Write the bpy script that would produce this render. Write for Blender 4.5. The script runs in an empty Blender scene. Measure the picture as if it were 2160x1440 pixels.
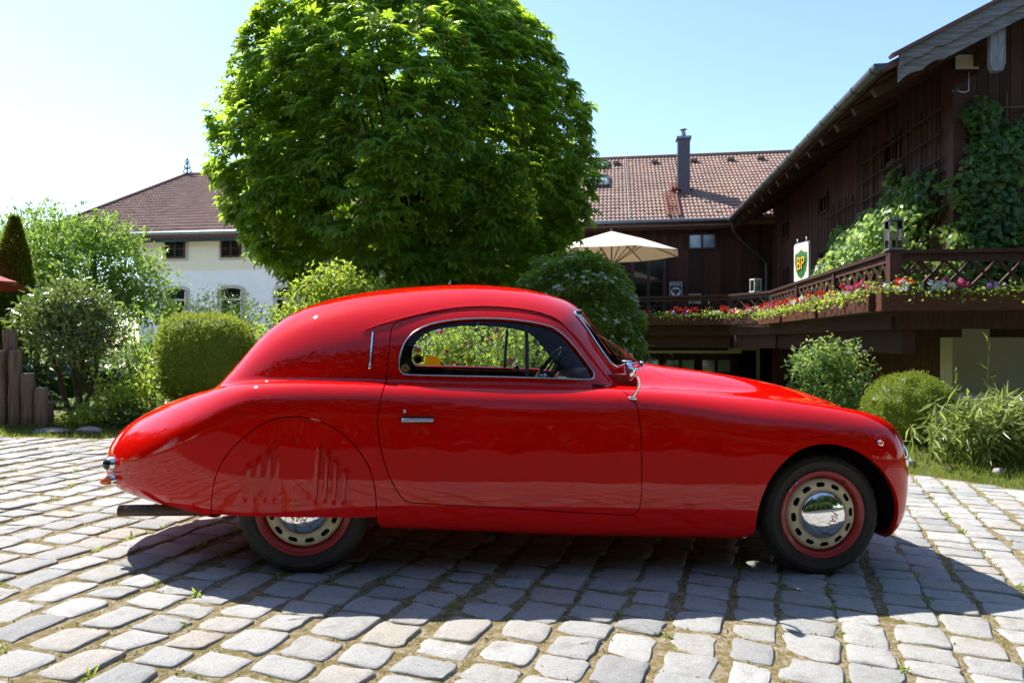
import bpy, bmesh, math, random
import numpy as np
from mathutils import Vector, Matrix, Euler, noise as mnoise

rng = np.random.default_rng(7)
random.seed(7)
SC = bpy.context.scene
COL = SC.collection

# ---------------------------------------------------------------- camera, sky, sun, exposure
cam_d = bpy.data.cameras.new('camera')
cam_d.sensor_width = 36.0
cam_d.lens = 1460.0 / 2160.0 * 36.0
cam_d.clip_start = 0.05
cam_d.clip_end = 2000.0
cam_d.dof.use_dof = True
cam_d.dof.focus_distance = 3.4
cam_d.dof.aperture_fstop = 6.3
cam = bpy.data.objects.new('camera', cam_d)
COL.objects.link(cam)
cam.location = (0, 0, 1.08)
cam.rotation_euler = (math.radians(90), 0, 0)
SC.camera = cam

SUN_DIR = Vector((-0.545, 0.49, 0.965)).normalized()          # towards the sun
world = bpy.data.worlds.new('World')
SC.world = world
world.use_nodes = True
wn = world.node_tree.nodes
wl = world.node_tree.links
bg = wn['Background']
sky = wn.new('ShaderNodeTexSky')
sky.sky_type = 'NISHITA'
sky.sun_disc = False
sky.sun_elevation = math.asin(SUN_DIR.z)
sky.sun_rotation = math.atan2(SUN_DIR.x, SUN_DIR.y)
sky.air_density = 1.0
sky.dust_density = 0.4
sky.ozone_density = 3.0
wl.new(sky.outputs[0], bg.inputs[0])
bg.inputs[1].default_value = 0.118

sun_d = bpy.data.lights.new('sun', 'SUN')
sun_d.energy = 4.4
sun_d.angle = math.radians(0.53)
sun_d.color = (1.0, 0.955, 0.885)
sun = bpy.data.objects.new('sun', sun_d)
COL.objects.link(sun)
sun.rotation_euler = SUN_DIR.to_track_quat('Z', 'Y').to_euler()
sun.location = (-20, 18, 40)

SC.view_settings.view_transform = 'Standard'
SC.view_settings.look = 'None'
SC.view_settings.exposure = 1.34
SC.view_settings.gamma = 1.0
SC.view_settings.use_curve_mapping = False
SC.render.engine = 'CYCLES'
SC.cycles.max_bounces = 5
SC.cycles.diffuse_bounces = 2
SC.cycles.glossy_bounces = 4
SC.cycles.transparent_max_bounces = 12
SC.cycles.transmission_bounces = 4
SC.cycles.use_light_tree = False
SC.cycles.use_adaptive_sampling = True
SC.cycles.adaptive_threshold = 0.02
SC.cycles.caustics_reflective = False
SC.cycles.caustics_refractive = False
SC.cycles.sample_clamp_indirect = 8.0

# ---------------------------------------------------------------- helpers: tagging
def tag(o, label=None, cat=None, group=None, kind=None):
    if label: o['label'] = label
    if cat: o['category'] = cat
    if group: o['group'] = group
    if kind: o['kind'] = kind
    return o

def empty(name, loc=(0, 0, 0), rz=0.0, label=None, cat=None, group=None, parent=None):
    o = bpy.data.objects.new(name, None)
    COL.objects.link(o)
    o.empty_display_size = 0.1
    o.location = loc
    o.rotation_euler = (0, 0, rz)
    if parent: o.parent = parent
    return tag(o, label, cat, group)

def link(name, me, parent=None, mat=None):
    o = bpy.data.objects.new(name, me)
    COL.objects.link(o)
    if parent is not None: o.parent = parent
    if mat is not None and len(me.materials) == 0: me.materials.append(mat)
    return o

def copy_tree(o, parent=None):
    c = o.copy()
    COL.objects.link(c)
    c.parent = parent
    for ch in list(o.children):
        copy_tree(ch, c)
    return c

def gz(x, y):
    """height of the sloping yard (it falls to the right, and behind to the lower garage)"""
    x = np.asarray(x, float); y = np.asarray(y, float)
    z = 0.0124 - 0.0349 * np.clip(x, -7.0, 9.0)
    d = np.clip((y - 7.5) / 9.0, 0, 1); r = np.clip((x + 1.0) / 5.0, 0, 1)
    return z - 0.75 * (d * d * (3 - 2 * d)) * (r * r * (3 - 2 * r))

# ---------------------------------------------------------------- helpers: meshes
def npmesh(name, V, F, smooth=True, normals=None, rnd=None):
    """V (n,3); F an (m,k) array or a list of tuples"""
    me = bpy.data.meshes.new(name)
    V = np.asarray(V, np.float32)
    if isinstance(F, np.ndarray):
        m, k = F.shape
        me.vertices.add(len(V)); me.vertices.foreach_set('co', V.ravel())
        me.loops.add(m * k); me.loops.foreach_set('vertex_index', F.astype(np.int32).ravel())
        me.polygons.add(m)
        me.polygons.foreach_set('loop_start', np.arange(0, m * k, k, dtype=np.int32))
        me.polygons.foreach_set('loop_total', np.full(m, k, np.int32))
        me.update(calc_edges=True)
        me.validate()
    else:
        me.from_pydata(V.tolist(), [], [tuple(int(i) for i in f) for f in F])
        me.update()
    if rnd is not None:
        a = me.attributes.new('rnd', 'FLOAT', 'POINT')
        a.data.foreach_set('value', np.asarray(rnd, np.float32))
    me.polygons.foreach_set('use_smooth', np.full(len(me.polygons), bool(smooth)))
    if normals is not None:
        me.normals_split_custom_set_from_vertices(np.asarray(normals, np.float32).tolist())
    return me

class MB:
    """collects simple solids in one mesh"""
    def __init__(self): self.V = []; self.F = []; self.n = 0
    def add(self, V, F):
        V = np.asarray(V, float).reshape(-1, 3)
        self.V.append(V)
        self.F += [tuple(i + self.n for i in f) for f in F]
        self.n += len(V)
        return self
    def box(self, c, d, R=None, taper=1.0):
        c = np.asarray(c, float); h = np.asarray(d, float) / 2
        v = np.array([(-1,-1,-1),(1,-1,-1),(1,1,-1),(-1,1,-1),(-1,-1,1),(1,-1,1),(1,1,1),(-1,1,1)], float)
        v[4:, :2] *= taper
        v = v * h
        if R is not None: v = v @ np.asarray(R, float).T
        return self.add(v + c, [(0,3,2,1),(4,5,6,7),(0,1,5,4),(1,2,6,5),(2,3,7,6),(3,0,4,7)])
    def beam(self, a, b, w, h, up=(0, 0, 1)):
        a = np.asarray(a, float); b = np.asarray(b, float); d = b - a; L = np.linalg.norm(d); d = d / L
        up = np.asarray(up, float); sd = np.cross(d, up); sd /= np.linalg.norm(sd); u2 = np.cross(sd, d)
        return self.box((a + b) / 2, (L, w, h), np.stack([d, sd, u2], 1))
    def tube(self, pts, r, k=8, caps=True):
        pts = np.asarray(pts, float); n = len(pts)
        r = np.full(n, r, float) if np.isscalar(r) else np.asarray(r, float)
        T = np.gradient(pts, axis=0); T /= np.linalg.norm(T, axis=1)[:, None] + 1e-12
        ref = np.array([0, 0, 1.0]) if abs(T[0][2]) < 0.9 else np.array([1.0, 0, 0])
        A = np.cross(T[0], ref); A /= np.linalg.norm(A)
        V = []
        for i in range(n):
            A = A - T[i] * (A @ T[i]); A /= np.linalg.norm(A) + 1e-12
            B = np.cross(T[i], A)
            th = np.arange(k) * 2 * math.pi / k
            V.append(pts[i] + r[i] * (np.cos(th)[:, None] * A + np.sin(th)[:, None] * B))
        V = np.concatenate(V)
        F = [(i*k + j, i*k + (j+1) % k, (i+1)*k + (j+1) % k, (i+1)*k + j) for i in range(n-1) for j in range(k)]
        if caps:
            F.append(tuple(range(k))[::-1]); F.append(tuple((n-1)*k + j for j in range(k)))
        return self.add(V, F)
    def lathe(self, prof, axis_o=(0,0,0), ax='z', k=32):
        """prof: list of (r, h); h along the axis"""
        th = np.arange(k) * 2 * math.pi / k
        V = []
        for r, h in prof:
            c, s = r * np.cos(th), r * np.sin(th); hh = np.full(k, h)
            if ax == 'z': V.append(np.stack([c, s, hh], 1))
            elif ax == 'y': V.append(np.stack([c, hh, s], 1))
            else: V.append(np.stack([hh, c, s], 1))
        V = np.concatenate(V) + np.asarray(axis_o, float)
        n = len(prof)
        F = [(i*k + j, i*k + (j+1) % k, (i+1)*k + (j+1) % k, (i+1)*k + j) for i in range(n-1) for j in range(k)]
        if ax == 'y': F = [f[::-1] for f in F]
        return self.add(V, F)
    def prism(self, poly, o, ux, uy, depth):
        """extrude polygon (list of 2D) from o along ux/uy; depth vector"""
        poly = np.asarray(poly, float); o = np.asarray(o, float); ux = np.asarray(ux, float); uy = np.asarray(uy, float)
        a = o + poly[:, :1] * ux + poly[:, 1:2] * uy; b = a + np.asarray(depth, float); n = len(poly)
        return self.add(np.concatenate([a, b]), [tuple(range(n)), tuple(range(2*n-1, n-1, -1))] + [(i, i+n, (i+1) % n + n, (i+1) % n) for i in range(n)])
    def mesh(self, name, smooth=False):
        return npmesh(name, np.concatenate(self.V), self.F, smooth)
    def build(self, name, mat, parent=None, smooth=False, bevel=0.0, seg=2, auto=None):
        me = self.mesh(name, smooth)
        o = link(name, me, parent, mat)
        fix_normals(me)
        if bevel:
            m = o.modifiers.new('bevel', 'BEVEL'); m.width = bevel; m.segments = seg; m.limit_method = 'ANGLE'; m.angle_limit = math.radians(40)
        if auto is not None: me.set_sharp_from_angle(angle=math.radians(auto))
        return o

def fix_normals(me):
    bm = bmesh.new(); bm.from_mesh(me)
    bmesh.ops.recalc_face_normals(bm, faces=bm.faces)
    bm.to_mesh(me); bm.free()

def text_mesh(txt, size, depth, name):
    cu = bpy.data.curves.new(name, 'FONT')
    cu.body = txt; cu.size = size; cu.extrude = depth / 2; cu.align_x = 'CENTER'; cu.align_y = 'CENTER'
    cu.resolution_u = 3
    ob = bpy.data.objects.new(name, cu); COL.objects.link(ob)
    dg = bpy.context.evaluated_depsgraph_get()
    me = bpy.data.meshes.new_from_object(ob.evaluated_get(dg))
    bpy.data.objects.remove(ob); bpy.data.curves.remove(cu)
    me.name = name
    return me

# ---------------------------------------------------------------- helpers: materials
M = {}
def new_mat(name):
    m = bpy.data.materials.new(name); m.use_nodes = True
    nt = m.node_tree
    return m, nt, nt.nodes['Principled BSDF']

def mix_rgb(nt, fac, a, b, mode='MIX'):
    n = nt.nodes.new('ShaderNodeMix'); n.data_type = 'RGBA'; n.blend_type = mode
    def put(i, v):
        if isinstance(v, (tuple, list)): n.inputs[i].default_value = (*v[:3], 1.0)
        elif isinstance(v, (int, float)): n.inputs[i].default_value = v
        else: nt.links.new(v, n.inputs[i])
    put(0, fac); put(6, a); put(7, b)
    return n.outputs[2]

def noise_tex(nt, scale, detail=4.0, rough=0.6, coord='Object', vec_scale=None, dist=0.0):
    tc = nt.nodes.new('ShaderNodeTexCoord')
    n = nt.nodes.new('ShaderNodeTexNoise')
    n.inputs['Scale'].default_value = scale; n.inputs['Detail'].default_value = detail; n.inputs['Roughness'].default_value = rough
    n.inputs['Distortion'].default_value = dist
    if vec_scale is not None:
        mp = nt.nodes.new('ShaderNodeMapping'); mp.inputs['Scale'].default_value = vec_scale
        nt.links.new(tc.outputs[coord], mp.inputs[0]); nt.links.new(mp.outputs[0], n.inputs['Vector'])
    else:
        nt.links.new(tc.outputs[coord], n.inputs['Vector'])
    return n.outputs['Fac']

def ramp(nt, fac, stops):
    r = nt.nodes.new('ShaderNodeValToRGB'); cr = r.color_ramp
    while len(cr.elements) < len(stops): cr.elements.new(0.5)
    for e, (p, c) in zip(cr.elements, stops):
        e.position = p; e.color = (*c, 1.0) if len(c) == 3 else c
    nt.links.new(fac, r.inputs[0])
    return r.outputs[0]

def bump(nt, bs, height, strength=0.3, dist=0.01):
    b = nt.nodes.new('ShaderNodeBump'); b.inputs['Strength'].default_value = strength; b.inputs['Distance'].default_value = dist
    nt.links.new(height, b.inputs['Height']); nt.links.new(b.outputs[0], bs.inputs['Normal'])
    return b

def plain(name, col, rough=0.5, metal=0.0, var=0.0, scale=6.0, col2=None, bmp=0.0, bscale=60.0, coat=0.0, vs=None, spec=0.5, objvar=0.0, bdist=0.004):
    m, nt, bs = new_mat(name)
    bs.inputs['Roughness'].default_value = rough; bs.inputs['Metallic'].default_value = metal
    bs.inputs['Coat Weight'].default_value = coat; bs.inputs['Coat Roughness'].default_value = 0.05
    bs.inputs['Specular IOR Level'].default_value = spec
    bs.inputs['Base Color'].default_value = (*col, 1)
    c = None
    if var > 0 or col2 is not None:
        f = noise_tex(nt, scale, 5, 0.65, vec_scale=vs)
        c2 = col2 if col2 is not None else tuple(v * (1 - var) for v in col)
        c = ramp(nt, f, [(0.32, c2), (0.68, col)])
    if objvar > 0:
        oi = nt.nodes.new('ShaderNodeObjectInfo')
        mr = nt.nodes.new('ShaderNodeMapRange'); mr.inputs[3].default_value = 1 - objvar; mr.inputs[4].default_value = 1 + objvar
        nt.links.new(oi.outputs['Random'], mr.inputs[0])
        hs = nt.nodes.new('ShaderNodeHueSaturation'); nt.links.new(mr.outputs[0], hs.inputs['Value'])
        if c is None: hs.inputs['Color'].default_value = (*col, 1)
        else: nt.links.new(c, hs.inputs['Color'])
        c = hs.outputs[0]
    if c is not None: nt.links.new(c, bs.inputs['Base Color'])
    if bmp > 0:
        bump(nt, bs, noise_tex(nt, bscale, 4, 0.6, vec_scale=vs), bmp, bdist)
    M[name] = m
    return m

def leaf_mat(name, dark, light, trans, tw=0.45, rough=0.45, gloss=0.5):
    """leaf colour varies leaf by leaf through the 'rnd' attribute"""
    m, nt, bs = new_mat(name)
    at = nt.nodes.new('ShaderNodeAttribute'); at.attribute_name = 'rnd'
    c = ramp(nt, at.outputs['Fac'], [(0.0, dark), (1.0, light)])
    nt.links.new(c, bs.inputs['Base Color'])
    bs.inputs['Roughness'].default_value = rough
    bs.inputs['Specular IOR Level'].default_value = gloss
    tr = nt.nodes.new('ShaderNodeBsdfTranslucent')
    ct = mix_rgb(nt, at.outputs['Fac'], tuple(v * 0.75 for v in trans), trans)
    nt.links.new(ct, tr.inputs[0])
    mx = nt.nodes.new('ShaderNodeMixShader'); mx.inputs[0].default_value = tw
    nt.links.new(bs.outputs[0], mx.inputs[1]); nt.links.new(tr.outputs[0], mx.inputs[2])
    nt.links.new(mx.outputs[0], nt.nodes['Material Output'].inputs[0])
    M[name] = m
    return m

def glass_mat(name, tint=(0.95, 0.97, 0.96), rough=0.0, refl=1.0):
    """thin pane: fresnel mirror over clear transmission"""
    m, nt, bs = new_mat(name)
    nt.nodes.remove(bs)
    tr = nt.nodes.new('ShaderNodeBsdfTransparent'); tr.inputs[0].default_value = (*tint, 1)
    gl = nt.nodes.new('ShaderNodeBsdfGlossy'); gl.inputs['Roughness'].default_value = rough
    fr = nt.nodes.new('ShaderNodeFresnel'); fr.inputs[0].default_value = 1.5
    mm = nt.nodes.new('ShaderNodeMath'); mm.operation = 'MULTIPLY'; mm.inputs[1].default_value = refl
    nt.links.new(fr.outputs[0], mm.inputs[0])
    mx = nt.nodes.new('ShaderNodeMixShader')
    nt.links.new(mm.outputs[0], mx.inputs[0]); nt.links.new(tr.outputs[0], mx.inputs[1]); nt.links.new(gl.outputs[0], mx.inputs[2])
    nt.links.new(mx.outputs[0], nt.nodes['Material Output'].inputs[0])
    M[name] = m
    return m

def pchip(xs, ys, x):
    xs = np.asarray(xs, float); ys = np.asarray(ys, float)
    h = np.diff(xs); d = np.diff(ys) / h; n = len(xs)
    m = np.zeros(n)
    for i in range(1, n - 1):
        if d[i-1] * d[i] > 0:
            w1 = 2*h[i] + h[i-1]; w2 = h[i] + 2*h[i-1]
            m[i] = (w1 + w2) / (w1 / d[i-1] + w2 / d[i])
    m[0] = d[0]; m[-1] = d[-1]
    i = np.clip(np.searchsorted(xs, x) - 1, 0, n - 2)
    t = np.clip((x - xs[i]) / h[i], 0, 1)
    return (ys[i]*(2*t**3 - 3*t**2 + 1) + h[i]*m[i]*(t**3 - 2*t**2 + t) + ys[i+1]*(3*t**2 - 2*t**3) + h[i]*m[i+1]*(t**3 - t**2))

def smoothstep(a, b, x):
    t = np.clip((x - a) / (b - a), 0, 1)
    return t * t * (3 - 2 * t)

def spline_closed(pts, n=160):
    """Catmull-Rom through closed points, even spacing"""
    P = np.asarray(pts, float); k = len(P); out = []
    for i in range(k):
        p0, p1, p2, p3 = P[i-1], P[i], P[(i+1) % k], P[(i+2) % k]
        for t in np.linspace(0, 1, 12, endpoint=False):
            out.append(0.5 * ((2*p1) + (-p0+p2)*t + (2*p0-5*p1+4*p2-p3)*t*t + (-p0+3*p1-3*p2+p3)*t**3))
    out = np.array(out); out = np.vstack([out, out[:1]])
    L = np.r_[0, np.cumsum(np.linalg.norm(np.diff(out, axis=0), axis=1))]
    q = np.linspace(0, L[-1], n, endpoint=False)
    return np.stack([np.interp(q, L, out[:, j]) for j in range(P.shape[1])], 1)

def spline_open(pts, n=60):
    P = np.asarray(pts, float)
    P = np.vstack([2*P[0]-P[1], P, 2*P[-1]-P[-2]]); out = []
    for i in range(1, len(P) - 2):
        p0, p1, p2, p3 = P[i-1], P[i], P[i+1], P[i+2]
        for t in np.linspace(0, 1, 14, endpoint=False):
            out.append(0.5 * ((2*p1) + (-p0+p2)*t + (2*p0-5*p1+4*p2-p3)*t*t + (-p0+3*p1-3*p2+p3)*t**3))
    out.append(P[-2]); out = np.array(out)
    L = np.r_[0, np.cumsum(np.linalg.norm(np.diff(out, axis=0), axis=1))]
    q = np.linspace(0, L[-1], n)
    return np.stack([np.interp(q, L, out[:, j]) for j in range(P.shape[1])], 1)

def poly_sdf(px, py, poly):
    """signed distance (negative inside) of points to a closed polygon"""
    px = np.asarray(px, float); py = np.asarray(py, float)
    best = np.full(px.shape, 1e9); ins = np.zeros(px.shape, bool)
    n = len(poly)
    for i in range(n):
        ax, ay = poly[i]; bx, by = poly[(i+1) % n]
        ex, ey = bx-ax, by-ay
        t = np.clip(((px-ax)*ex + (py-ay)*ey) / (ex*ex + ey*ey + 1e-18), 0, 1)
        d = (px-ax-t*ex)**2 + (py-ay-t*ey)**2
        best = np.minimum(best, d)
        c = ((ay > py) != (by > py)) & (px < ex*(py-ay)/(ey + 1e-18) + ax)
        ins ^= c
    d = np.sqrt(best)
    return np.where(ins, -d, d)
# ================================================================ ground
def ground_mat(name, c1, c2, c3, s1=0.6, s2=9.0, bmp=0.5):
    m, nt, bs = new_mat(name)
    a = ramp(nt, noise_tex(nt, s1, 6, 0.6), [(0.35, c1), (0.65, c2)])
    c = mix_rgb(nt, ramp(nt, noise_tex(nt, s2, 6, 0.7), [(0.45, (0, 0, 0)), (0.62, (1, 1, 1))]), a, c3)
    nt.links.new(c, bs.inputs['Base Color']); bs.inputs['Roughness'].default_value = 0.95; bs.inputs['Specular IOR Level'].default_value = 0.2
    bump(nt, bs, noise_tex(nt, s2 * 4, 6, 0.7), bmp, 0.02); M[name] = m
ground_mat('garden_soil', (0.075, 0.11, 0.022), (0.12, 0.15, 0.035), (0.09, 0.075, 0.04))
ground_mat('joint_fill', (0.27, 0.20, 0.085), (0.20, 0.165, 0.05), (0.42, 0.35, 0.25), 1.7, 30.0, 1.0)

def yard_edge(x):
    """depth at which the cobbles end"""
    return np.interp(x, [-14, -8, -4.5, -3.2, -1, 2, 3.2, 3.6, 4.2, 5.2, 7, 10], [6.15, 6.40, 6.60, 6.85, 7.6, 7.6, 6.7, 6.25, 5.70, 5.15, 4.6, 4.2])

gx = np.concatenate([np.linspace(-260, -16, 14), np.linspace(-14, 14, 57), np.linspace(16, 260, 14)])
gy = np.concatenate([np.linspace(-260, -16, 14), np.linspace(-14, 34, 97), np.linspace(37, 260, 14)])
X, Y = np.meshgrid(gx, gy, indexing='ij'); Z = gz(X, Y) - 0.03
bank = smoothstep(0.0, 1.6, Y - yard_edge(X)) * smoothstep(3.0, 4.2, X) * (1 - smoothstep(8.2, 9.6, Y)) * (1 - smoothstep(9.0, 12.0, X))
Z = Z + 0.10 * bank + 0.05 * smoothstep(0.0, 0.6, Y - yard_edge(X)) * (Y < 9)
def garden_z(x, y):
    x = np.asarray(x, float); y = np.asarray(y, float)
    bk = smoothstep(0.0, 1.6, y - yard_edge(x)) * smoothstep(3.0, 4.2, x) * (1 - smoothstep(8.2, 9.6, y)) * (1 - smoothstep(9.0, 12.0, x))
    return gz(x, y) - 0.03 + 0.10 * bk + 0.05 * smoothstep(0.0, 0.6, y - yard_edge(x)) * (y < 9)
i, j = np.meshgrid(np.arange(len(gx)-1), np.arange(len(gy)-1), indexing='ij'); n = len(gy)
Q = np.stack([i*n+j, (i+1)*n+j, (i+1)*n+j+1, i*n+j+1], -1).reshape(-1, 4)
o = link('ground', npmesh('ground', np.stack([X, Y, Z], -1).reshape(-1, 3), Q, True), None, M['garden_soil'])
tag(o, 'garden soil and grass around the cobbled yard', kind='structure')

# ---- courtyard: a bed of sand and moss that carries the setts
xs = np.linspace(-13, 10, 240); tv = np.linspace(0, 1, 90)
XX, TT = np.meshgrid(xs, tv, indexing='ij')
YY = 0.75 + TT * (yard_edge(XX) - 0.75)
YY = YY + (TT > 0.99) * 0.05 * np.sin(XX * 5.3)
ZZ = gz(XX, YY) - 0.0040 + 0.0012 * np.sin(XX*7.1 + YY*3.3)
i, j = np.meshgrid(np.arange(239), np.arange(89), indexing='ij'); n = 90
Q = np.stack([i*n+j, (i+1)*n+j, (i+1)*n+j+1, i*n+j+1], -1).reshape(-1, 4)
ZZ = ZZ + 0.0012*np.sin(XX*41 + 3*np.sin(YY*17)) * np.sin(YY*37 + 2*np.sin(XX*23))
yard = link('courtyard', npmesh('courtyard', np.stack([XX, YY, ZZ], -1).reshape(-1, 3), Q, True), None, M['joint_fill'])
tag(yard, 'cobbled courtyard of worn grey granite setts with mossy joints', kind='structure')

def noise_pos(nt, scale, detail, rough):
    g = nt.nodes.new('ShaderNodeNewGeometry'); n = nt.nodes.new('ShaderNodeTexNoise')
    n.inputs['Scale'].default_value = scale; n.inputs['Detail'].default_value = detail; n.inputs['Roughness'].default_value = rough
    nt.links.new(g.outputs['Position'], n.inputs['Vector']); return n.outputs['Fac']
def sett_mat():
    m, nt, bs = new_mat('granite_sett')
    at = nt.nodes.new('ShaderNodeAttribute'); at.attribute_name = 'rnd'
    oi = nt.nodes.new('ShaderNodeObjectInfo')
    ad = nt.nodes.new('ShaderNodeMath'); ad.operation = 'ADD'; nt.links.new(at.outputs['Fac'], ad.inputs[0]); nt.links.new(oi.outputs['Random'], ad.inputs[1])
    fr = nt.nodes.new('ShaderNodeMath'); fr.operation = 'FRACT'; nt.links.new(ad.outputs[0], fr.inputs[0])
    base = ramp(nt, fr.outputs[0], [(0.0, (0.37, 0.37, 0.36)), (0.18, (0.45, 0.445, 0.43)), (0.36, (0.40, 0.39, 0.365)), (0.52, (0.49, 0.485, 0.47)), (0.70, (0.30, 0.303, 0.303)), (0.82, (0.43, 0.425, 0.41)), (0.96, (0.43, 0.385, 0.335)), (1.0, (0.41, 0.405, 0.39))])
    fine = noise_pos(nt, 230, 3, 0.7); mid = noise_pos(nt, 13, 5, 0.65); grain = noise_pos(nt, 75, 5, 0.75)
    c = mix_rgb(nt, 0.6, base, ramp(nt, fine, [(0.30, (0.16, 0.16, 0.16)), (0.52, (0.50, 0.495, 0.48)), (0.75, (0.70, 0.69, 0.67))]), 'OVERLAY')
    c = mix_rgb(nt, ramp(nt, grain, [(0.55, (0, 0, 0)), (0.72, (0.65, 0.65, 0.65))]), c, (0.20, 0.19, 0.165))
    c = mix_rgb(nt, ramp(nt, mid, [(0.50, (0, 0, 0)), (0.75, (0.65, 0.65, 0.65))]), c, (0.24, 0.22, 0.185))
    nt.links.new(c, bs.inputs['Base Color'])
    bs.inputs['Roughness'].default_value = 0.78; bs.inputs['Specular IOR Level'].default_value = 0.35
    mx = nt.nodes.new('ShaderNodeMath'); mx.operation = 'ADD'
    n2 = noise_pos(nt, 26, 8, 0.74)
    nt.links.new(n2, mx.inputs[0]); nt.links.new(fine, mx.inputs[1])
    bump(nt, bs, mx.outputs[0], 0.85, 0.010)
    M['granite_sett'] = m
sett_mat()

def sett_shape(rg):
    """worn sett in a unit footprint (-.5 to .5): rounded rectangle outline, rings and a nearly flat worn top"""
    pts = []
    rc = rg.uniform(0.10, 0.17, 4)
    for q, (cx_, cy_) in enumerate(((1, 1), (-1, 1), (-1, -1), (1, -1))):
        r = rc[q]
        for a in (8, 45, 82):
            t = math.radians(a + 90*q); pts.append((cx_*(0.5 - r) + r*math.cos(t), cy_*(0.5 - r) + r*math.sin(t)))
        nx, ny = (((-1, 1), (-1, -1), (1, -1), (1, 1))[q]); e0 = np.array(pts[-1])
        r2 = rc[(q + 1) % 4]; t2 = math.radians(8 + 90*(q + 1)); e1 = np.array((nx*(0.5 - r2) + r2*math.cos(t2), ny*(0.5 - r2) + r2*math.sin(t2)))
        for f_ in (0.33, 0.67): pts.append(tuple(e0 + (e1 - e0)*f_))
    o = np.array(pts); k = len(o)
    c = rg.normal(0, 0.050, (4, 2))
    w = np.stack([(0.5-o[:, 0])*(0.5-o[:, 1]), (0.5+o[:, 0])*(0.5-o[:, 1]), (0.5+o[:, 0])*(0.5+o[:, 1]), (0.5-o[:, 0])*(0.5+o[:, 1])], 1)
    o = o + w @ c + rg.normal(0, 0.017, o.shape)
    ch = rg.integers(k); o[ch] *= rg.uniform(0.90, 0.97)
    th = np.arctan2(o[:, 1], o[:, 0]); tilt = rg.uniform(-0.003, 0.003, 2)
    und = lambda m: 0.0013*np.sin(3*th + rg.uniform(0, 6)) + rg.normal(0, 0.0008, k) + m*o @ tilt
    V = [np.c_[o*1.015, np.full(k, -0.040)], np.c_[o, np.full(k, -0.0075) + rg.normal(0, 0.0016, k)], np.c_[o*0.972, -0.0010 + und(1)], np.c_[o*0.91, 0.0018 + und(1)], np.c_[o*0.62, 0.0036 + und(.7)], np.c_[o*0.28, 0.0042 + und(.4)], [[0, 0, 0.0042]]]
    V = np.concatenate(V)
    F = [(a*k+b_, a*k+(b_+1) % k, (a+1)*k+(b_+1) % k, (a+1)*k+b_) for a in range(5) for b_ in range(k)] + [(5*k+b_, 5*k+(b_+1) % k, 6*k) for b_ in range(k)]
    return V, F
rs = np.random.default_rng(11)
SHAPES = [sett_shape(rs) for _ in range(18)]
A_ = np.array([0.386, 0.9225]); B_ = np.array([0.9225, -0.386])
setts = []
# rows run away to the right; they fan a little, from 15 degrees on the left to 22.5 on the right
def row_ang(x): return math.radians(float(np.interp(x, [-5, -2.0, 1.5, 6], [14.0, 15.5, 22.0, 23.5])))
x0 = -9.0; Y0 = 2.4
while x0 < 7.0:
    th0 = row_ang(x0); pitch = rs.uniform(0.182, 0.222); x1 = x0 + pitch/math.cos(th0); th1 = row_ang(x1)
    gap = rs.uniform(0.018, 0.033); wob = rs.uniform(0, 6); thm = (th0 + th1)/2
    t = -1.9 + rs.uniform(0, 0.2)
    while t < 5.6:
        ln = rs.choice([rs.uniform(0.115, 0.145), rs.uniform(0.145, 0.185), rs.uniform(0.185, 0.225)], p=[0.36, 0.44, 0.20])
        g = rs.uniform(0.010, 0.022); tm_ = t + ln/2
        pa_ = np.array([x0 + math.sin(th0)*tm_, Y0 + math.cos(th0)*tm_]); pb_ = np.array([x1 + math.sin(th1)*tm_, Y0 + math.cos(th1)*tm_])
        p = (pa_ + pb_)/2 + np.array([0.010*math.sin(t*1.3 + wob), 0]); loc_w = (x1 - x0 + tm_*(math.sin(th1) - math.sin(th0)))*math.cos(thm)
        if -6.6 < p[0] < 7.2 and 0.85 < p[1] < float(yard_edge(p[0])) - 0.06:
            setts.append((p[0], p[1], ln + rs.normal(0, 0.003), loc_w - gap + rs.normal(0, 0.005), rs.normal(0, 0.03) + (math.pi/2 - thm), rs.normal(0, 0.0020), rs.normal(0, 0.011), rs.normal(0, 0.011), int(rs.integers(18)), float(rs.random()), int(rs.integers(2))))
        t += ln + g
    x0 = x1
setts = np.array(setts)
base_ang = 0.0
px = 1080 + 1460*setts[:, 0]/np.maximum(setts[:, 1], 0.1); py = 720 + 1460*(1.08 - gz(setts[:, 0], setts[:, 1]))/np.maximum(setts[:, 1], 0.1)
seen = (setts[:, 1] > 1.5) & (px > -60) & (px < 2220) & (py < 1500) & ~((px > 420) & (px < 1850) & (py < 1190))
area = setts[:, 2]*setts[:, 3]/np.maximum(setts[:, 1], 0.5)**3 * seen
order = np.argsort(-area)
indiv = set(order[:300].tolist())
sett_me = []
for V, F in SHAPES:
    me = npmesh('sett', V, F, True, rnd=np.zeros(len(V))); fix_normals(me); me.materials.append(M['granite_sett']); sett_me.append(me)
bigV, bigF, bigR, nb = [], [], [], 0
for k, st in enumerate(setts):
    x, y, ln, w, da, dz, tx, ty, sh, rd, fl = st
    z = float(gz(x, y)) + dz
    e = Euler((tx, ty + 0.0349*0, base_ang + da + (math.pi if fl else 0)))
    if k in indiv:
        o = link('cobble', sett_me[int(sh)], yard)
        o.location = (x, y, z); o.rotation_euler = e; o.scale = (ln, w, 1.0)
    else:
        V, F = SHAPES[int(sh)]
        R = np.array(e.to_matrix())
        bigV.append((V * np.array([ln, w, 1.0])) @ R.T + np.array([x, y, z])); bigF += [tuple(i + nb for i in f) for f in F]; bigR.append(np.full(len(V), rd)); nb += len(V)
me = npmesh('cobbles', np.concatenate(bigV), bigF, True, rnd=np.concatenate(bigR)); fix_normals(me)
o = link('cobbles', me, yard, M['granite_sett']); tag(o, 'remaining granite setts of the yard', kind='stuff')

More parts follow.
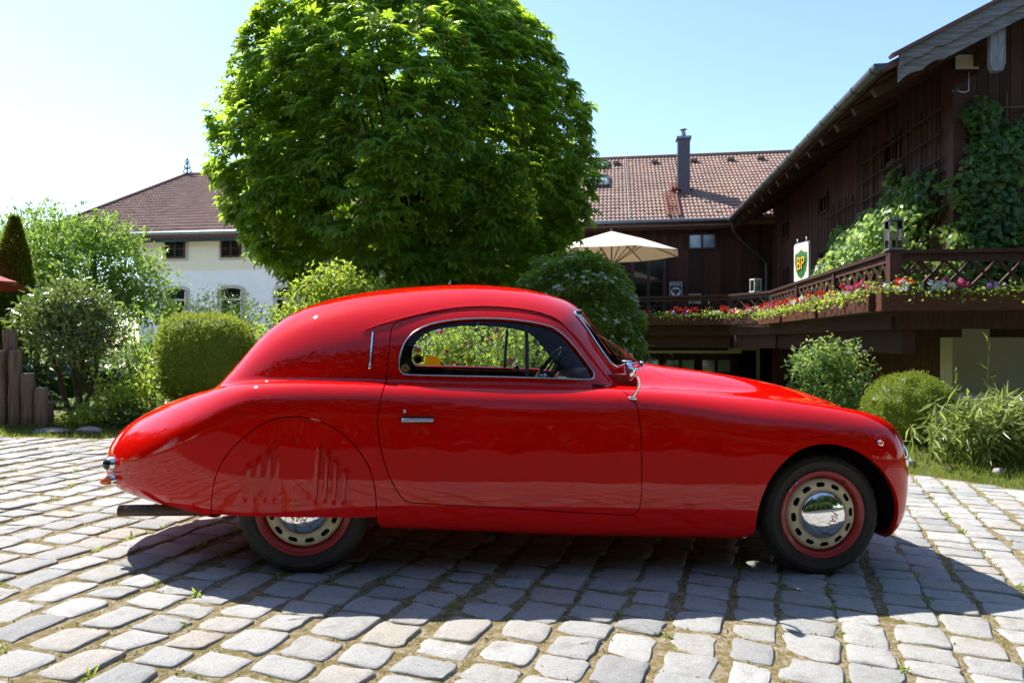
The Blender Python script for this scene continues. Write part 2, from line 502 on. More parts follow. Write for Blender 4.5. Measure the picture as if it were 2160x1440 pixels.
# ---- unseen dark ground added for the paint reflections, pale gravel added to bounce light
plain('reflected_dark', (0.042, 0.042, 0.043), 0.9, col2=(0.030, 0.030, 0.031), scale=3, bmp=0.5, bscale=160)
xs = np.linspace(-40, 40, 41); ys = np.linspace(-9, 0.80, 12); XX, YY = np.meshgrid(xs, ys, indexing='ij')
i, j = np.meshgrid(np.arange(40), np.arange(11), indexing='ij'); Q = np.stack([i*12+j, (i+1)*12+j, (i+1)*12+j+1, i*12+j+1], -1).reshape(-1, 4)
o = link('reflected_ground', npmesh('reflected_ground', np.stack([XX, YY, gz(XX, YY) - 0.012], -1).reshape(-1, 3), Q, True), None, M['reflected_dark']); tag(o, 'unseen dark ground added behind the viewer to darken the reflections in the car', kind='structure')
plain('bounce_gravel', (0.50, 0.47, 0.40), 0.95, col2=(0.40, 0.37, 0.31), scale=2, bmp=0.6, bscale=120)
xs = np.linspace(-23, -3.5, 30); ys = np.linspace(14.6, 24.9, 16); XX, YY = np.meshgrid(xs, ys, indexing='ij')
ca8, sa8 = math.cos(math.radians(-8.2)), math.sin(math.radians(-8.2)); WX = XX*ca8 - YY*sa8; WY = XX*sa8 + YY*ca8
i, j = np.meshgrid(np.arange(29), np.arange(15), indexing='ij'); Q = np.stack([i*16+j, (i+1)*16+j, (i+1)*16+j+1, i*16+j+1], -1).reshape(-1, 4)
o = link('bounce_ground', npmesh('bounce_ground', np.stack([WX, WY, gz(WX, WY) + 0.0], -1).reshape(-1, 3), Q, True), None, M['bounce_gravel']); tag(o, 'pale gravel sheet added to bounce sunlight onto the farmhouse wall', kind='structure')

# ================================================================ buildings, on a grid turned 8.2 degrees
BR = math.radians(-8.2)
UU = np.array([math.cos(BR), math.sin(BR), 0]); VV = np.array([-math.sin(BR), math.cos(BR), 0])
def bw(a, b_, z=0.0): return UU*a + VV*b_ + np.array([0, 0, z])
def wood_mat(name, c1, c2, rough=0.7, vs=(14, 14, 0.7), objvar=0.25, bmp=0.4, scale=3.0):
    plain(name, c1, rough, 0, 0, scale, c2, bmp, scale*2.2, 0, vs, 0.3, objvar)
wood_mat('barn_boards', (0.105, 0.042, 0.020), (0.020, 0.010, 0.0065), objvar=0.4)
wood_mat('wing_boards', (0.100, 0.037, 0.017), (0.020, 0.0095, 0.006), objvar=0.4)
wood_mat('balcony_wood', (0.095, 0.044, 0.029), (0.036, 0.017, 0.012), 0.55)
wood_mat('red_beam', (0.085, 0.033, 0.018), (0.045, 0.016, 0.009), 0.6, (0.7, 14, 14))
wood_mat('box_wood', (0.10, 0.036, 0.020), (0.065, 0.022, 0.013), 0.55, (0.8, 10, 10))
wood_mat('grey_wood', (0.30, 0.30, 0.28), (0.10, 0.095, 0.085), 0.85, (1.0, 12, 12), 0.1)
wood_mat('grey_wood_upright', (0.34, 0.34, 0.33), (0.15, 0.145, 0.135), 0.85, (12, 12, 1.0), 0.1)
wood_mat('soffit_wood', (0.085, 0.045, 0.022), (0.040, 0.020, 0.010), 0.8, (0.8, 14, 14))
wood_mat('window_wood', (0.11, 0.045, 0.018), (0.06, 0.024, 0.010), 0.5)
wood_mat('post_wood', (0.19, 0.145, 0.10), (0.08, 0.056, 0.038), 0.85, (10, 10, 0.8), 0.2, 0.6)
plain('zinc', (0.26, 0.30, 0.295), 0.42, 0.75, 0, 5, (0.19, 0.22, 0.22))
plain('zinc_dark', (0.10, 0.115, 0.115), 0.5, 0.6, 0.2)
plain('white_plaster', (0.92, 0.92, 0.90), 0.9, col2=(0.86, 0.855, 0.82), scale=0.9, bmp=0.25, bscale=14, spec=0.2, bdist=0.02)
plain('cream_band', (0.86, 0.80, 0.60), 0.9, var=0.06, scale=3)
plain('grey_plaster', (0.80, 0.77, 0.68), 0.92, col2=(0.68, 0.65, 0.56), scale=1.1, bmp=0.9, bscale=30, spec=0.2, bdist=0.015)
plain('stone_trim', (0.55, 0.52, 0.42), 0.85, var=0.15)
plain('grey_frame', (0.60, 0.58, 0.52), 0.6, var=0.1)
plain('dark_green_fascia', (0.03, 0.05, 0.045), 0.5)
plain('window_dark', (0.012, 0.014, 0.012), 0.06, spec=0.45)
plain('chimney_sheet', (0.085, 0.070, 0.080), 0.35, 0.5, 0.2, 6)
plain('rust_iron', (0.28, 0.085, 0.045), 0.7, var=0.4, scale=12)
plain('black_iron', (0.015, 0.016, 0.02), 0.5, 0.4)
plain('sky_reflection_pane', (0.30, 0.36, 0.42), 0.08, 0.3, coat=1.0)  # pale blue base colour stands in for the sky mirrored in the glass
def tile_mat(name, c1, c2, c3):
    m, nt, bs = new_mat(name)
    at = nt.nodes.new('ShaderNodeAttribute'); at.attribute_name = 'rnd'
    c = ramp(nt, at.outputs['Fac'], [(0.0, c1), (0.55, c2), (0.93, c2), (1.0, c3)])
    c = mix_rgb(nt, ramp(nt, noise_tex(nt, 0.5, 6, 0.7), [(0.4, (0, 0, 0)), (0.75, (0.6, 0.6, 0.6))]), c, tuple(v*0.72 for v in c1))
    nt.links.new(c, bs.inputs['Base Color']); bs.inputs['Roughness'].default_value = 0.85
    M[name] = m
tile_mat('roof_tiles', (0.22, 0.135, 0.105), (0.27, 0.168, 0.13), (0.32, 0.16, 0.10))
tile_mat('roof_tiles_old', (0.17, 0.085, 0.065), (0.22, 0.115, 0.09), (0.25, 0.14, 0.12))

def tiled_slope(name, parent, P0, e_a, e_up, nrm, width_fn, length, mat, wave=0.15, rowh=0.30, org=None):
    """interlocking pantiles: each course overlaps the one below, each tile has two rolls. width_fn(d) -> a range at distance d up the slope"""
    rg = np.random.default_rng(5)
    V, F, R = [], [], []; n = 0; d = 0.0
    prof = [0.0, 0.030, 0.034, 0.004]
    while d < length - 0.05:
        a0, a1 = width_fn(d + rowh*0.5)
        nt_ = max(int((a1 - a0)/(2*wave)), 1)
        d1 = min(d + rowh + 0.02, length)
        for t_ in range(nt_):
            aa = a0 + t_*2*wave; tilt = rg.normal(0, 0.004); rv = rg.random()
            cols = np.linspace(0, 2*wave*0.985, 9); hh = np.array([prof[i % 4] for i in range(9)])
            lo = P0 + np.outer(aa + cols, e_a) + e_up*(d - 0.02) + np.outer(hh + 0.040 + tilt, nrm)
            up = P0 + np.outer(aa + cols, e_a) + e_up*d1 + np.outer(hh + 0.004, nrm)
            fr = lo - nrm*0.022 - e_up*0.0
            V += [lo, up, fr]
            for c in range(8):
                F += [(n+c, n+c+1, n+9+c+1, n+9+c), (n+18+c, n+18+c+1, n+c+1, n+c)]
            R.append(np.full(27, rv)); n += 27
        d += rowh
    me = npmesh(name, np.concatenate(V) - (org if org is not None else 0), np.array(F), False, rnd=np.concatenate(R))
    o = link(name, me, parent, mat); o['kind'] = 'stuff'
    return o

def house_root(name, a, b_, z, label, cat):
    """root Empty at the base, turned with the grid; children take grid-local coordinates relative to (a, b, z)"""
    p = bw(a, b_, z)
    return empty(name, tuple(p), BR, label, cat)

def boards(root, o0, ax, length, z0_fn, z1_fn, w, mat, out, name='board', skip=None):
    """vertical cladding boards as single parts. o0 local start, ax local unit vector along the wall, out local unit vector towards the viewer"""
    n = int(length / w); rg = np.random.default_rng(int(length*100) + 3)
    me0 = None
    ang = math.atan2(ax[1], ax[0])
    cache = {}
    for i in range(n):
        c = (i + 0.5) * w
        z0, z1 = z0_fn(c), z1_fn(c)
        segs = [(z0, z1)]
        if skip:
            for (s0, s1, h0, h1) in skip:
                if s0 - w*0.45 < c < s1 + w*0.45:
                    ns = []
                    for (q0, q1) in segs:
                        if h1 <= q0 or h0 >= q1: ns.append((q0, q1)); continue
                        if h0 > q0: ns.append((q0, h0))
                        if h1 < q1: ns.append((h1, q1))
                    segs = ns
        for (q0, q1) in segs:
            if q1 - q0 < 0.05: continue
            if me0 is None:
                mb = MB()
                mb.prism([(-.5, 0), (.5, 0), (.485, .9), (.43, 1.0), (-.43, 1.0), (-.485, .9)], (0, 0, 0), (1, 0, 0), (0, -1, 0), (0, 0, 1.0))
                me0 = mb.mesh(name); fix_normals(me0); me0.materials.append(mat)
            o = link(name, me0, root)
            d = rg.uniform(0.020, 0.034)
            # mesh: x along wall, -y outwards, z up
            p = np.asarray(o0, float) + np.asarray(ax, float)*c
            o.location = (p[0], p[1], q0)
            sgn = 1 if (np.cross(np.append(ax[:2], 0), np.append(out[:2], 0))[2] < 0) else -1
            o.rotation_euler = (0, 0, ang if sgn > 0 else ang + math.pi)
            o.scale = (w*0.985, d, q1 - q0)

def window(root, c, ax, out, w, h, frame_mat, cols=2, rows=2, fw=0.06, depth=0.06, sill=None, name='window', glass='window_dark'):
    """c: local centre on wall face. frame and muntins, dark glass panes set back"""
    ax = np.asarray(ax, float); out = np.asarray(out, float); up = np.array([0, 0, 1.0]); c = np.asarray(c, float)
    b = MB()
    def bar(x0, x1, y0, y1, d0, d1):
        p = c + ax*(x0+x1)/2 + up*(y0+y1)/2 + out*(d0+d1)/2
        b.box(p, (x1-x0, d1-d0, y1-y0), np.stack([ax, out, up], 1))
    bar(-w/2, -w/2+fw, -h/2, h/2, -0.02, depth); bar(w/2-fw, w/2, -h/2, h/2, -0.02, depth)
    bar(-w/2+fw, w/2-fw, -h/2, -h/2+fw, -0.02, depth-0.002); bar(-w/2+fw, w/2-fw, h/2-fw, h/2, -0.02, depth-0.002)
    o = b.build(name, frame_mat, root)
    iw, ih = w - 2*fw, h - 2*fw; m = fw*0.42
    b = MB()
    for i in range(1, cols):
        x = -iw/2 + iw*i/cols; bar(x-m*1.2, x+m*1.2, -ih/2, ih/2, -0.005, depth*0.75)
    rws = rows if isinstance(rows, (list, tuple)) else [i/rows for i in range(1, rows)]
    for r in rws:
        y = -ih/2 + ih*r; bar(-iw/2, iw/2, y-m*0.6, y+m*0.6, -0.003, depth*0.68)
    if b.n: b.build('glazing_bar', frame_mat, o)
    for i in range(cols):
        b = MB(); x0 = -iw/2 + iw*i/cols; bar(x0+0.002, x0 + iw/cols-0.002, -ih/2, ih/2, -0.018, 0.006 + 0.001*i); b.build('pane', M[glass], o)
    if sill:
        b = MB(); bar(-w/2-0.06, w/2+0.06, -h/2-0.07, -h/2-0.004, -0.02, 0.12); b.build('sill', sill, o)
    return o

# ---------------------------------------------------------------- white farmhouse
EA, EZ = 24.95, 5.33; RB, RZ = 30.5, 9.0
wa0, wa1, wb = -18.84, -6.0, 25.45
wh = house_root('farmhouse', wa0, wb, -0.2, 'white plastered farmhouse with brown hipped tile roof behind the left garden trees', 'house')
L = lambda a, b_, z: np.array([a - wa0, b_ - wb, z + 0.2])
Wn = 12.84
b = MB(); b.box((Wn/2, 5.0, 2.05), (Wn, 10.0, 4.1)); b.build('wall', M['white_plaster'], wh)
b = MB(); b.box((Wn/2, 5.0, 4.8), (Wn + 0.01, 10.01, 1.4)); b.build('upper_wall', M['cream_band'], wh)
b = MB(); b.box((Wn/2, -0.02, 0.9), (Wn + 0.06, 0.08, 0.10)); b.build('plinth_course', M['stone_trim'], wh)
ax = (1, 0, 0); out = (0, -1, 0)
def wa(px_, Yb=25.45):
    k = (px_ - 1080)/1460; return Yb*(0.9898*k - 0.1426)/(0.9898 + 0.1426*k)
for pxw in (371, 489, 607):
    a = wa(pxw) - wa0
    b = MB(); b.box((a, -0.015, 4.95), (1.08, 0.05, 0.92)); b.build('window_surround', M['stone_trim'], wh)
    window(wh, (a, -0.04, 4.95), ax, out, 0.86, 0.72, M['window_wood'], 2, 2, 0.07, 0.05)
for pxw in (372, 489, 607, 720):
    a = wa(pxw) - wa0
    b = MB()
    th = np.linspace(0, math.pi, 9)
    poly = [(-.60, -1.05), (.60, -1.05)] + [(0.60*math.cos(t), 0.60 + 0.20*math.sin(t)) for t in th]
    b.prism(poly, (a, 0.03, 2.70), (1, 0, 0), (0, 0, 1), (0, -0.06, 0)); b.build('window_surround', M['stone_trim'], wh)
    poly = [(-.47, -.95), (.47, -.95)] + [(0.47*math.cos(t), 0.52 + 0.16*math.sin(t)) for t in th]
    b = MB(); b.prism(poly, (a, 0.01, 2.70), (1, 0, 0), (0, 0, 1), (0, -0.055, 0)); w_ = b.build('window', M['window_dark'], wh)
    b = MB()
    for (x0, x1, y0, y1) in ((-.47, -.40, -.95, .56), (.40, .47, -.95, .56), (-.40, .40, -.95, -.88), (-.035, .035, -.88, .22), (-.40, .40, .20, .27), (-.40, .40, -.36, -.33)):
        b.box((a + (x0+x1)/2, -0.062, 2.70 + (y0+y1)/2), (x1-x0, 0.04, y1-y0))
    b.build('window_frame', M['grey_frame'], w_)
    b = MB()
    for x in (-.27, 0, .27): b.tube([(a + x, -0.10, 2.70 + .26), (a + x, -0.10, 2.70 + .66)], 0.007, 5)
    b.tube([(a - .44, -0.10, 2.70 + .40), (a + .44, -0.10, 2.70 + .40)], 0.008, 5)
    b.build('window_grate', M['black_iron'], w_)
b = MB(); b.box((a - 1.1, -0.03, 2.4), (0.9, 0.05, 2.2)); b.build('door', M['window_wood'], wh)
slope = np.array([0, RB - EA, RZ - EZ]); SL = np.linalg.norm(slope); e_up = slope/SL; nrm = np.cross([1, 0, 0], e_up)
hipA, hipR = -23.4 - wa0, -20.06 - wa0
P0 = L(wa0, EA, EZ)
tiled_slope('roof_tile', wh, P0, np.array([1.0, 0, 0]), e_up, nrm, lambda d: (hipA + (hipR - hipA)*d/SL, Wn), SL, M['roof_tiles_old'])
b = MB()
c1 = L(-23.4, EA, EZ); r1 = L(-20.06, RB, RZ); c2 = L(-23.4, EA + 11.1, EZ); e1 = L(wa1, EA, EZ); er = L(wa1, RB, RZ); e2 = L(wa1, EA + 11.1, EZ)
dn = np.array([0, 0, -0.10])
b.add([c1 + dn*0.3, e1 + dn*0.3, er + dn*0.3, r1 + dn*0.3, c1 + dn*2, e1 + dn*2, er + dn*2, r1 + dn*2], [(0, 1, 2, 3), (7, 6, 5, 4), (0, 4, 5, 1), (1, 5, 6, 2), (2, 6, 7, 3), (3, 7, 4, 0)])
b.add([c1, r1, c2, c1 + dn, r1 + dn, c2 + dn], [(0, 1, 2), (5, 4, 3), (0, 3, 4, 1), (1, 4, 5, 2), (2, 5, 3, 0)])
b.add([c2, r1, er, e2, c2 + dn, r1 + dn, er + dn, e2 + dn], [(0, 1, 2, 3), (7, 6, 5, 4), (0, 4, 5, 1), (2, 6, 7, 3), (3, 7, 4, 0)])
rf = b.build('roof', M['roof_tiles_old'], wh)
b = MB(); b.tube(np.array([c1 + (0, 0, .05), r1 + (0, 0, .06)]), 0.09, 8); b.build('hip_cap', M['roof_tiles_old'], rf, True)
b = MB(); b.tube(np.array([r1 + (0, 0, .04), er + (0, 0, .04)]), 0.10, 8); b.build('ridge_cap', M['roof_tiles_old'], rf, True)
b = MB(); g0 = L(-23.4, EA - 0.08, EZ - 0.03); g1 = L(wa1, EA - 0.08, EZ - 0.03)
b.tube([g0, g1], 0.075, 10); b.build('gutter', M['zinc'], wh, True)
b = MB(); b.box((c1 + e1)/2 + np.array([0, 0.10, -0.24]), (np.linalg.norm(e1 - c1), 0.06, 0.20)); b.build('fascia', M['dark_green_fascia'], wh)
for q in (4.1, 8.0):
    pp = P0 + e_up*(SL - 0.75) + nrm*0.10 + np.array([q - 3.6, 0, 0]); b = MB(); b.box(pp, (0.30, 0.22, 0.12)); b.build('roof_vent', M['roof_tiles_old'], rf)
# wrought iron finial on the hip end
b = MB(); f0 = r1 + np.array([0, 0, 0.05])
b.tube([f0, f0 + (0, 0, 0.85)], [0.035, 0.018], 6)
for (w_, h0, h1) in ((0.24, 0.0, 0.36), (0.18, 0.24, 0.56), (0.11, 0.5, 0.76)):
    for sx in (-1, 1):
        t = np.linspace(0, 1, 12)
        b.tube(np.stack([f0[0] + sx*w_*np.sin(t*math.pi)*(0.5 + 0.5*np.cos(t*2)), np.full(12, f0[1]), f0[2] + h0 + (h1-h0)*t], 1), 0.020, 5)
        th = np.linspace(0, 5.2, 14); rr = w_*0.30*(1 - th/6.5)
        b.tube(np.stack([f0[0] + sx*(w_*0.75 + rr*np.cos(th)), np.full(14, f0[1]), f0[2] + h0 + 0.07 + rr*np.sin(th)], 1), 0.018, 5)
b.build('finial', M['black_iron'], wh, True)

# ---------------------------------------------------------------- timber wing behind the terrace
ta0, ta1 = -5.98, 5.50
tw = house_root('timber_wing', ta0, wb, -1.4, 'dark timber clad wing with pale tiled roof and metal chimney above the terrace', 'building')
L = lambda a, b_, z: np.array([a - ta0, b_ - wb, z + 1.4])
Wt = ta1 - ta0
b = MB(); b.box((Wt/2 + 2, 5.05, 3.4), (Wt + 4, 10.0, 6.8)); b.build('wall', M['wing_boards'], tw)
sk = []
fd_a = wa(1368) - ta0; uw_a = wa(1481) - ta0
boards(tw, (0, 0.05, 0), (1, 0, 0), Wt + 0.3, lambda c: 2.9, lambda c: 6.72, 0.185, M['wing_boards'], (0, -1, 0), 'board', [(fd_a - .62, fd_a + .62, 2.0, 5.62), (uw_a - .50, uw_a + .50, 5.75, 6.36)])
window(tw, (fd_a, 0.02, 4.25), ax, out, 1.24, 2.72, M['balcony_wood'], 2, [0.66, 0.30], 0.11, 0.08, None, 'french_door')
window(tw, (uw_a, 0.02, 6.06), ax, out, 1.0, 0.60, M['balcony_wood'], 2, 1, 0.07, 0.06, None, 'window', 'sky_reflection_pane')
P0 = L(ta0, EA, EZ); dn = np.array([0, 0, -0.10])
tiled_slope('roof_tile', tw, P0, np.array([1.0, 0, 0]), e_up, nrm, lambda d: (0.0, Wt + 2.5), SL, M['roof_tiles'])
c1 = L(ta0, EA, EZ); e1 = L(ta1 + 2.5, EA, EZ); r1 = L(ta0, RB, RZ); er = L(ta1 + 2.5, RB, RZ); c2 = L(ta0, EA + 11.1, EZ); e2 = L(ta1 + 2.5, EA + 11.1, EZ)
b = MB()
b.add([c1 + dn*0.3, e1 + dn*0.3, er + dn*0.3, r1 + dn*0.3, c1 + dn*2, e1 + dn*2, er + dn*2, r1 + dn*2], [(0, 1, 2, 3), (7, 6, 5, 4), (0, 4, 5, 1), (1, 5, 6, 2), (2, 6, 7, 3), (3, 7, 4, 0)])
b.add([c2, r1, er, e2, c2 + dn, r1 + dn, er + dn, e2 + dn], [(0, 1, 2, 3), (7, 6, 5, 4), (0, 4, 5, 1), (2, 6, 7, 3), (3, 7, 4, 0)])
rf = b.build('roof', M['roof_tiles'], tw)
b = MB(); b.tube(np.array([r1 + (0, 0, .04), er + (0, 0, .04)]), 0.10, 8); b.build('ridge_cap', M['roof_tiles'], rf, True)
b = MB(); b.tube([L(ta0, EA - 0.08, EZ - 0.03), L(4.0, EA - 0.08, EZ - 0.03)], 0.085, 10); b.build('gutter', M['zinc'], tw, True)
b = MB(); b.box(L((ta0 + 4.2)/2, EA + 0.08, EZ - 0.22), (10.2, 0.05, 0.16)); b.build('fascia', M['wing_boards'], tw)
def on_roof(a, b_, h=0.0): return L(a, b_, EZ + (RZ - EZ)*(b_ - EA)/(RB - EA)) + nrm*h
for a in (0.3, 1.9, 3.5, 6.2, 5.0): 
    b = MB(); b.box(on_roof(a - 0.1, 29.9, 0.10), (0.28, 0.2, 0.12)); b.build('roof_vent', M['roof_tiles'], rf)
ca = 2.72; zb_ = EZ + (RZ-EZ)*(27.0-EA)/(RB-EA)
b = MB(); b.box(L(ca, 27.22, (zb_ + 8.80)/2 - 0.1), (0.45, 0.46, 8.80 - zb_ + 0.2)); ch = b.build('chimney', M['chimney_sheet'], tw)
b = MB(); b.box(L(ca, 27.22, 8.84), (0.56, 0.57, 0.09), None, 0.96); b.build('chimney_cap', M['zinc'], ch)
b = MB(); b.lathe([(0.10, 0), (0.10, 0.14), (0.07, 0.20), (0.085, 0.22), (0.085, 0.27)], L(ca, 27.22, 8.88), 'z', 14); b.lathe([(0.0, 0.335), (0.14, 0.30), (0.14, 0.29), (0.0, 0.31)], L(ca, 27.22, 8.90), 'z', 14); b.build('flue', M['zinc'], ch, True)
def ladder(a, b0, b1, w, n):
    b = MB()
    for sx in (-w/2, w/2): b.beam(on_roof(a + sx, b0, 0.13), on_roof(a + sx, b1, 0.13), 0.05, 0.06, nrm)
    o = b.build('roof_ladder', M['rust_iron'], rf)
    b = MB()
    for i in range(n):
        bb = b0 + (b1-b0)*(i+0.5)/n; b.beam(on_roof(a - w/2, bb, 0.15), on_roof(a + w/2, bb, 0.15), 0.06, 0.025, nrm)
    b.build('rung', M['rust_iron'], rf)
ladder(2.18, 25.1, 26.9, 0.42, 9); ladder(2.42, 27.0, 27.7, 0.34, 3)
b = MB(); b.box(on_roof(2.42, 27.0, 0.2), (0.36, 0.3, 0.05)); b.build('roof_step', M['rust_iron'], rf)
for (a, b0, h) in ((-0.55, 29.55, 0.62), (-0.52, 27.75, 0.85)):
    P_ = [on_roof(a - .38, b0, .1), on_roof(a + .38, b0, .1), on_roof(a + .38, b0 + h, .1), on_roof(a - .38, b0 + h, .1)]
    b = MB()
    for i in range(4): b.beam(P_[i], P_[(i+1) % 4], 0.09, 0.10, nrm)
    sl = b.build('skylight', M['chimney_sheet'], rf)
    b = MB(); b.add(np.array([p_ + nrm*0.01 for p_ in P_] + [p_ - nrm*0.02 for p_ in P_]), [(0,1,2,3),(7,6,5,4),(0,4,5,1),(1,5,6,2),(2,6,7,3),(3,7,4,0)]); b.build('pane', M['sky_reflection_pane'], sl)
b = MB(); b.tube([on_roof(0.62, 25.0, .09), on_roof(0.60, 28.0, .08), on_roof(0.58, 30.4, .08)], 0.012, 5); b.tube([on_roof(3.9, 25.0, .09), on_roof(3.3, 26.6, .09), on_roof(2.95, 27.5, .09)], 0.012, 5); b.build('lightning_wire', M['zinc'], rf)
b = MB(); b.tube(spline_open([L(4.15, 24.85, 5.22), L(4.2, 24.95, 4.95), L(4.5, 25.1, 4.6), L(5.15, 25.25, 4.05), L(5.36, 25.3, 3.85), L(5.38, 25.3, 3.6), L(5.38, 25.3, 1.2)], 40), 0.05, 10); b.build('downpipe', M['zinc_dark'], tw, True)

# ---------------------------------------------------------------- barn on the right
ba, bb0, bb1 = 5.55, 12.30, 25.45
GA, GB0, GZ = 4.12, 11.30, 5.29
bn = house_root('barn', ba, bb0, -0.4, 'dark brown timber barn with deep eaves and grey verge board on the right', 'barn')
L = lambda a, b_, z: np.array([a - ba, b_ - bb0, z + 0.4])
roof_z = lambda a: GZ + 0.5*(a - GA)
b = MB()
b.box(L(ba + 3.55, (bb0 + bb1)/2 + 0.05, 2.55), (7.0, bb1 - bb0 - 0.1, 5.9)); b.build('wall_core', M['barn_boards'], bn)
sk = [(14.37 - bb0, 15.19 - bb0, 5.03, 5.60), (18.92 - bb0, 19.62 - bb0, 4.86, 5.36), (18.92 - bb0, 19.62 - bb0, 3.30, 3.92), (23.0 - bb0, 23.75 - bb0, 4.77, 5.38), (23.0 - bb0, 23.75 - bb0, 3.38, 3.86)]
boards(bn, L(ba + 0.05, bb0 + 0.16, 0) * np.array([1, 1, 0]), (0, 1, 0), bb1 - bb0 - 0.2, lambda c: 1.70, lambda c: 6.35, 0.165, M['barn_boards'], (-1, 0, 0), 'board', sk)
for (s0, s1, h0, h1) in sk:
    window(bn, ((0.02), (s0+s1)/2, (h0+h1)/2), (0, -1, 0), (-1, 0, 0), s1 - s0, h1 - h0, M['balcony_wood'], 2, 1, 0.07, 0.05)
boards(bn, L(ba + 0.2, bb0 + 0.05, 0) * np.array([1, 1, 0]), (1, 0, 0), 4.2, lambda c: 1.75, lambda c: roof_z(ba + 0.2 + c) + 0.4 - 0.15, 0.17, M['barn_boards'], (0, -1, 0), 'board')
b = MB(); b.box(L(ba + 0.09, bb0 + 0.06, 3.6), (0.20, 0.20, 4.7)); b.build('corner_post', M['red_beam'], bn)
b = MB(); b.box(L(ba + 3.4, bb0 + 0.0, 0.53), (7.0, 0.42, 1.86)); b.build('plinth_wall', M['grey_plaster'], bn)
# roof slab, soffit boards, gutter, verge
RTH = 0.16
b = MB()
pa = [(GA, GZ), (11.0, roof_z(11.0)), (18.0, GZ)]
poly = [(GA, GZ + 0.03), (11.0, roof_z(11.0) + 0.03), (18.0, GZ + 0.03), (18.0, GZ - RTH + 0.03), (11.0, roof_z(11.0) - RTH + 0.03), (GA, GZ - RTH + 0.08)]
o0 = L(0, GB0 + 0.05, 0); b.prism(poly, o0, (1, 0, 0), (0, 0, 1), (0, bb1 - GB0 - 0.3, 0)); rf = b.build('roof', M['roof_tiles_old'], bn)
n_s = 22
for i in range(n_s):
    f0 = i/n_s; a = GA + 0.10 + f0*1.45
    if i % 1 == 0:
        pass
nb_ = 9
for i in range(nb_):
    a0_ = GA + 0.06 + i*0.165
    b = MB(); zz_ = roof_z(a0_ + 0.08) - RTH - 0.0
    q = np.array([1, 0, 0.5]); q /= np.linalg.norm(q)
    b.box(L(a0_ + 0.08, (GB0 + bb1)/2, zz_ + 0.03), (0.172, bb1 - GB0 - 0.35, 0.02), np.stack([q, [0, 1, 0], np.cross(q, [0, 1, 0])], 1)); b.build('soffit_board', M['soffit_wood'], rf)
for i in range(15):
    bb_ = GB0 + 0.55 + i*0.93
    b = MB(); a0_, a1_ = GA + 0.05, ba + 0.1
    b.beam(L(a0_, bb_, roof_z(a0_) - RTH - 0.09), L(a1_, bb_, roof_z(a1_) - RTH - 0.09), 0.12, 0.14); b.build('rafter', M['soffit_wood'], rf)
b = MB(); th = np.linspace(math.pi*0.98, 2.02*math.pi, 12); rG = 0.10
pts = [(rG*math.cos(t), rG*math.sin(t)) for t in th] + [((rG - 0.012)*math.cos(t), (rG - 0.012)*math.sin(t)) for t in th[::-1]]
b.prism(pts, L(GA - 0.06, GB0 - 0.05, GZ + 0.02), (1, 0, 0), (0, 0, 1), (0, bb1 - GB0 - 0.45, 0)); gt = b.build('gutter', M['zinc'], bn, True, auto=40)
b = MB(); b.prism([(rG*math.cos(t), rG*math.sin(t)) for t in th], L(GA - 0.06, GB0 - 0.055, GZ + 0.02), (1, 0, 0), (0, 0, 1), (0, 0.01, 0)); b.build('gutter_end', M['zinc_dark'], gt)
for i in range(16):
    b = MB(); bb_ = GB0 + 0.1 + i*0.86
    b.prism([((rG + 0.008)*math.cos(t), (rG + 0.008)*math.sin(t)) for t in th] + [((rG - 0.004)*math.cos(t), (rG - 0.004)*math.sin(t)) for t in th[::-1]], L(GA - 0.06, bb_, GZ + 0.02), (1, 0, 0), (0, 0, 1), (0, 0.035, 0)); b.build('gutter_bracket', M['zinc_dark'], gt, True, auto=40)
# carved verge boards, two lapped planks with a scalloped lower end
def verge(z_off0, z_off1, b_off, th_, nm):
    b = MB(); N_ = 26; aa = np.r_[np.linspace(GA + 0.22, GA + 0.85, 12), np.linspace(1.0, 7.0, 6) + GA]
    lo = [z_off0 + (0.05*abs(math.sin((a - GA - 0.22)*9.5)) if a < GA + 0.85 else 0.0) for a in aa]
    poly = [(a, roof_z(a) + z_off1) for a in aa[::-1]] + [(a, roof_z(a) + l) for a, l in zip(aa, lo)]
    b.prism(poly, L(0, GB0 + b_off, 0), (1, 0, 0), (0, 0, 1), (0, th_, 0)); b.build(nm, M['grey_wood'], bn)
verge(-0.36, -0.10, 0.02, 0.04, 'verge_board'); verge(-0.17, 0.06, -0.025, 0.04, 'verge_board')
b = MB(); b.beam(L(GA + 0.1, GB0, roof_z(GA + 0.1) + 0.09), L(GA + 7, GB0, roof_z(GA + 7) + 0.09), 0.14, 0.05); b.build('verge_tiles', M['roof_tiles_old'], rf)
pa_ = 5.36
b = MB(); b.prism([(-.105, 0.42), (.105, 0.42), (.105, -0.14), (.07, -0.24), (-.07, -0.24), (-.105, -0.14)], L(pa_ + 0.42, GB0 + 0.10, roof_z(pa_) - 0.50), (1, 0, 0), (0, 0, 1), (0, 0.10, 0)); b.build('purlin_board', M['grey_wood_upright'], bn)
b = MB(); b.beam(L(pa_ + 0.42, GB0 + 0.2, roof_z(pa_) - 0.36), L(pa_ + 0.42, bb0 + 0.3, roof_z(pa_) - 0.36), 0.18, 0.22); b.build('purlin', M['soffit_wood'], bn)

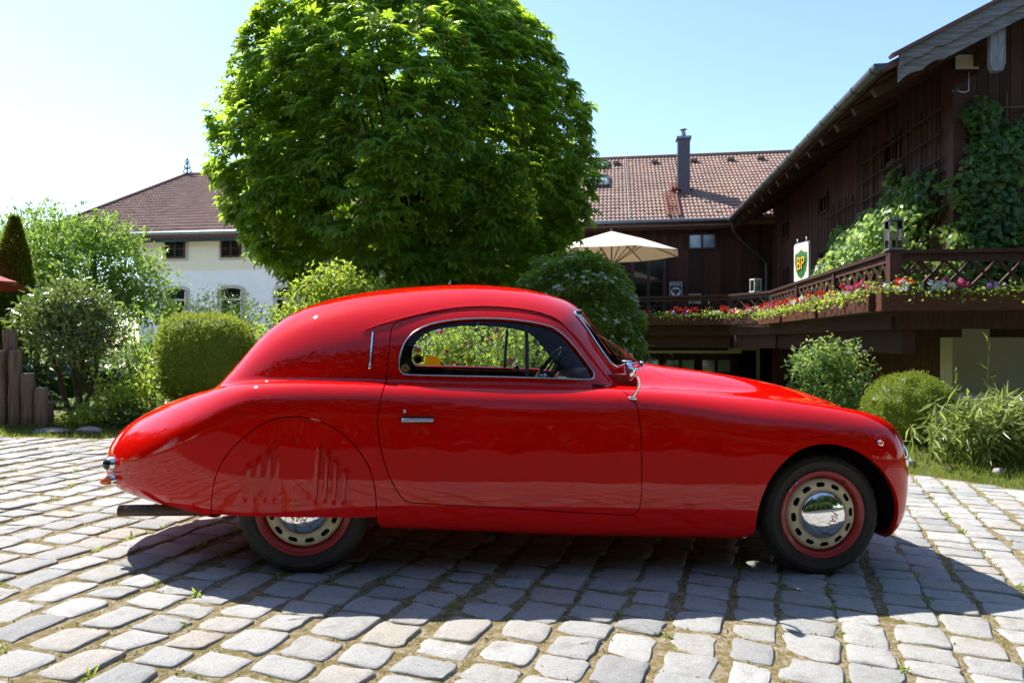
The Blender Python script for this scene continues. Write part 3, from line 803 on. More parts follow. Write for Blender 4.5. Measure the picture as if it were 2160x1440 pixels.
# ---------------------------------------------------------------- terrace and balcony
# rail line: along the gable front, round the corner, back along the barn, then across in front of the wing
DZ = 1.50; HZ = 2.27
RL = [(9.2, 9.62), (3.63, 9.62), (3.70, 16.8), (2.94, 18.0), (0.60, 18.62), (-4.6, 18.62)]
tr = house_root('terrace', 3.7, 18.6, -1.4, 'dark timber terrace deck above the garage with crossed slat railing', 'balcony')
L = lambda a, b_, z: np.array([a - 3.7, b_ - 18.6, z + 1.4])
b = MB(); b.prism([(9.2, 9.70), (3.70, 9.70), (3.78, 16.8), (3.0, 18.1), (0.6, 18.72), (-4.6, 18.72), (-4.6, 25.4), (5.5, 25.4), (5.5, 12.0), (9.2, 12.0)], L(0, 0, DZ - 0.06), (1, 0, 0), (0, 1, 0), (0, 0, 0.06)); b.build('deck', M['balcony_wood'], tr)
def seg(i): return np.array(RL[i]), np.array(RL[i+1])
for i in range(5):
    p, q = seg(i); d = (q - p)/np.linalg.norm(q - p); nn = np.array([d[1], -d[0]])
    p3 = lambda a, z: L(a[0], a[1], z)
    out_ = nn if i > 0 else np.array([0, -1.0])
    if i > 0:
        out_ = np.array([-d[1], d[0]]); 
        c_ = (p + q)/2
        if (out_ @ (np.array([0.0, 0.0]) - c_)) < 0: out_ = -out_
    b = MB(); b.beam(p3(p, HZ - 0.035), p3(q, HZ - 0.035), 0.15, 0.05); b.build('handrail', M['balcony_wood'], tr)
    b = MB(); b.beam(p3(p, HZ - 0.11), p3(q, HZ - 0.11), 0.07, 0.09); b.build('top_rail', M['balcony_wood'], tr)
    b = MB(); b.beam(p3(p, DZ + 0.26), p3(q, DZ + 0.26), 0.06, 0.08); b.build('bottom_rail', M['balcony_wood'], tr)
    b = MB(); b.beam(p3(p - out_*0.0, DZ - 0.14), p3(q, DZ - 0.14), 0.10, 0.24); b.build('fascia_beam', M['balcony_wood'], tr)
    if i >= 2 or i == 1:
        b = MB(); off = -out_*0.18; b.beam(p3(p + off, DZ - 0.42), p3(q + off, DZ - 0.42), 0.16, 0.32); b.build('main_beam', M['red_beam'], tr)
    Ls = np.linalg.norm(q - p); pitch = 0.30; n = max(int(Ls/pitch), 1)
    zlo, zhi = DZ + 0.29, HZ - 0.15
    for k_ in range(n):
        x0 = p + d*(k_*Ls/n); x1 = p + d*((k_ + 1)*Ls/n)
        b = MB(); b.beam(p3(x0 + out_*0.012, zlo), p3(x1 + out_*0.012, zhi), 0.022, 0.045, np.append(out_, 0)); b.build('slat', M['balcony_wood'], tr)
        b = MB(); b.beam(p3(x0 - out_*0.012, zhi), p3(x1 - out_*0.012, zlo), 0.022, 0.045, np.append(out_, 0)); b.build('slat', M['balcony_wood'], tr)
    npst = max(int(Ls/1.9), 1)
    for k_ in range(npst + (1 if i in (0, 4) else 0)):
        x0 = p + d*(k_*Ls/npst)
        if i == 0 and k_ == npst: continue
        b = MB(); b.box(p3(x0, (DZ - 0.1 + HZ - 0.06)/2), (0.115, 0.115, HZ - DZ + 0.04), np.array(Matrix.Rotation(math.atan2(d[1], d[0]), 3, 'Z'))); b.build('post', M['balcony_wood'], tr)
b = MB(); b.box(L(3.63, 9.62, (DZ + HZ)/2 - 0.03), (0.14, 0.14, HZ - DZ + 0.1)); b.build('corner_post', M['balcony_wood'], tr)
# joists under the balcony in front of the white wall
for a in (3.95, 4.9, 5.85, 7.1):
    b = MB(); b.box(L(a, 10.9, DZ - 0.13), (0.18, 2.4, 0.14)); b.build('joist', M['balcony_wood'], tr)
b = MB(); b.box(L(4.42, 11.0, DZ - 0.28), (1.24, 0.22, 0.16)); b.build('cross_beam', M['balcony_wood'], tr)
b = MB(); b.box(L(6.8, 11.0, DZ - 0.28), (2.56, 0.22, 0.16)); b.build('cross_beam', M['balcony_wood'], tr)
# garage front under the terrace
b = MB(); b.box(L(-0.6, 20.6, -0.1), (8.4, 0.2, 3.0)); gw = b.build('garage_wall', M['barn_boards'], tr)
b = MB(); b.box(L(0.9, 19.05, 0.80), (5.0, 0.10, 0.07)); b.build('lintel', M['stone_trim'], tr)
for a in (0.95, 1.95, 2.95):
    b = MB(); b.box(L(a, 20.46, -0.25), (0.92, 0.08, 2.0)); gd = b.build('garage_door', M['barn_boards'], tr)
    for sx in (-0.21, 0.21):
        b = MB(); b.box(L(a + sx, 20.40, 0.38), (0.34, 0.03, 0.34)); b.build('pane', M['sky_reflection_pane'], gd)
b = MB(); b.box(L(4.10, 20.40, -0.2), (0.09, 0.10, 2.2)); b.box(L(3.72, 20.40, 0.86), (0.85, 0.10, 0.07)); b.build('door_frame', M['stone_trim'], tr)
b = MB(); b.box(L(4.7, 18.5, -0.2), (1.2, 0.3, 2.4)); b.build('side_wall', M['barn_boards'], tr)
# ================================================================ plants
leaf_mat('leaf_chestnut', (0.056, 0.150, 0.015), (0.150, 0.280, 0.028), (0.52, 0.74, 0.045), 0.52, 0.42, 0.35)
leaf_mat('leaf_apple', (0.084, 0.162, 0.030), (0.156, 0.246, 0.054), (0.360, 0.552, 0.072), 0.46, 0.38, 0.4)
leaf_mat('leaf_lime', (0.12, 0.20, 0.022), (0.20, 0.28, 0.040), (0.52, 0.66, 0.07), 0.50, 0.45, 0.3)
leaf_mat('leaf_box', (0.127, 0.178, 0.021), (0.253, 0.299, 0.039), (0.391, 0.483, 0.046), 0.36, 0.45, 0.35)
leaf_mat('leaf_yew', (0.111, 0.176, 0.026), (0.267, 0.345, 0.065), (0.494, 0.572, 0.078), 0.38, 0.6, 0.2)
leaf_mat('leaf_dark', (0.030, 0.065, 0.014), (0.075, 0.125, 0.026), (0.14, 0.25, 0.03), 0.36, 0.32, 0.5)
leaf_mat('leaf_glossy', (0.090, 0.138, 0.036), (0.192, 0.240, 0.078), (0.288, 0.408, 0.072), 0.34, 0.25, 0.8)
leaf_mat('leaf_dogwood', (0.060, 0.132, 0.017), (0.156, 0.252, 0.034), (0.384, 0.576, 0.048), 0.42, 0.4, 0.35)
leaf_mat('leaf_vine', (0.052, 0.127, 0.032), (0.121, 0.218, 0.063), (0.460, 0.621, 0.138), 0.45, 0.36, 0.4)
leaf_mat('leaf_bamboo', (0.15, 0.20, 0.045), (0.27, 0.31, 0.10), (0.46, 0.54, 0.12), 0.42, 0.36, 0.4)
leaf_mat('leaf_grass', (0.12, 0.165, 0.022), (0.23, 0.26, 0.055), (0.42, 0.50, 0.06), 0.45, 0.5, 0.25)
leaf_mat('leaf_moss', (0.12, 0.12, 0.022), (0.21, 0.20, 0.05), (0.24, 0.26, 0.04), 0.35, 0.6, 0.2)
leaf_mat('leaf_thuja', (0.072, 0.126, 0.014), (0.156, 0.210, 0.026), (0.312, 0.408, 0.036), 0.34, 0.6, 0.2)
leaf_mat('leaf_far', (0.022, 0.046, 0.010), (0.042, 0.075, 0.016), (0.04, 0.07, 0.015), 0.2, 0.6, 0.2)
leaf_mat('petal_white', (0.66, 0.68, 0.60), (0.80, 0.80, 0.74), (0.5, 0.52, 0.42), 0.30, 0.6, 0.3)
leaf_mat('petal_pink', (0.45, 0.03, 0.13), (0.62, 0.08, 0.24), (0.5, 0.06, 0.18), 0.30, 0.5, 0.3)
leaf_mat('petal_red', (0.55, 0.020, 0.015), (0.70, 0.05, 0.03), (0.6, 0.05, 0.03), 0.30, 0.5, 0.3)
leaf_mat('petal_yellow', (0.72, 0.56, 0.05), (0.80, 0.70, 0.20), (0.6, 0.5, 0.1), 0.30, 0.5, 0.3)
leaf_mat('petal_purple', (0.22, 0.08, 0.40), (0.36, 0.20, 0.58), (0.3, 0.15, 0.45), 0.30, 0.5, 0.3)
leaf_mat('chestnut_candle', (0.20, 0.13, 0.07), (0.36, 0.27, 0.17), (0.2, 0.14, 0.07), 0.25, 0.7, 0.2)
leaf_mat('gravel_crumb', (0.16, 0.115, 0.05), (0.55, 0.47, 0.35), (0.3, 0.2, 0.1), 0.0, 0.9, 0.2)
plain('bark', (0.075, 0.055, 0.040), 0.9, col2=(0.035, 0.026, 0.020), scale=5, bmp=0.8, bscale=18, vs=(3, 3, 0.6), bdist=0.02)
plain('twig', (0.085, 0.055, 0.035), 0.85, var=0.4, scale=8)
plain('pale_twig', (0.17, 0.12, 0.075), 0.85, var=0.3, scale=8)

def lobe(w=0.5, fold=0.10, tip=0.08, wide=0.5):
    """one leaf along +x, unit length: six vertices, four triangles, folded on the rib and drooping at the tip"""
    V = np.array([(0, 0, 0), (wide, -w/2, fold), (wide, w/2, fold), (1, 0, -tip), (wide*0.45, 0, 0.0), (wide*1.05, 0, -tip*0.2)], float)
    F = np.array([(0, 1, 4), (0, 4, 2), (4, 1, 5), (4, 5, 2), (1, 3, 5), (5, 3, 2)])
    return V, F
def small_leaf(w=0.55, fold=0.12):
    V = np.array([(0, 0, 0), (0.5, -w/2, fold), (1, 0, -0.03), (0.5, w/2, fold)], float)
    return V, np.array([(0, 1, 2), (0, 2, 3)])
def palm_leaf(n=7, w=0.36):
    V0, F0 = lobe(w, 0.06, 0.16, 0.62); Vs, Fs = [], []; k = 0
    for i in range(n):
        a = math.radians(-125 + 250*i/(n - 1)); L_ = 1.0 - 0.42*abs(i - (n-1)/2)/((n-1)/2)
        c, s = math.cos(a), math.sin(a); v = V0*np.array([L_, L_, 1.0]); v[:, 2] -= 0.10*v[:, 0]
        Vs.append(np.stack([v[:, 0]*c - v[:, 1]*s, v[:, 0]*s + v[:, 1]*c, v[:, 2]], 1)); Fs.append(F0 + k); k += len(V0)
    return np.concatenate(Vs), np.concatenate(Fs)
def vine_leaf():
    a = np.radians([0, 28, 52, 82, 120, 160, 200, 240, 278, 308, 332]); r = np.array([1, .66, .92, .60, .72, .35, .35, .72, .60, .92, .66])
    V = np.concatenate([[[0, 0, 0.0]], np.stack([r*np.cos(a), r*np.sin(a), -0.14*r*r], 1)]); V[:, 0] += 0.3
    return V, np.array([(0, i+1, (i+1) % 11 + 1) for i in range(11)])
def star4():
    V0, F0 = small_leaf(0.5, 0.02); Vs, Fs = [], []
    for i in range(4):
        a = i*math.pi/2; c, s = math.cos(a), math.sin(a)
        Vs.append(np.stack([V0[:, 0]*c - V0[:, 1]*s, V0[:, 0]*s + V0[:, 1]*c, V0[:, 2] - 0.15*V0[:, 0]], 1)); Fs.append(F0 + 4*i)
    return np.concatenate(Vs), np.concatenate(Fs)

def norm(v): return v/(np.linalg.norm(v, axis=-1, keepdims=True) + 1e-9)
def leaves(tmpl, P, D, U, size, rg, rnd=None):
    """place a leaf template at every P, pointing along D with its upper side towards U"""
    V0, F0 = tmpl; n = len(P); k = len(V0)
    D = norm(D); U = norm(U - D*np.sum(U*D, 1, keepdims=True)); S = np.cross(U, D)
    size = np.broadcast_to(np.asarray(size, float), (n,))
    V = P[:, None, :] + size[:, None, None]*(V0[None, :, 0:1]*D[:, None, :] + V0[None, :, 1:2]*S[:, None, :] + V0[None, :, 2:3]*U[:, None, :])
    F = (F0[None] + (np.arange(n)*k)[:, None, None]).reshape(-1, F0.shape[1])
    if rnd is None: rnd = rg.random(n)
    return V.reshape(-1, 3), F, np.repeat(rnd, k)
def join(parts):
    Vs, Fs, Rs, n = [], [], [], 0
    for V, F, R in parts: Vs.append(V); Fs.append(F + n); Rs.append(R); n += len(V)
    return np.concatenate(Vs), np.concatenate(Fs), np.concatenate(Rs)
def leafobj(name, parts, mat, parent, org=(0, 0, 0), kind=None, smooth=False):
    V, F, R = join(parts)
    o = link(name, npmesh(name, V - np.asarray(org, float), F, smooth, rnd=np.clip(R, 0, 1)), parent, mat)
    if kind: o['kind'] = kind
    return o
def sphere_dirs(n, rg):
    v = rg.normal(size=(n, 3)); return norm(v)
def lump(d, seed, amp=0.18, f=2.2):
    """cheap smooth noise on directions"""
    r2 = np.random.default_rng(seed); out = np.zeros(len(d))
    for i in range(7):
        k = r2.normal(size=3)*f*(1 + 0.45*i); out += np.sin(d @ k + r2.uniform(0, 6.28))/(1 + 0.5*i)
    return 1 + amp*out/2.2
def blob_points(c, rad, n, rg, seed, inner=0.75, amp=0.16, f=2.2, squash=None, power=None):
    d = sphere_dirs(n, rg)
    if power: 
        m = (np.abs(d)**power).sum(1)**(1/power); dd = d/m[:, None]
    else: dd = d
    r = lump(d, seed, amp, f)*(inner + (1 - inner)*rg.random(n)**0.6)
    P = np.asarray(c) + dd*r[:, None]*np.asarray(rad)
    if squash is not None: P = squash(P)
    return P, norm(dd/np.asarray(rad))
def core(c, rad, seed, amp=0.16, f=2.2, k=0.8, power=None, squash=None):
    """leafy inner mass so that clipped bushes are not see-through"""
    nu, nv = 28, 16
    u = np.linspace(0, 2*np.pi, nu, endpoint=False); v = np.linspace(0.05, np.pi - 0.05, nv)
    U_, W_ = np.meshgrid(u, v, indexing='ij')
    d = np.stack([np.sin(W_)*np.cos(U_), np.sin(W_)*np.sin(U_), np.cos(W_)], -1).reshape(-1, 3)
    dd = d/((np.abs(d)**power).sum(1)**(1/power))[:, None] if power else d
    P = np.asarray(c) + dd*(lump(d, seed, amp, f)*k)[:, None]*np.asarray(rad)
    if squash is not None: P = squash(P)
    i, j = np.meshgrid(np.arange(nu), np.arange(nv - 1), indexing='ij'); i2 = (i + 1) % nu
    Q = np.stack([i*nv + j, i*nv + j + 1, i2*nv + j + 1, i2*nv + j], -1).reshape(-1, 4)
    F = np.concatenate([Q[:, [0, 1, 2]], Q[:, [0, 2, 3]]])
    return P, F, np.zeros(len(P))
def limb(b, p0, p1, r0, r1, rg, wig=0.08, k=7, n=7):
    p0, p1 = np.asarray(p0, float), np.asarray(p1, float); t = np.linspace(0, 1, n)[:, None]
    L_ = np.linalg.norm(p1 - p0); off = np.cumsum(rg.normal(0, wig*L_/n, (n, 3)), 0); off -= off[0] + t*(off[-1] - off[0])
    pts = p0 + (p1 - p0)*t + off
    b.tube(pts, np.linspace(r0, r1, n), k); return pts
def ground_at(x, y): return float(garden_z(x, y))
def plant_root(name, x, y, label, cat, group=None):
    return empty(name, (x, y, ground_at(x, y)), 0, label, cat, group)

# ---------------------------------------------------------------- the big chestnut
rg = np.random.default_rng(21)
cx, cy = -1.80, 12.6; gz0 = ground_at(cx, cy)
ct = plant_root('chestnut_tree', cx, cy, 'large dense horse chestnut tree with rounded crown rising behind the red coupe', 'tree')
org = np.array([cx, cy, gz0])
zk = [1.75, 2.1, 2.6, 3.4, 4.3, 5.2, 5.9, 6.6, 7.15, 7.55, 7.8]; rk = [1.35, 2.1, 2.65, 3.0, 3.12, 3.02, 2.75, 2.25, 1.6, 0.9, 0.2]
nsh = 2450
zz = rg.uniform(1.8, 7.78, nsh*2); prob = np.interp(zz, zk, rk)/3.1; zz = zz[rg.random(nsh*2) < prob][:nsh]; nsh = len(zz)
ph = rg.uniform(0, 2*np.pi, nsh)
dirs = np.stack([np.cos(ph), np.sin(ph), (zz - 5.0)/3.5], 1)
rr = np.interp(zz, zk, rk)*0.96*lump(norm(dirs), 5, 0.125, 4.4)
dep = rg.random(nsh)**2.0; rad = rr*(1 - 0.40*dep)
T = np.stack([cx + rad*np.cos(ph), cy + rad*np.sin(ph), zz], 1)
outw = norm(np.stack([np.cos(ph), np.sin(ph), np.clip((zz - 4.2)/3.0, -0.35, 1.3)], 1))
parts = []
nl = 7
tm = palm_leaf(7, 0.38)
for k in range(nl):
    a = 2*np.pi*k/nl + rg.uniform(0, 6.28, nsh)
    t1 = norm(np.cross(outw, rg.normal(size=(nsh, 3)))); t2 = np.cross(outw, t1)
    rdl = np.cos(a)[:, None]*t1 + np.sin(a)[:, None]*t2
    D = norm(outw*rg.uniform(0.25, 0.9, nsh)[:, None] + rdl*0.9 + np.array([0, 0, -0.30]))
    P = T + D*rg.uniform(0.07, 0.17, nsh)[:, None] + rg.normal(0, 0.02, (nsh, 3))
    U = norm(np.array([0, 0, 1.0]) + 0.55*outw + rg.normal(0, 0.28, (nsh, 3)))
    D = norm(D - U*np.sum(D*U, 1, keepdims=True)*0.75)
    sz = rg.uniform(0.15, 0.245, nsh)
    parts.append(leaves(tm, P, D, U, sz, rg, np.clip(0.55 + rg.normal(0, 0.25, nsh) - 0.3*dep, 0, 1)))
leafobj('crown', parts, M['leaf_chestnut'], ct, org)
b = MB(); limb(b, (0, 0, -0.1), (0.05, 0.05, 2.3), 0.24, 0.19, rg, 0.03, 12, 9)
b.build('trunk', M['bark'], ct, True)
b = MB()
for k in range(46):
    a = rg.uniform(0, 6.28); z1 = rg.uniform(3.2, 7.1); r1 = np.interp(z1, zk, rk)*rg.uniform(0.45, 0.85)
    z0 = rg.uniform(1.9, 2.5)
    m = np.array([0.35*r1*math.cos(a), 0.35*r1*math.sin(a), z0 + 0.45*(z1 - z0)])
    p = limb(b, (0.05, 0.05, z0 - gz0*0), m, 0.055, 0.035, rg, 0.05, 6, 5); limb(b, m, (r1*math.cos(a), r1*math.sin(a), z1), 0.035, 0.010, rg, 0.05, 5, 6)
b.build('branches', M['bark'], ct, True)
sel = np.where((T[:, 1] < cy - 0.6) & (zz < 6.8) & (zz > 2.4) & (dep < 0.35))[0]
for k in rg.choice(sel, 24, replace=False):
    p = T[k] + outw[k]*0.10; n = 90; t = rg.random(n); a = rg.uniform(0, 6.28, n)
    q = p + np.stack([np.cos(a)*0.05*(1.1 - t), np.sin(a)*0.05*(1.1 - t), 0.20*t], 1)
    leafobj('candle', [leaves(small_leaf(0.8, 0.1), q, rg.normal(size=(n, 3)), rg.normal(size=(n, 3)), rg.uniform(0.012, 0.024, n), rg)], M['chestnut_candle'], ct, org, 'stuff')

# ---------------------------------------------------------------- loose trees and shrubs
def leafy(name, x, y, label, cat, blobs, n, size, tmpl, mat, inner=0.45, amp=0.22, f=3.0, stems=None, droop=-0.1, seed=1, flower=None, stem_mat='twig', upk=0.8, part='crown', corek=0.0, dens=None):
    """blobs: list of (dx, dy, z, rx, ry, rz) relative to the foot; leaves grouped in small sprays"""
    rg = np.random.default_rng(seed); root = plant_root(name, x, y, label, cat); org = np.array([x, y, ground_at(x, y)])
    vol = np.array([b_[3]*b_[4]*b_[5] for b_ in blobs])**0.67; vol /= vol.sum()
    parts = []; allP = []; allN = []
    for k, (dx, dy, z, rx, ry, rz) in enumerate(blobs):
        c = org + np.array([dx, dy, z]); m = int(n*vol[k])
        ns = max(m//7, 3)
        P, N = blob_points(c, (rx, ry, rz), ns, rg, seed*31 + k, inner, amp, f)
        sp = np.repeat(np.arange(ns), 7); mm = len(sp)
        tw_ = norm(N + rg.normal(0, 0.45, N.shape) + np.array([0, 0, 0.25]))
        s_ = rg.uniform(0, 1, mm)[:, None]
        Pp = P[sp] + tw_[sp]*(s_ - 0.5)*size*4.0 + rg.normal(0, size*0.25, (mm, 3))
        D = norm(tw_[sp]*0.6 + rg.normal(0, 0.75, (mm, 3)) + np.array([0, 0, droop])); U = norm(np.array([0, 0, upk]) + 0.7*N[sp] + rg.normal(0, 0.4, (mm, 3)))
        sz = size*rg.uniform(0.65, 1.25, mm)
        hgt = (Pp[:, 2] - c[2])/rz
        parts.append(leaves(tmpl, Pp, D, U, sz, rg, np.clip(0.5 + rg.normal(0, 0.26, mm), 0, 1)))
        allP.append(Pp); allN.append(N[sp])
        if corek: parts.append(core(c, (rx, ry, rz), seed*31 + k, amp, f, corek))
    leafobj(part, parts, M[mat], root, org)
    if stems:
        b = MB()
        for (p0, p1, r0, r1) in stems: limb(b, p0, p1, r0, r1, rg, 0.10, 7, 8)
        b.build('trunk' if cat == 'tree' else 'stem', M[stem_mat], root, True)
    return root, np.concatenate(allP), np.concatenate(allN), org

# apple-like tree at the far left and its neighbour
leafy('garden_tree', -8.05, 13.2, 'loose light green fruit tree in front of the white farmhouse', 'tree',
      [(0, 0, 2.35, 1.15, 1.1, .85), (-0.75, .1, 2.75, .85, .8, .7), (.75, -.1, 2.05, .85, .8, .65), (1.1, 0, 1.55, .55, .6, .45), (-.2, 0, 1.6, 1.1, .9, .5), (-1.2, .2, 1.9, .8, .7, .6), (.25, 0, 2.85, .6, .6, .45)],
      15500, 0.085, small_leaf(0.55), 'leaf_apple', 0.35, 0.25, 3.5,
      [((0, 0, -.1), (.1, 0, 1.4), .13, .10), ((.1, 0, 1.3), (-.9, .1, 2.4), .08, .03), ((.1, 0, 1.3), (.9, 0, 1.9), .07, .03), ((.1, 0, 1.35), (.1, 0, 2.7), .08, .02), ((-.3, .0, 1.7), (-1.3, .1, 1.7), .06, .02)], seed=4, stem_mat='bark')
leafy('garden_tree', -10.7, 14.5, 'green broadleaf tree cut by the left edge of the picture', 'tree',
      [(0, 0, 2.5, 1.4, 1.2, 1.0), (.8, 0, 3.1, .8, .8, .55), (-.9, 0, 2.0, .9, .9, .8), (.9, -.2, 1.7, .8, .7, .6)], 9000, 0.09, small_leaf(0.55), 'leaf_apple', 0.4, 0.25, 3.2,
      [((0, 0, -.1), (0, 0, 2.2), .12, .06), ((0, 0, 1.4), (.9, 0, 2.6), .07, .02)], seed=5, stem_mat='bark')
# thuja column
rg = np.random.default_rng(8); x, y = -8.05, 11.2; root = plant_root('thuja', x, y, 'narrow dark conical evergreen at the left edge behind the posts', 'conifer'); org = np.array([x, y, ground_at(x, y)])
n = 9500; h = rg.random(n)**0.8; a = rg.uniform(0, 6.28, n); r = 0.33*np.interp(h, [0, .15, .5, .8, 1], [.8, 1, .85, .5, .04])*(1 + 0.10*np.sin(a*5 + h*9))*(0.85 + 0.15*rg.random(n))
P = org + np.stack([r*np.cos(a), r*np.sin(a), 0.1 + 2.75*h], 1); N = norm(np.stack([np.cos(a), np.sin(a), np.full(n, 0.9)], 1))
cr = [leaves(small_leaf(0.45), P, norm(N + rg.normal(0, 0.3, N.shape)), np.stack([np.cos(a + 1.57), np.sin(a + 1.57), 0*a], 1) + rg.normal(0, 0.5, N.shape), rg.uniform(0.05, 0.09, n), rg)]
cr.append(core(org + np.array([0, 0, 1.25]), (0.30, 0.30, 1.35), 3, 0.08, 2, 0.85))
leafobj('crown', cr, M['leaf_thuja'], root, org); b = MB(); b.tube([(0, 0, -.1), (0, 0, 0.5)], .06, 8); b.build('trunk', M['bark'], root, True)

# standard rhododendron with bare stems
leafy('rhododendron', -4.95, 7.75, 'round-headed glossy evergreen shrub on bare twisted stems beside the log posts', 'shrub',
      [(0, 0, 1.16, .43, .40, .32), (-.27, 0, 1.04, .28, .3, .24), (.28, .05, 1.02, .28, .3, .24), (.04, -.1, 1.30, .30, .3, .17), (.12, -.1, .80, .28, .25, .14)], 7600, 0.070, lobe(0.36, 0.06, 0.05, 0.55), 'leaf_glossy', 0.6, 0.14, 3.0,
      [((.06, 0, -.1), (-.20, 0, .75), .035, .02), ((.06, 0, -.1), (.15, .05, .9), .035, .018), ((.1, 0, -.1), (-.02, .1, 1.0), .03, .016), ((-.2, 0, .75), (-.35, 0, 1.1), .02, .01), ((.15, .05, .85), (.36, .05, 1.15), .018, .009), ((.12, 0, -.1), (.30, 0, .55), .028, .018), ((.30, 0, .55), (.22, 0, 1.1), .018, .01)], seed=6, upk=0.5)
# clipped yew hedge
def clipped(name, x, y, label, cat, c, rad, n, size, mat, seed, power=3.0, amp=0.05, f=3.0, squash=None, corek=0.93):
    rg = np.random.default_rng(seed); root = plant_root(name, x, y, label, cat); org = np.array([x, y, ground_at(x, y)])
    P, N = blob_points(org + np.array(c), rad, n, rg, seed, 0.90, amp, f, squash, power)
    D = norm(N*0.8 + rg.normal(0, 0.6, N.shape) + np.array([0, 0, 0.35])); U = norm(N + rg.normal(0, 0.7, N.shape))
    stray = rg.random(n) < 0.03
    P = P + N*(np.abs(rg.normal(0, size*0.5, n)) + stray*np.abs(rg.normal(0, size*1.6, n)))[:, None]
    pr = [leaves(small_leaf(0.42), P, D, U, size*rg.uniform(0.7, 1.4, n), rg, np.clip(0.45 + rg.normal(0, 0.26, n), 0, 1)), core(org + np.array(c), rad, seed, amp, f, corek, power, squash)]
    leafobj('foliage', pr, M[mat], root, org); b = MB(); b.tube([(0, 0, -.1), (0, 0, .4)], .04, 7); b.build('stem', M['twig'], root, True)
    return root
hx, hy = -3.52, 8.0; hg = ground_at(hx, hy)
def taper(P):
    Q = P.copy(); k = np.interp(P[:, 2] - hg, [0.1, 0.6, 1.5], [0.70, 0.97, 1.0]); Q[:, 0] = hx + (P[:, 0] - hx)*k; Q[:, 1] = hy + (P[:, 1] - hy)*k; return Q
clipped('hedge', hx, hy, 'clipped rounded yellow-green hedge block behind the tail of the coupe', 'hedge', (0, 0, .70), (.49, .50, .52), 20000, 0.030, 'leaf_yew', 12, 3.2, 0.065, 5.0, taper, 0.94)
clipped('box_ball', 4.27, 7.45, 'clipped green box ball beside the bamboo', 'shrub', (0, 0, .36), (.42, .42, .38), 15000, 0.024, 'leaf_box', 13, 2.2, 0.075, 4.5)

# bright shrub behind the cabin
leafy('lime_shrub', -2.25, 8.4, 'bright lime green leafy shrub just behind the coupe roof', 'shrub',
      [(0, 0, 1.25, .62, .5, .52), (-.5, 0, .85, .50, .45, .45), (.45, 0, 1.42, .45, .42, .35), (.1, -.1, 1.62, .38, .35, .22), (-.8, -.1, .6, .35, .35, .4), (.75, 0, 1.15, .4, .4, .45)], 10500, 0.068, lobe(0.45, 0.08, 0.1), 'leaf_lime', 0.35, 0.25, 3.5,
      [((0, 0, -.1), (.1, 0, 1.2), .03, .012), ((0, 0, -.1), (-.5, 0, .9), .03, .012), ((0, 0, -.1), (.5, 0, 1.3), .03, .012)], seed=14)
# flowering dogwood
rg = np.random.default_rng(15); x, y = 0.80, 8.7
dw = plant_root('dogwood', x, y, 'dense dogwood bush covered in small white star flowers behind the windscreen', 'shrub'); dorg = np.array([x, y, ground_at(x, y)])
dc = dorg + np.array([0, 0, 1.20]); drad = (.74, .68, .98)
dP, dN = blob_points(dc, drad, 15500, rg, 15, 0.86, 0.10, 4.2, None, 2.3)
tier = 0.5 + 0.5*np.sin(dP[:, 2]*17 + 2.2*np.sin(dP[:, 0]*5) + 1.7*np.sin(dP[:, 1]*6))
dP = dP + dN*(0.075*tier)[:, None]*np.array([1, 1, .5])
m = len(dP); D = norm(dN*0.85 + rg.normal(0, 0.35, (m, 3)) + np.array([0, 0, -0.42])); U = norm(dN*0.5 + np.array([0, 0, 0.85]) + rg.normal(0, 0.25, (m, 3)))
leafobj('crown', [leaves(lobe(0.44, 0.06, 0.18), dP, D, U, rg.uniform(0.055, 0.10, m), rg, np.clip(0.25 + 0.5*tier + rg.normal(0, 0.2, m), 0, 1)), core(dc, drad, 15, 0.10, 4.2, 0.87, 2.3)], M['leaf_dogwood'], dw, dorg)
b = MB(); b.tube([(0, 0, -.1), (0, 0, .5)], .05, 8); b.build('stem', M['twig'], dw, True)
rg = np.random.default_rng(16)
front_ = np.where((dP[:, 1] < dorg[1] - 0.18) & (dP[:, 2] > dorg[2] + 0.35))[0]; pk = rg.choice(front_, 240, replace=False)
nn = norm(dN[pk] + np.array([0, 0, 0.7])); leafobj('bracts', [leaves(star4(), dP[pk] + dN[pk]*0.05, norm(np.cross(nn, rg.normal(size=nn.shape))), nn, rg.uniform(0.030, 0.046, 240), rg)], M['petal_white'], dw, dorg, 'stuff')
# roses seen through the car windows
def rose_heads(root, P, org, r, mat, seed):
    rg = np.random.default_rng(seed); n = 26; d = sphere_dirs(n, rg); d[:, 2] = np.abs(d[:, 2])*0.8; d = norm(d)
    V, F, R = leaves(lobe(0.9, 0.15, 0.0), d*0.15, norm(np.cross(d, rg.normal(size=d.shape)) + d*0.8), d, np.full(n, 0.75), rg)
    me = npmesh('rose_bloom', V, F, False, rnd=R); me.materials.append(M[mat])
    for p in P:
        o = link('rose_bloom', me, root); o.location = p - org; s = r*rg.uniform(0.7, 1.25); o.scale = (s, s, s); o.rotation_euler = (rg.normal(0, 0.5), rg.normal(0, 0.5), rg.uniform(0, 6))
rb, P_, N_, ro = leafy('rose_bush', -0.42, 7.0, 'sunlit rose bush with pink blooms seen through the coupe windows', 'shrub',
      [(0, 0, .75, .9, .5, .55), (-.55, 0, .85, .5, .45, .45), (.6, 0, .80, .5, .45, .45), (.1, -.1, 1.05, .6, .4, .3)], 7000, 0.055, lobe(0.55, 0.08, 0.08), 'leaf_lime', 0.45, 0.22, 3.0,
      [((0, 0, -.1), (-.3, 0, .9), .02, .008), ((0, 0, -.1), (.4, 0, .9), .02, .008), ((0, 0, -.1), (0, 0, 1.1), .02, .008)], seed=17)
rg = np.random.default_rng(18); f_ = np.where((P_[:, 1] < ro[1] - 0.22) & (P_[:, 2] > ro[2] + 0.62))[0]
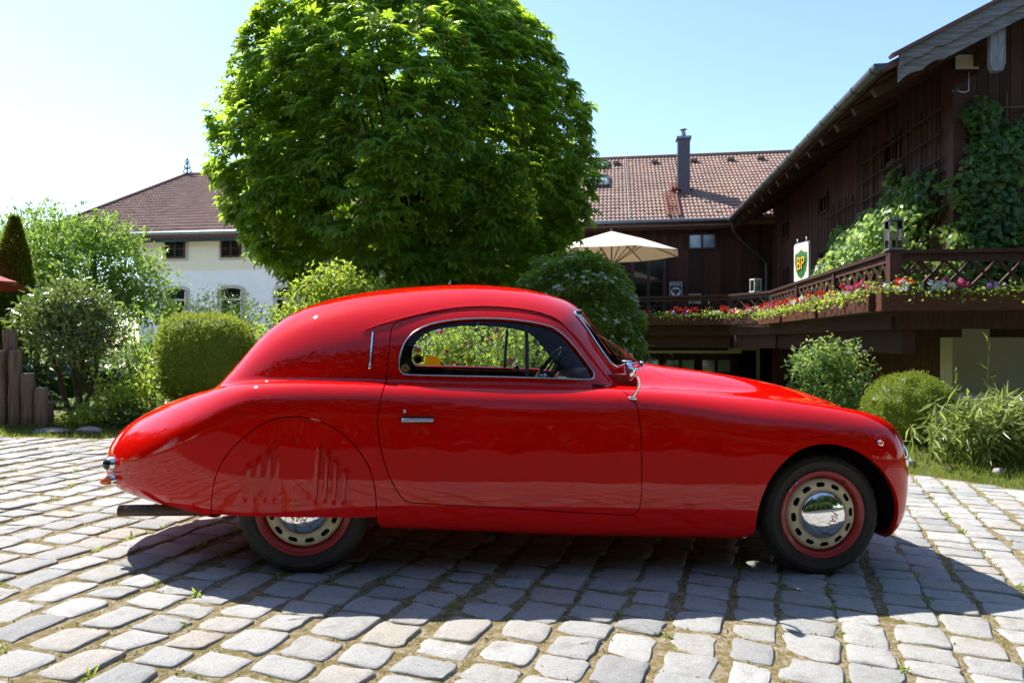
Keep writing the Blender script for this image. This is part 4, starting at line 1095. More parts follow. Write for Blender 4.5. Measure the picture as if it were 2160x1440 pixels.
rose_heads(rb, P_[rg.choice(f_, 20, replace=False)] + np.array([0, -0.05, 0]), ro, 0.040, 'petal_pink', 19)
# climbing rose by the garage wall
rb2, P_, N_, ro = leafy('climbing_rose', 4.12, 9.35, 'tall pale-leaved climbing rose growing under the balcony corner', 'shrub',
      [(0, 0, .80, .34, .36, .58), (-.14, -.1, .98, .24, .26, .28), (.22, 0, 1.08, .30, .30, .26), (.08, -.2, .32, .48, .32, .34), (.45, 0, .8, .34, .3, .46), (.42, -.3, .36, .42, .3, .28)], 6200, 0.058, lobe(0.55, 0.08, 0.08), 'leaf_vine', 0.5, 0.22, 3.2,
      [((0, 0, -.1), (-.1, 0, 1.0), .02, .008), ((.1, 0, -.1), (.3, 0, 1.2), .02, .008)], seed=22)
rg = np.random.default_rng(23); f_ = np.where((P_[:, 1] < ro[1] - 0.15))[0]
rose_heads(rb2, P_[rg.choice(f_, 12, replace=False)] + np.array([0, -0.04, 0]), ro, 0.030, 'petal_white', 24)
# shrub below the farmhouse windows, twiggy shrub and low garden plants
leafy('house_shrub', -8.8, 20.5, 'dark leafy bush against the farmhouse wall below its windows', 'shrub', [(0, 0, 1.8, .8, .6, .75), (-.9, 0, 1.5, .7, .6, .6), (.8, 0, 1.5, .6, .6, .6), (0, 0, .8, 1.5, .8, .8)], 5500, 0.085, small_leaf(0.5), 'leaf_dark', 0.5, 0.25, 3.0, [((0, 0, -.1), (0, 0, 1.6), .04, .01)], seed=25)
leafy('twiggy_shrub', -4.75, 8.8, 'sparse twiggy shrub with bare pale stems beside the clipped hedge', 'shrub', [(0, 0, 1.0, .36, .3, .38), (.1, 0, .55, .35, .3, .3)], 650, 0.06, small_leaf(0.5), 'leaf_apple', 0.3, 0.3, 3.0,
      [((0.05*k_, 0.02*k_, -.1), (-.32 + .09*k_, .05*(k_ % 3), .75 + .08*(k_ % 4)), .014, .004) for k_ in range(9)], seed=26, stem_mat='pale_twig')
leafy('low_plant', -4.05, 7.6, 'yellow-green leafy perennial in front of the clipped hedge', 'plant', [(0, 0, .38, .42, .35, .34), (-.3, 0, .2, .35, .3, .22)], 1500, 0.065, lobe(0.5, 0.08, 0.1), 'leaf_lime', 0.3, 0.25, 3.0, None, seed=27, part='foliage')
leafy('low_plant', -4.45, 7.2, 'small lime green plant at the edge of the lawn by the posts', 'plant', [(0, 0, .12, .25, .2, .14)], 420, 0.055, lobe(0.6, 0.08, 0.1), 'leaf_lime', 0.3, 0.25, 3.0, None, seed=28, part='foliage')
leafy('ground_cover', -3.75, 7.35, 'dark ivy-like ground cover under the clipped hedge', 'plant', [(0, 0, .10, .55, .3, .14), (.5, 0, .12, .4, .3, .14), (-.5, .1, .08, .35, .25, .12)], 1900, 0.06, small_leaf(0.7), 'leaf_dark', 0.3, 0.2, 3.0, None, seed=29, part='foliage')
leafy('back_shrub', -5.9, 10.6, 'dark green shrub filling the garden behind the bare-stemmed evergreen', 'shrub', [(0, 0, .5, .8, .5, .5), (1.1, 0, .55, .8, .5, .5), (2.2, 0, .8, .8, .5, .75), (3.0, .2, 1.0, .7, .5, .9)], 5200, 0.075, small_leaf(0.5), 'leaf_apple', 0.4, 0.25, 3.0, None, seed=30, part='foliage')
leafy('back_shrub', -6.9, 9.4, 'dark green shrub low behind the log posts and the bare-stemmed evergreen', 'shrub', [(0, 0, .35, .7, .45, .42), (.9, 0, .40, .7, .45, .45), (1.8, .1, .35, .7, .45, .40), (-.8, .1, .4, .6, .4, .45)], 4200, 0.07, small_leaf(0.5), 'leaf_dark', 0.45, 0.25, 3.0, None, seed=36, part='foliage', corek=0.6)
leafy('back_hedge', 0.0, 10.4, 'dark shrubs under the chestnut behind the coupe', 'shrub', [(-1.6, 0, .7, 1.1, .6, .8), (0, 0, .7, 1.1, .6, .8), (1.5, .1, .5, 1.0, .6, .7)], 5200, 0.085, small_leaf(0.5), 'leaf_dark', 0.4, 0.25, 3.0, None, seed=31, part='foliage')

# ---------------------------------------------------------------- bamboo on the bank
def bamboo(x, y, label, nc, seed, hmax, spread):
    rg = np.random.default_rng(seed); root = plant_root('bamboo', x, y, label, 'bamboo'); org = np.array([x, y, ground_at(x, y)])
    b = MB(); parts = []
    for k in range(nc):
        bx, by = rg.normal(0, spread, 2)*np.array([1, 0.6]); h = hmax*rg.uniform(0.5, 1.0); a = rg.uniform(0, 6.28); ln = rg.uniform(0.15, 0.55)
        tip = np.array([bx + ln*math.cos(a)*h, by + ln*math.sin(a)*h - 0.15*h, h]); t = np.linspace(0, 1, 7)[:, None]
        p0 = np.array([bx, by, 0.0]); pts = p0 + (tip - p0)*t + np.array([0, 0, 0.15*h])*np.sin(t*np.pi)*0.8
        b.tube(pts, np.linspace(0.005, 0.002, 7), 5)
        m = rg.integers(16, 26); s_ = rg.uniform(0.25, 1.0, m); P = np.stack([np.interp(s_, t[:, 0], pts[:, i]) for i in range(3)], 1)
        D = rg.normal(0, 0.8, (m, 3)) + np.array([0, -0.35, -0.35]) + (tip - p0)*0.4
        parts.append(leaves(lobe(0.15, 0.02, 0.14, 0.4), P + org, D, rg.normal(0, 0.35, (m, 3)) + np.array([0, -0.3, 1.0]), rg.uniform(0.13, 0.25, m), rg))
    leafobj('foliage', parts, M['leaf_bamboo'], root, org); b.build('cane', M['leaf_bamboo'], root, True)['kind'] = 'stuff'
bamboo(4.45, 6.55, 'low arching bamboo clump in front of the box ball', 62, 33, 0.62, 0.26)
bamboo(5.05, 6.95, 'wider bamboo clump at the right edge above the grass bank', 66, 34, 0.60, 0.34)
bamboo(5.75, 7.2, 'bamboo clump cut by the right edge of the picture', 44, 35, 0.60, 0.30)
# tall grass stalks in front of the white wall
for k, (x, y, h, lb) in enumerate(((5.28, 7.7, 1.12, 'tall thin grass stalk in front of the white wall, nearest the picture edge'), (4.95, 7.75, .78, 'thin grass stalk in front of the white wall, nearest the box ball'))):
    rg = np.random.default_rng(40 + k); root = plant_root('grass_stalk', x, y, lb, 'grass'); b = MB(); b.tube([(0, 0, 0), (.01, 0, h*.6), (.03, 0, h)], [.004, .003, .001], 5); b.build('stalk', M['leaf_grass'], root, True)
    P = np.stack([np.full(9, .015), np.zeros(9), np.linspace(.3*h, h, 9)], 1) + np.array([x, y, ground_at(x, y)])
    leafobj('blade', [leaves(lobe(0.10, 0.02, 0.2), P, rg.normal(0, .6, (9, 3)) + np.array([0, 0, .7]), rg.normal(0, .5, (9, 3)) + np.array([0, -1, .3]), rg.uniform(.08, .18, 9), rg)], M['leaf_grass'], root, (x, y, ground_at(x, y)), 'stuff')

# ---------------------------------------------------------------- vine on the barn
rg = np.random.default_rng(50)
def vine(name, label, fn, n, seed, size, stems):
    """fn(rg, n) -> points, outward normals"""
    rg = np.random.default_rng(seed); P, N = fn(rg, n); org = np.array(P[np.argmin(P[:, 2])]); org[2] = DZ
    root = empty(name, tuple(org), 0, label, 'vine')
    D = norm(rg.normal(0, 0.55, (n, 3)) + np.array([0, 0, -0.75]) + 0.25*N); U = norm(N*0.8 + np.array([0, 0, 0.65]) + rg.normal(0, 0.42, (n, 3)))
    leafobj('foliage', [leaves(vine_leaf(), P, D, U, size*rg.uniform(0.6, 1.3, n), rg)], M['leaf_vine'], root, org)
    b = MB()
    for pts in stems: b.tube(spline_open(np.array(pts) - org, 24), np.linspace(0.028, 0.008, 24), 6)
    b.build('stem', M['bark'], root, True)
def patch(rg, n, blobs, plane):
    wts = np.array([q[2]*q[3] for q in blobs]); wts = wts/wts.sum(); P = []; N = []
    for (h, z, rh, rz, dep), w in zip(blobs, wts):
        m = int(round(n*w)); a = rg.uniform(0, 6.28, m); r = np.sqrt(rg.random(m))*(1 + 0.16*np.sin(a*5 + h*3) + 0.10*np.sin(a*9 + z*7))
        hh = h + rh*r*np.cos(a); zz_ = z + rz*r*np.sin(a); d = dep*np.sqrt(np.clip(1 - 0.8*r*r, 0, 1))*rg.random(m)**0.6 + 0.03
        if plane == 'long': P.append(np.stack([bw(ba - d_, h_, z_) for d_, h_, z_ in zip(d, hh, zz_)])); N.append(np.repeat(-UU[None], m, 0))
        else: P.append(np.stack([bw(h_, bb0 - d_, z_) for d_, h_, z_ in zip(d, hh, zz_)])); N.append(np.repeat(-VV[None], m, 0))
    P = np.concatenate(P); N = np.concatenate(N)
    while len(P) < n: P = np.vstack([P, P[:1]]); N = np.vstack([N, N[:1]])
    return P[:n], N[:n]
vine('climbing_vine', 'broad-leaved green vine climbing the barn corner and gable', lambda rg, n: patch(rg, n, [(6.2, 2.7, .75, .75, .40), (5.95, 3.55, .55, .6, .35), (6.25, 4.15, .50, .42, .30), (5.95, 4.72, .28, .32, .25), (6.6, 4.5, .35, .25, .2), (6.9, 3.0, .6, .6, .3), (7.1, 2.2, .5, .5, .3), (5.75, 2.4, .5, .6, .45)], 'gable'), 4300, 51, 0.072,
     [[bw(6.9, 12.25, 1.5), bw(7.0, 12.2, 3), bw(6.7, 12.22, 4.6)], [bw(6.1, 12.2, 1.5), bw(6.0, 12.15, 3), bw(6.2, 12.2, 4.6)]])
vine('climbing_vine', 'sunlit vine and shrubbery along the barn wall behind the balcony lantern', lambda rg, n: patch(rg, n, [(13.2, 2.7, .8, .85, 1.35), (14.2, 2.65, .8, .8, 1.4), (15.3, 2.5, .8, .7, 1.35), (16.5, 2.4, .9, .6, 1.1), (14.2, 3.5, .7, .55, .45), (15.6, 3.4, .9, .5, .4), (13.2, 3.6, .55, .5, .45), (17.6, 3.3, .7, .6, .3), (17.4, 2.4, .6, .5, .5), (14.4, 4.1, .3, .35, .25)], 'long'), 6600, 52, 0.070,
     [[bw(5.4, 14.0, 1.5), bw(5.35, 14.3, 2.8), bw(5.45, 14.2, 4.0)], [bw(5.4, 16.4, 1.5), bw(5.4, 16.6, 2.6), bw(5.45, 17.6, 3.4)]])

# ---------------------------------------------------------------- grass, weeds, wood behind the viewer
rg = np.random.default_rng(60)
def blades(n, xr, yfn, h, seed, mat, name, label, w=0.10):
    rg = np.random.default_rng(seed); x = rg.uniform(xr[0], xr[1], n); y = yfn(x, rg); z = garden_z(x, y)
    P = np.stack([x, y, z], 1); D = rg.normal(0, 0.38, (n, 3)) + np.array([0, 0, 1.0])
    o = leafobj(name, [leaves(small_leaf(w, 0.02), P, D, rg.normal(size=(n, 3)), h*rg.uniform(0.5, 1.35, n), rg)], M[mat], None); tag(o, label, 'grass', None, 'stuff')
blades(16000, (-9.5, -2.9), lambda x, rg: yard_edge(x) + rg.random(len(x))**1.4*1.3 - 0.02, 0.055, 61, 'leaf_grass', 'lawn_grass', 'narrow strip of lawn between cobbles and garden on the left')
blades(15000, (3.3, 7.5), lambda x, rg: yard_edge(x) + rg.random(len(x))**1.2*1.6 - 0.03, 0.075, 62, 'leaf_grass', 'bank_grass', 'rough grass bank below the bamboo on the right', 0.07)
# weeds and moss in the joints
n = 11000; k = rg.integers(0, len(setts), n); edge = rg.integers(0, 2, n)
sx = np.where(edge == 0, rg.uniform(-.5, .5, n)*setts[k, 2], (setts[k, 2]/2 + 0.012)*rg.choice([-1, 1], n)); sy = np.where(edge == 0, (setts[k, 3]/2 + 0.018)*rg.choice([-1, 1], n), rg.uniform(-.5, .5, n)*setts[k, 3])
ca_, sa_ = np.cos(setts[k, 4]), np.sin(setts[k, 4]); X = setts[k, 0] + sx*ca_ - sy*sa_; Y = setts[k, 1] + sx*sa_ + sy*ca_
cl = np.sin(X*2.1 + 1.0)*np.sin(Y*1.7 + 2.0) + 0.6*np.sin(X*5.3)*np.sin(Y*4.1); keep = (cl > rg.uniform(-1.3, 1.2, n)) & (Y > 1.3) & (Y < 7.5); X, Y = X[keep], Y[keep]
rep = 7; X = np.repeat(X, rep) + rg.normal(0, 0.009, len(X)*rep); Y = np.repeat(Y, rep) + rg.normal(0, 0.009, len(Y)*rep); m = len(X)
P = np.stack([X, Y, gz(X, Y) - 0.005], 1)
o = leafobj('joint_moss', [leaves(small_leaf(0.4, 0.05), P, rg.normal(0, 0.8, (m, 3)) + np.array([0, 0, 0.7]), rg.normal(size=(m, 3)), rg.uniform(0.006, 0.015, m), rg)], M['leaf_moss'], None); tag(o, 'moss and seedlings growing in the joints of the cobbles', 'moss', None, 'stuff')
kk = rg.choice(np.where((setts[:, 1] > 1.9) & (setts[:, 1] < 6.0) & (np.abs(setts[:, 0]) < 4))[0], 170); PP = []
for q in kk:
    s_ = rg.choice([-1, 1]); lx, ly = rg.uniform(-.5, .5)*setts[q, 2], s_*(setts[q, 3]/2 + 0.015); ca_, sa_ = math.cos(setts[q, 4]), math.sin(setts[q, 4]); x = setts[q, 0] + lx*ca_ - ly*sa_; y = setts[q, 1] + lx*sa_ + ly*ca_
    PP.append(np.repeat([[x, y, float(gz(x, y)) - 0.005]], rg.integers(6, 16), 0))
PP = np.concatenate(PP); m = len(PP)
o = leafobj('joint_weeds', [leaves(lobe(0.22, 0.03, 0.2), PP + rg.normal(0, 0.008, PP.shape)*np.array([1, 1, 0]), rg.normal(0, 0.8, (m, 3)) + np.array([0, 0, 0.6]), rg.normal(0, .4, (m, 3)) + np.array([0, 0, 1.0]), rg.uniform(0.016, 0.050, m), rg)], M['leaf_lime'], None); tag(o, 'small green weeds sprouting between the cobbles', 'weeds', None, 'stuff')
# gravel crumbs in the joints
n = 30000; k = rg.integers(0, len(setts), n); sx = rg.uniform(-.55, .55, n)*setts[k, 2]; sy = (setts[k, 3]/2 + rg.uniform(0.004, 0.03, n))*rg.choice([-1, 1], n); ca_, sa_ = np.cos(setts[k, 4]), np.sin(setts[k, 4])
X = setts[k, 0] + sx*ca_ - sy*sa_; Y = setts[k, 1] + sx*sa_ + sy*ca_; kp = (Y > 1.5) & (Y < 6) & (np.abs(X) < 5); X, Y = X[kp], Y[kp]; m = len(X)
oct_v = np.array([(1,0,0),(-1,0,0),(0,1,0),(0,-1,0),(0,0,.7),(0,0,-.7)], float); oct_f = np.array([(0,2,4),(2,1,4),(1,3,4),(3,0,4),(2,0,5),(1,2,5),(3,1,5),(0,3,5)])
o = leafobj('joint_gravel', [leaves((oct_v, oct_f), np.stack([X, Y, gz(X, Y) - 0.0035], 1), rg.normal(size=(m, 3)), rg.normal(size=(m, 3)), rg.uniform(0.0012, 0.0044, m), rg)], M['gravel_crumb'], None); tag(o, 'gravel crumbs and sand in the joints between the cobbles', 'gravel', None, 'stuff')
# trees behind the viewer (seen mirrored in the paint and hub caps)
parts = []; rg = np.random.default_rng(70)
for (x, y, h, r) in ((-13, -5, 9.5, 4.2), (-7.5, -7, 11.0, 4.4), (-2.0, -7.5, 10.5, 3.8), (8.0, -8.0, 10.0, 4.0), (13, -5, 9.5, 4.2), (-17, 1, 8.0, 3.6), (17.5, 0, 8.5, 3.8), (3.2, -11.5, 8.5, 3.6), (-4.5, -13, 12.5, 4.6), (10, -14, 12.0, 4.6), (-21, 6, 8.0, 3.6), (-24, 11, 8.5, 4.0), (-26, 16.5, 9.0, 4.2)):
    P, N = blob_points((x, y, h*0.55), (r, r, h*0.5), 1500, rg, int(x*10) % 97, 0.7, 0.22, 2.6)
    parts.append(leaves(lobe(0.7), P, N + rg.normal(0, .7, N.shape), N + np.array([0, 0, .6]) + rg.normal(0, .4, N.shape), rg.uniform(.35, .7, len(P)), rg))
    parts.append(core((x, y, h*0.5), (r, r, h*0.5), int(x*10) % 97, 0.22, 2.6, 0.72))
for x in np.arange(-9, 9.1, 1.5):
    P, N = blob_points((x, -3.6 - 0.12*abs(x), 1.1), (1.15, .9, 1.35), 420, rg, int(x*10) % 89, 0.8, 0.18, 2.6)
    parts.append(leaves(lobe(0.7), P, N + rg.normal(0, .7, N.shape), N + np.array([0, 0, .6]) + rg.normal(0, .4, N.shape), rg.uniform(.12, .25, len(P)), rg))
    parts.append(core((x, -3.6 - 0.12*abs(x), 1.0), (1.1, .85, 1.3), int(x*10) % 89, 0.18, 2.6, 0.85))
o = leafobj('wood', parts, M['leaf_far'], None); tag(o, 'dark mass of trees around the yard outside the picture', 'wood', None, 'stuff')
# ================================================================ the coupe: body surface
# car space: s forward from the rear axle, t to the far side, z up from the yard under the wheels
S0, S1 = -1.09, 2.995
_U = np.linspace(0, 1, 8001)
_S = (S0 + S1) / 2 - (S1 - S0) / 2 * np.cos(np.pi * _U)
def s2u(s): return np.arccos(np.clip(((S0 + S1) / 2 - np.asarray(s, float)) / ((S1 - S0) / 2), -1, 1)) / np.pi
def table(pts, sig=0.012):
    p = np.asarray(pts, float); u = s2u(p[:, 0])
    y = pchip(u, p[:, 1], _U)
    n = int(sig * 8001 * 3); k = np.exp(-0.5 * (np.arange(-n, n + 1) / (sig * 8001)) ** 2); k /= k.sum()
    ext = np.r_[2*y[0] - y[1:n+1][::-1], y, 2*y[-1] - y[-n-1:-1][::-1]]
    return np.convolve(ext, k, 'valid')
T_zt = table([(S0,.40),(-1.075,.485),(-1.035,.545),(-.96,.61),(-.87,.662),(-.76,.712),(-.65,.750),(-.5,.79),(-.3,.835),(0,.858),(.4,.862),(.9,.862),(1.4,.862),(1.7,.856),(2.0,.843),(2.3,.826),(2.5,.806),(2.65,.786),(2.76,.762),(2.84,.732),(2.90,.69),(2.935,.63),(2.95,.56),(S1,.50)])
T_zb = table([(S0,.39),(-1.075,.33),(-1.04,.29),(-.97,.255),(-.87,.232),(-.7,.218),(-.5,.212),(-.3,.208),(.1,.205),(.5,.198),(1.2,.172),(2.0,.160),(2.5,.15),(2.72,.145),(2.82,.15),(2.87,.18),(2.915,.27),(2.94,.40),(S1,.46)])
T_zc = table([(S0,.392),(-.9,.44),(-.5,.5),(0,.56),(1.2,.58),(2.4,.56),(2.8,.5),(S1,.5)])
T_zr = table([(S0,.3),(-.75,.45),(-.62,.66),(-.52,.80),(-.47,.868),(-.40,.962),(-.33,1.058),(-.25,1.139),(-.15,1.203),(-.03,1.252),(.12,1.293),(.3,1.326),(.5,1.351),(.75,1.369),(.95,1.363),(1.1,1.344),(1.22,1.316),(1.30,1.287),(1.37,1.228),(1.48,1.098),(1.60,.962),(1.74,.80),(1.9,.65),(2.2,.3),(S1,.3)], .006)
T_wg = table([(S0,.06),(-.75,.16),(-.6,.36),(-.45,.475),(-.25,.56),(0,.602),(.3,.627),(.7,.636),(1.1,.633),(1.5,.62),(2.0,.6),(S1,.4)])
T_zn = table([(S0,.3),(1.0,.80),(1.35,.99),(1.5,.995),(1.62,.989),(1.77,.968),(2.08,.938),(2.4,.893),(2.56,.858),(2.70,.815),(2.82,.768),(2.89,.72),(2.94,.655),(2.975,.58),(S1,.52)], .008)
T_wn = table([(S0,.5),(1.0,.60),(1.6,.60),(2.0,.55),(2.4,.49),(2.7,.43),(2.87,.36),(2.95,.25),(2.98,.14),(S1,.05)])
def tab(T, s): return np.interp(s, _S, T)
def W_of(s):
    tail = np.clip((0.22 - s) / (0.22 - S0), 0, 1)
    nose = np.clip((s - 2.40) / (2.955 - 2.40), 0, 1)
    w = 0.762 * (1 - tail ** 2.35) ** (1 / 2.1)
    return np.maximum(w * np.maximum(1 - nose ** 4.2, 0) ** (1 / 4.2), 1e-4)
def smin(a, b, k):
    h = np.clip(k - np.abs(a - b), 0, None) / k
    return np.minimum(a, b) - h * h * h * k / 6.0
def body_F(s, t, z):
    s, t, z = np.broadcast_arrays(np.asarray(s, float), np.asarray(t, float), np.asarray(z, float))
    at = np.abs(t)
    # --- slab sided lower body with wings
    zt = tab(T_zt, s); zb = tab(T_zb, s); W = W_of(s)
    Hh = np.maximum(zt - zb, 2e-3)
    bt = 1 - smoothstep(-1.0, -0.22, s)
    bn = smoothstep(2.55, 2.88, s)
    rz0 = 0.165 + 0.075 * smoothstep(1.45, 2.1, s)
    rz = (1 - bt) * rz0 + bt * 0.60 * Hh; rz = np.minimum(rz, 0.6 * Hh)
    rx0 = 0.125 + 0.075 * smoothstep(1.45, 2.1, s)
    rx = np.minimum((1 - bt) * rx0 + bt * W, W)
    bz = (1 - bt) * 0.085 + bt * 0.36 * Hh; bz = np.minimum(bz * (1 - bn) + bn * 0.25 * Hh, 0.4 * Hh)
    bx = np.minimum((1 - bt) * 0.09 + bt * W, W)
    q = np.clip((0.44 - z) / 0.24, 0, 1.3); ql = np.clip((z - 0.44) / 0.35, 0, 1.2)
    Wz = W * (1 - (0.075 * q ** 2.0 + 0.015 * ql ** 1.5) * (1 - bt))
    up = z > zb + bz + (Hh - rz - bz) * 0.5
    ex = np.where(up, rx, bx)
    a = np.maximum(at - (Wz - ex), 0) / np.maximum(ex, 1e-4)
    v = np.where(up, np.maximum(z - (zt - rz), 0) / np.maximum(rz, 1e-4), np.maximum((zb + bz) - z, 0) / np.maximum(bz, 1e-4))
    m = 2.25
    L = ((a ** m + v ** m) ** (1 / m) - 1) * np.minimum(ex, np.where(up, rz, bz))
    L = np.where(s > 2.955, 0.2, L)
    # --- cabin
    bow = 0.185 * (at / 0.55) ** 1.7 * smoothstep(0.95, 1.30, s)
    zr = tab(T_zr, s + bow); wg = tab(T_wg, s)
    H = np.maximum(zr - 0.70, 0.015)
    vv = (z - 0.70) / H
    vv = np.where(vv < 0, (0.70 - z) / 0.28, vv)
    G = (((at / wg) ** 2.5 + vv ** 2.35) ** (1 / 2.4) - 1) * np.clip(H, 0.2, 0.42)
    # --- bonnet
    zn = tab(T_zn, s); wn_ = np.maximum(tab(T_wn, s), 0.02)
    fr = smoothstep(2.6, S1, s)
    zl = 0.55 * (1 - fr) + 0.47 * fr
    vn = (z - zl) / np.maximum(zn - zl, 0.02)
    zlow = 0.30 + 0.17 * smoothstep(2.8, S1, s)
    vn = np.where(vn < 0, (zl - z) / np.maximum(zl - zlow, 0.02), vn)
    B = (((at / wn_) ** 2.2 + vn ** 2.2) ** (1 / 2.2) - 1) * np.minimum(0.33, wn_)
    B = B + 1.0 * (1 - smoothstep(0.9, 1.3, s))
    G = G + 1.0 * (1 - smoothstep(-0.74, -0.60, s)) + 0.3 * smoothstep(1.72, 2.0, s)
    kz = smoothstep(0.60, 0.82, z)
    F = smin(L, B, 0.008 + 0.092 * kz)
    F = smin(F, G, 0.006 + 0.014 * kz + 0.022 * (1 - smoothstep(-0.5, 0.0, s)) * kz)
    return F
def side_t(s, z, lo=0.0):
    s = np.asarray(s, float); z = np.asarray(z, float)
    a = np.full(s.shape, lo); b = np.full(s.shape, 1.0)
    for _ in range(36):
        c = (a + b) / 2; ins = body_F(s, c, z) < 0
        a = np.where(ins, c, a); b = np.where(ins, b, c)
    return (a + b) / 2
def top_z(s, t):
    s = np.asarray(s, float); t = np.asarray(t, float)
    a = tab(T_zc, s); b = np.full(s.shape, 1.8)
    for _ in range(36):
        c = (a + b) / 2; ins = body_F(s, t, c) < 0
        a = np.where(ins, c, a); b = np.where(ins, b, c)
    return (a + b) / 2
def grad_F(s, t, z, e=0.004):
    g = np.stack([body_F(s+e, t, z) - body_F(s-e, t, z), body_F(s, t+e, z) - body_F(s, t-e, z), body_F(s, t, z+e) - body_F(s, t, z-e)], -1)
    return g / (np.linalg.norm(g, axis=-1, keepdims=True) + 1e-12)
CAR_O = np.array([-0.99977, 3.74281, 0.045]); CAR_E = np.array([0.99471221, 0.09666223, -0.03469926])
CAR_N = np.array([-0.09672048, 0.99531158, 0.0]); CAR_W = np.array([0.03453658, 0.00335613, 0.9993978])
# ---------------------------------------------------------------- paint and metals
def paint_mat(name):
    m, nt, bs = new_mat(name)
    f = noise_tex(nt, 2.2, 3, 0.5)
    c = ramp(nt, f, [(0.3, (0.56, 0.0028, 0.0012)), (0.75, (0.61, 0.0038, 0.0016))])
    nt.links.new(c, bs.inputs['Base Color'])
    bs.inputs['Roughness'].default_value = 0.42
    bs.inputs['Specular IOR Level'].default_value = 0.0
    bs.inputs['Coat Weight'].default_value = 0.8
    bs.inputs['Coat Roughness'].default_value = 0.012
    bs.inputs['Coat IOR'].default_value = 1.5
    # old hand-rubbed lacquer: very faint long waves and swirls in the clear coat
    w = noise_tex(nt, 3.0, 2, 0.5)
    b = nt.nodes.new('ShaderNodeBump'); b.inputs['Strength'].default_value = 0.2; b.inputs['Distance'].default_value = 0.014
    nt.links.new(w, b.inputs['Height']); nt.links.new(b.outputs[0], bs.inputs['Coat Normal'])
    M[name] = m
paint_mat('red_paint')
plain('dark_trim', (0.012, 0.011, 0.011), 0.7)
plain('cabin_lining', (0.035, 0.026, 0.024), 0.85, var=0.3, scale=30)
plain('red_leather', (0.16, 0.012, 0.010), 0.5, var=0.3, scale=12, bmp=0.2, bscale=180)
plain('chrome', (0.78, 0.79, 0.80), 0.06, 1.0)
plain('aged_chrome', (0.55, 0.56, 0.55), 0.16, 1.0, var=0.25, scale=40)
plain('rubber', (0.022, 0.021, 0.020), 0.75, var=0.35, scale=9, bmp=0.25, bscale=160)
plain('tyre_rubber', (0.016, 0.0145, 0.013), 0.72, col2=(0.034, 0.027, 0.021), scale=7, bmp=0.2, bscale=140)
plain('rim_red', (0.36, 0.012, 0.010), 0.42, var=0.2, scale=14, coat=0.3)
plain('cream_enamel', (0.74, 0.65, 0.45), 0.45, col2=(0.58, 0.47, 0.29), scale=11, bmp=0.1, bscale=90)
plain('amber_lens', (0.85, 0.16, 0.01), 0.12, coat=0.8)
plain('exhaust_steel', (0.13, 0.085, 0.055), 0.6, 0.3, col2=(0.05, 0.038, 0.03), scale=22, bmp=0.25, bscale=80)
plain('bakelite', (0.02, 0.012, 0.010), 0.22, coat=0.4)
plain('headlamp_lens', (0.75, 0.77, 0.78), 0.08, 0.4, coat=1.0)
plain('letter_red', (0.42, 0.02, 0.02), 0.4)
plain('copper_wiper', (0.42, 0.13, 0.06), 0.35, 0.6)
plain('sticker_yellow', (0.80, 0.50, 0.03), 0.5)
plain('sticker_black', (0.02, 0.02, 0.02), 0.5)
plain('sticker_white', (0.75, 0.74, 0.70), 0.5)
plain('sticker_blue', (0.03, 0.05, 0.22), 0.5)
plain('sticker_gold', (0.35, 0.24, 0.08), 0.45)
glass_mat('car_glass', (0.93, 0.96, 0.94), 0, 0.7)
glass_mat('screen_glass', (0.80, 0.85, 0.83))

for k_ in ('sticker_yellow', 'sticker_white', 'sticker_blue', 'sticker_gold'):
    nt = M[k_].node_tree; bs = nt.nodes['Principled BSDF']; tr_ = nt.nodes.new('ShaderNodeBsdfTranslucent'); tr_.inputs[0].default_value = bs.inputs['Base Color'].default_value
    mx_ = nt.nodes.new('ShaderNodeMixShader'); mx_.inputs[0].default_value = 0.7
    nt.links.new(bs.outputs[0], mx_.inputs[1]); nt.links.new(tr_.outputs[0], mx_.inputs[2]); nt.links.new(mx_.outputs[0], nt.nodes['Material Output'].inputs[0])
car = bpy.data.objects.new('vintage_coupe', None); COL.objects.link(car)
tag(car, 'bright red vintage two-door coupe with spatted rear wheels parked on the cobbles', 'car')
mw = Matrix.Identity(4)
for i, ax in enumerate((CAR_E, CAR_N, CAR_W)):
    for j in range(3): mw[j][i] = ax[j]
for j in range(3): mw[j][3] = CAR_O[j]
car.matrix_world = mw

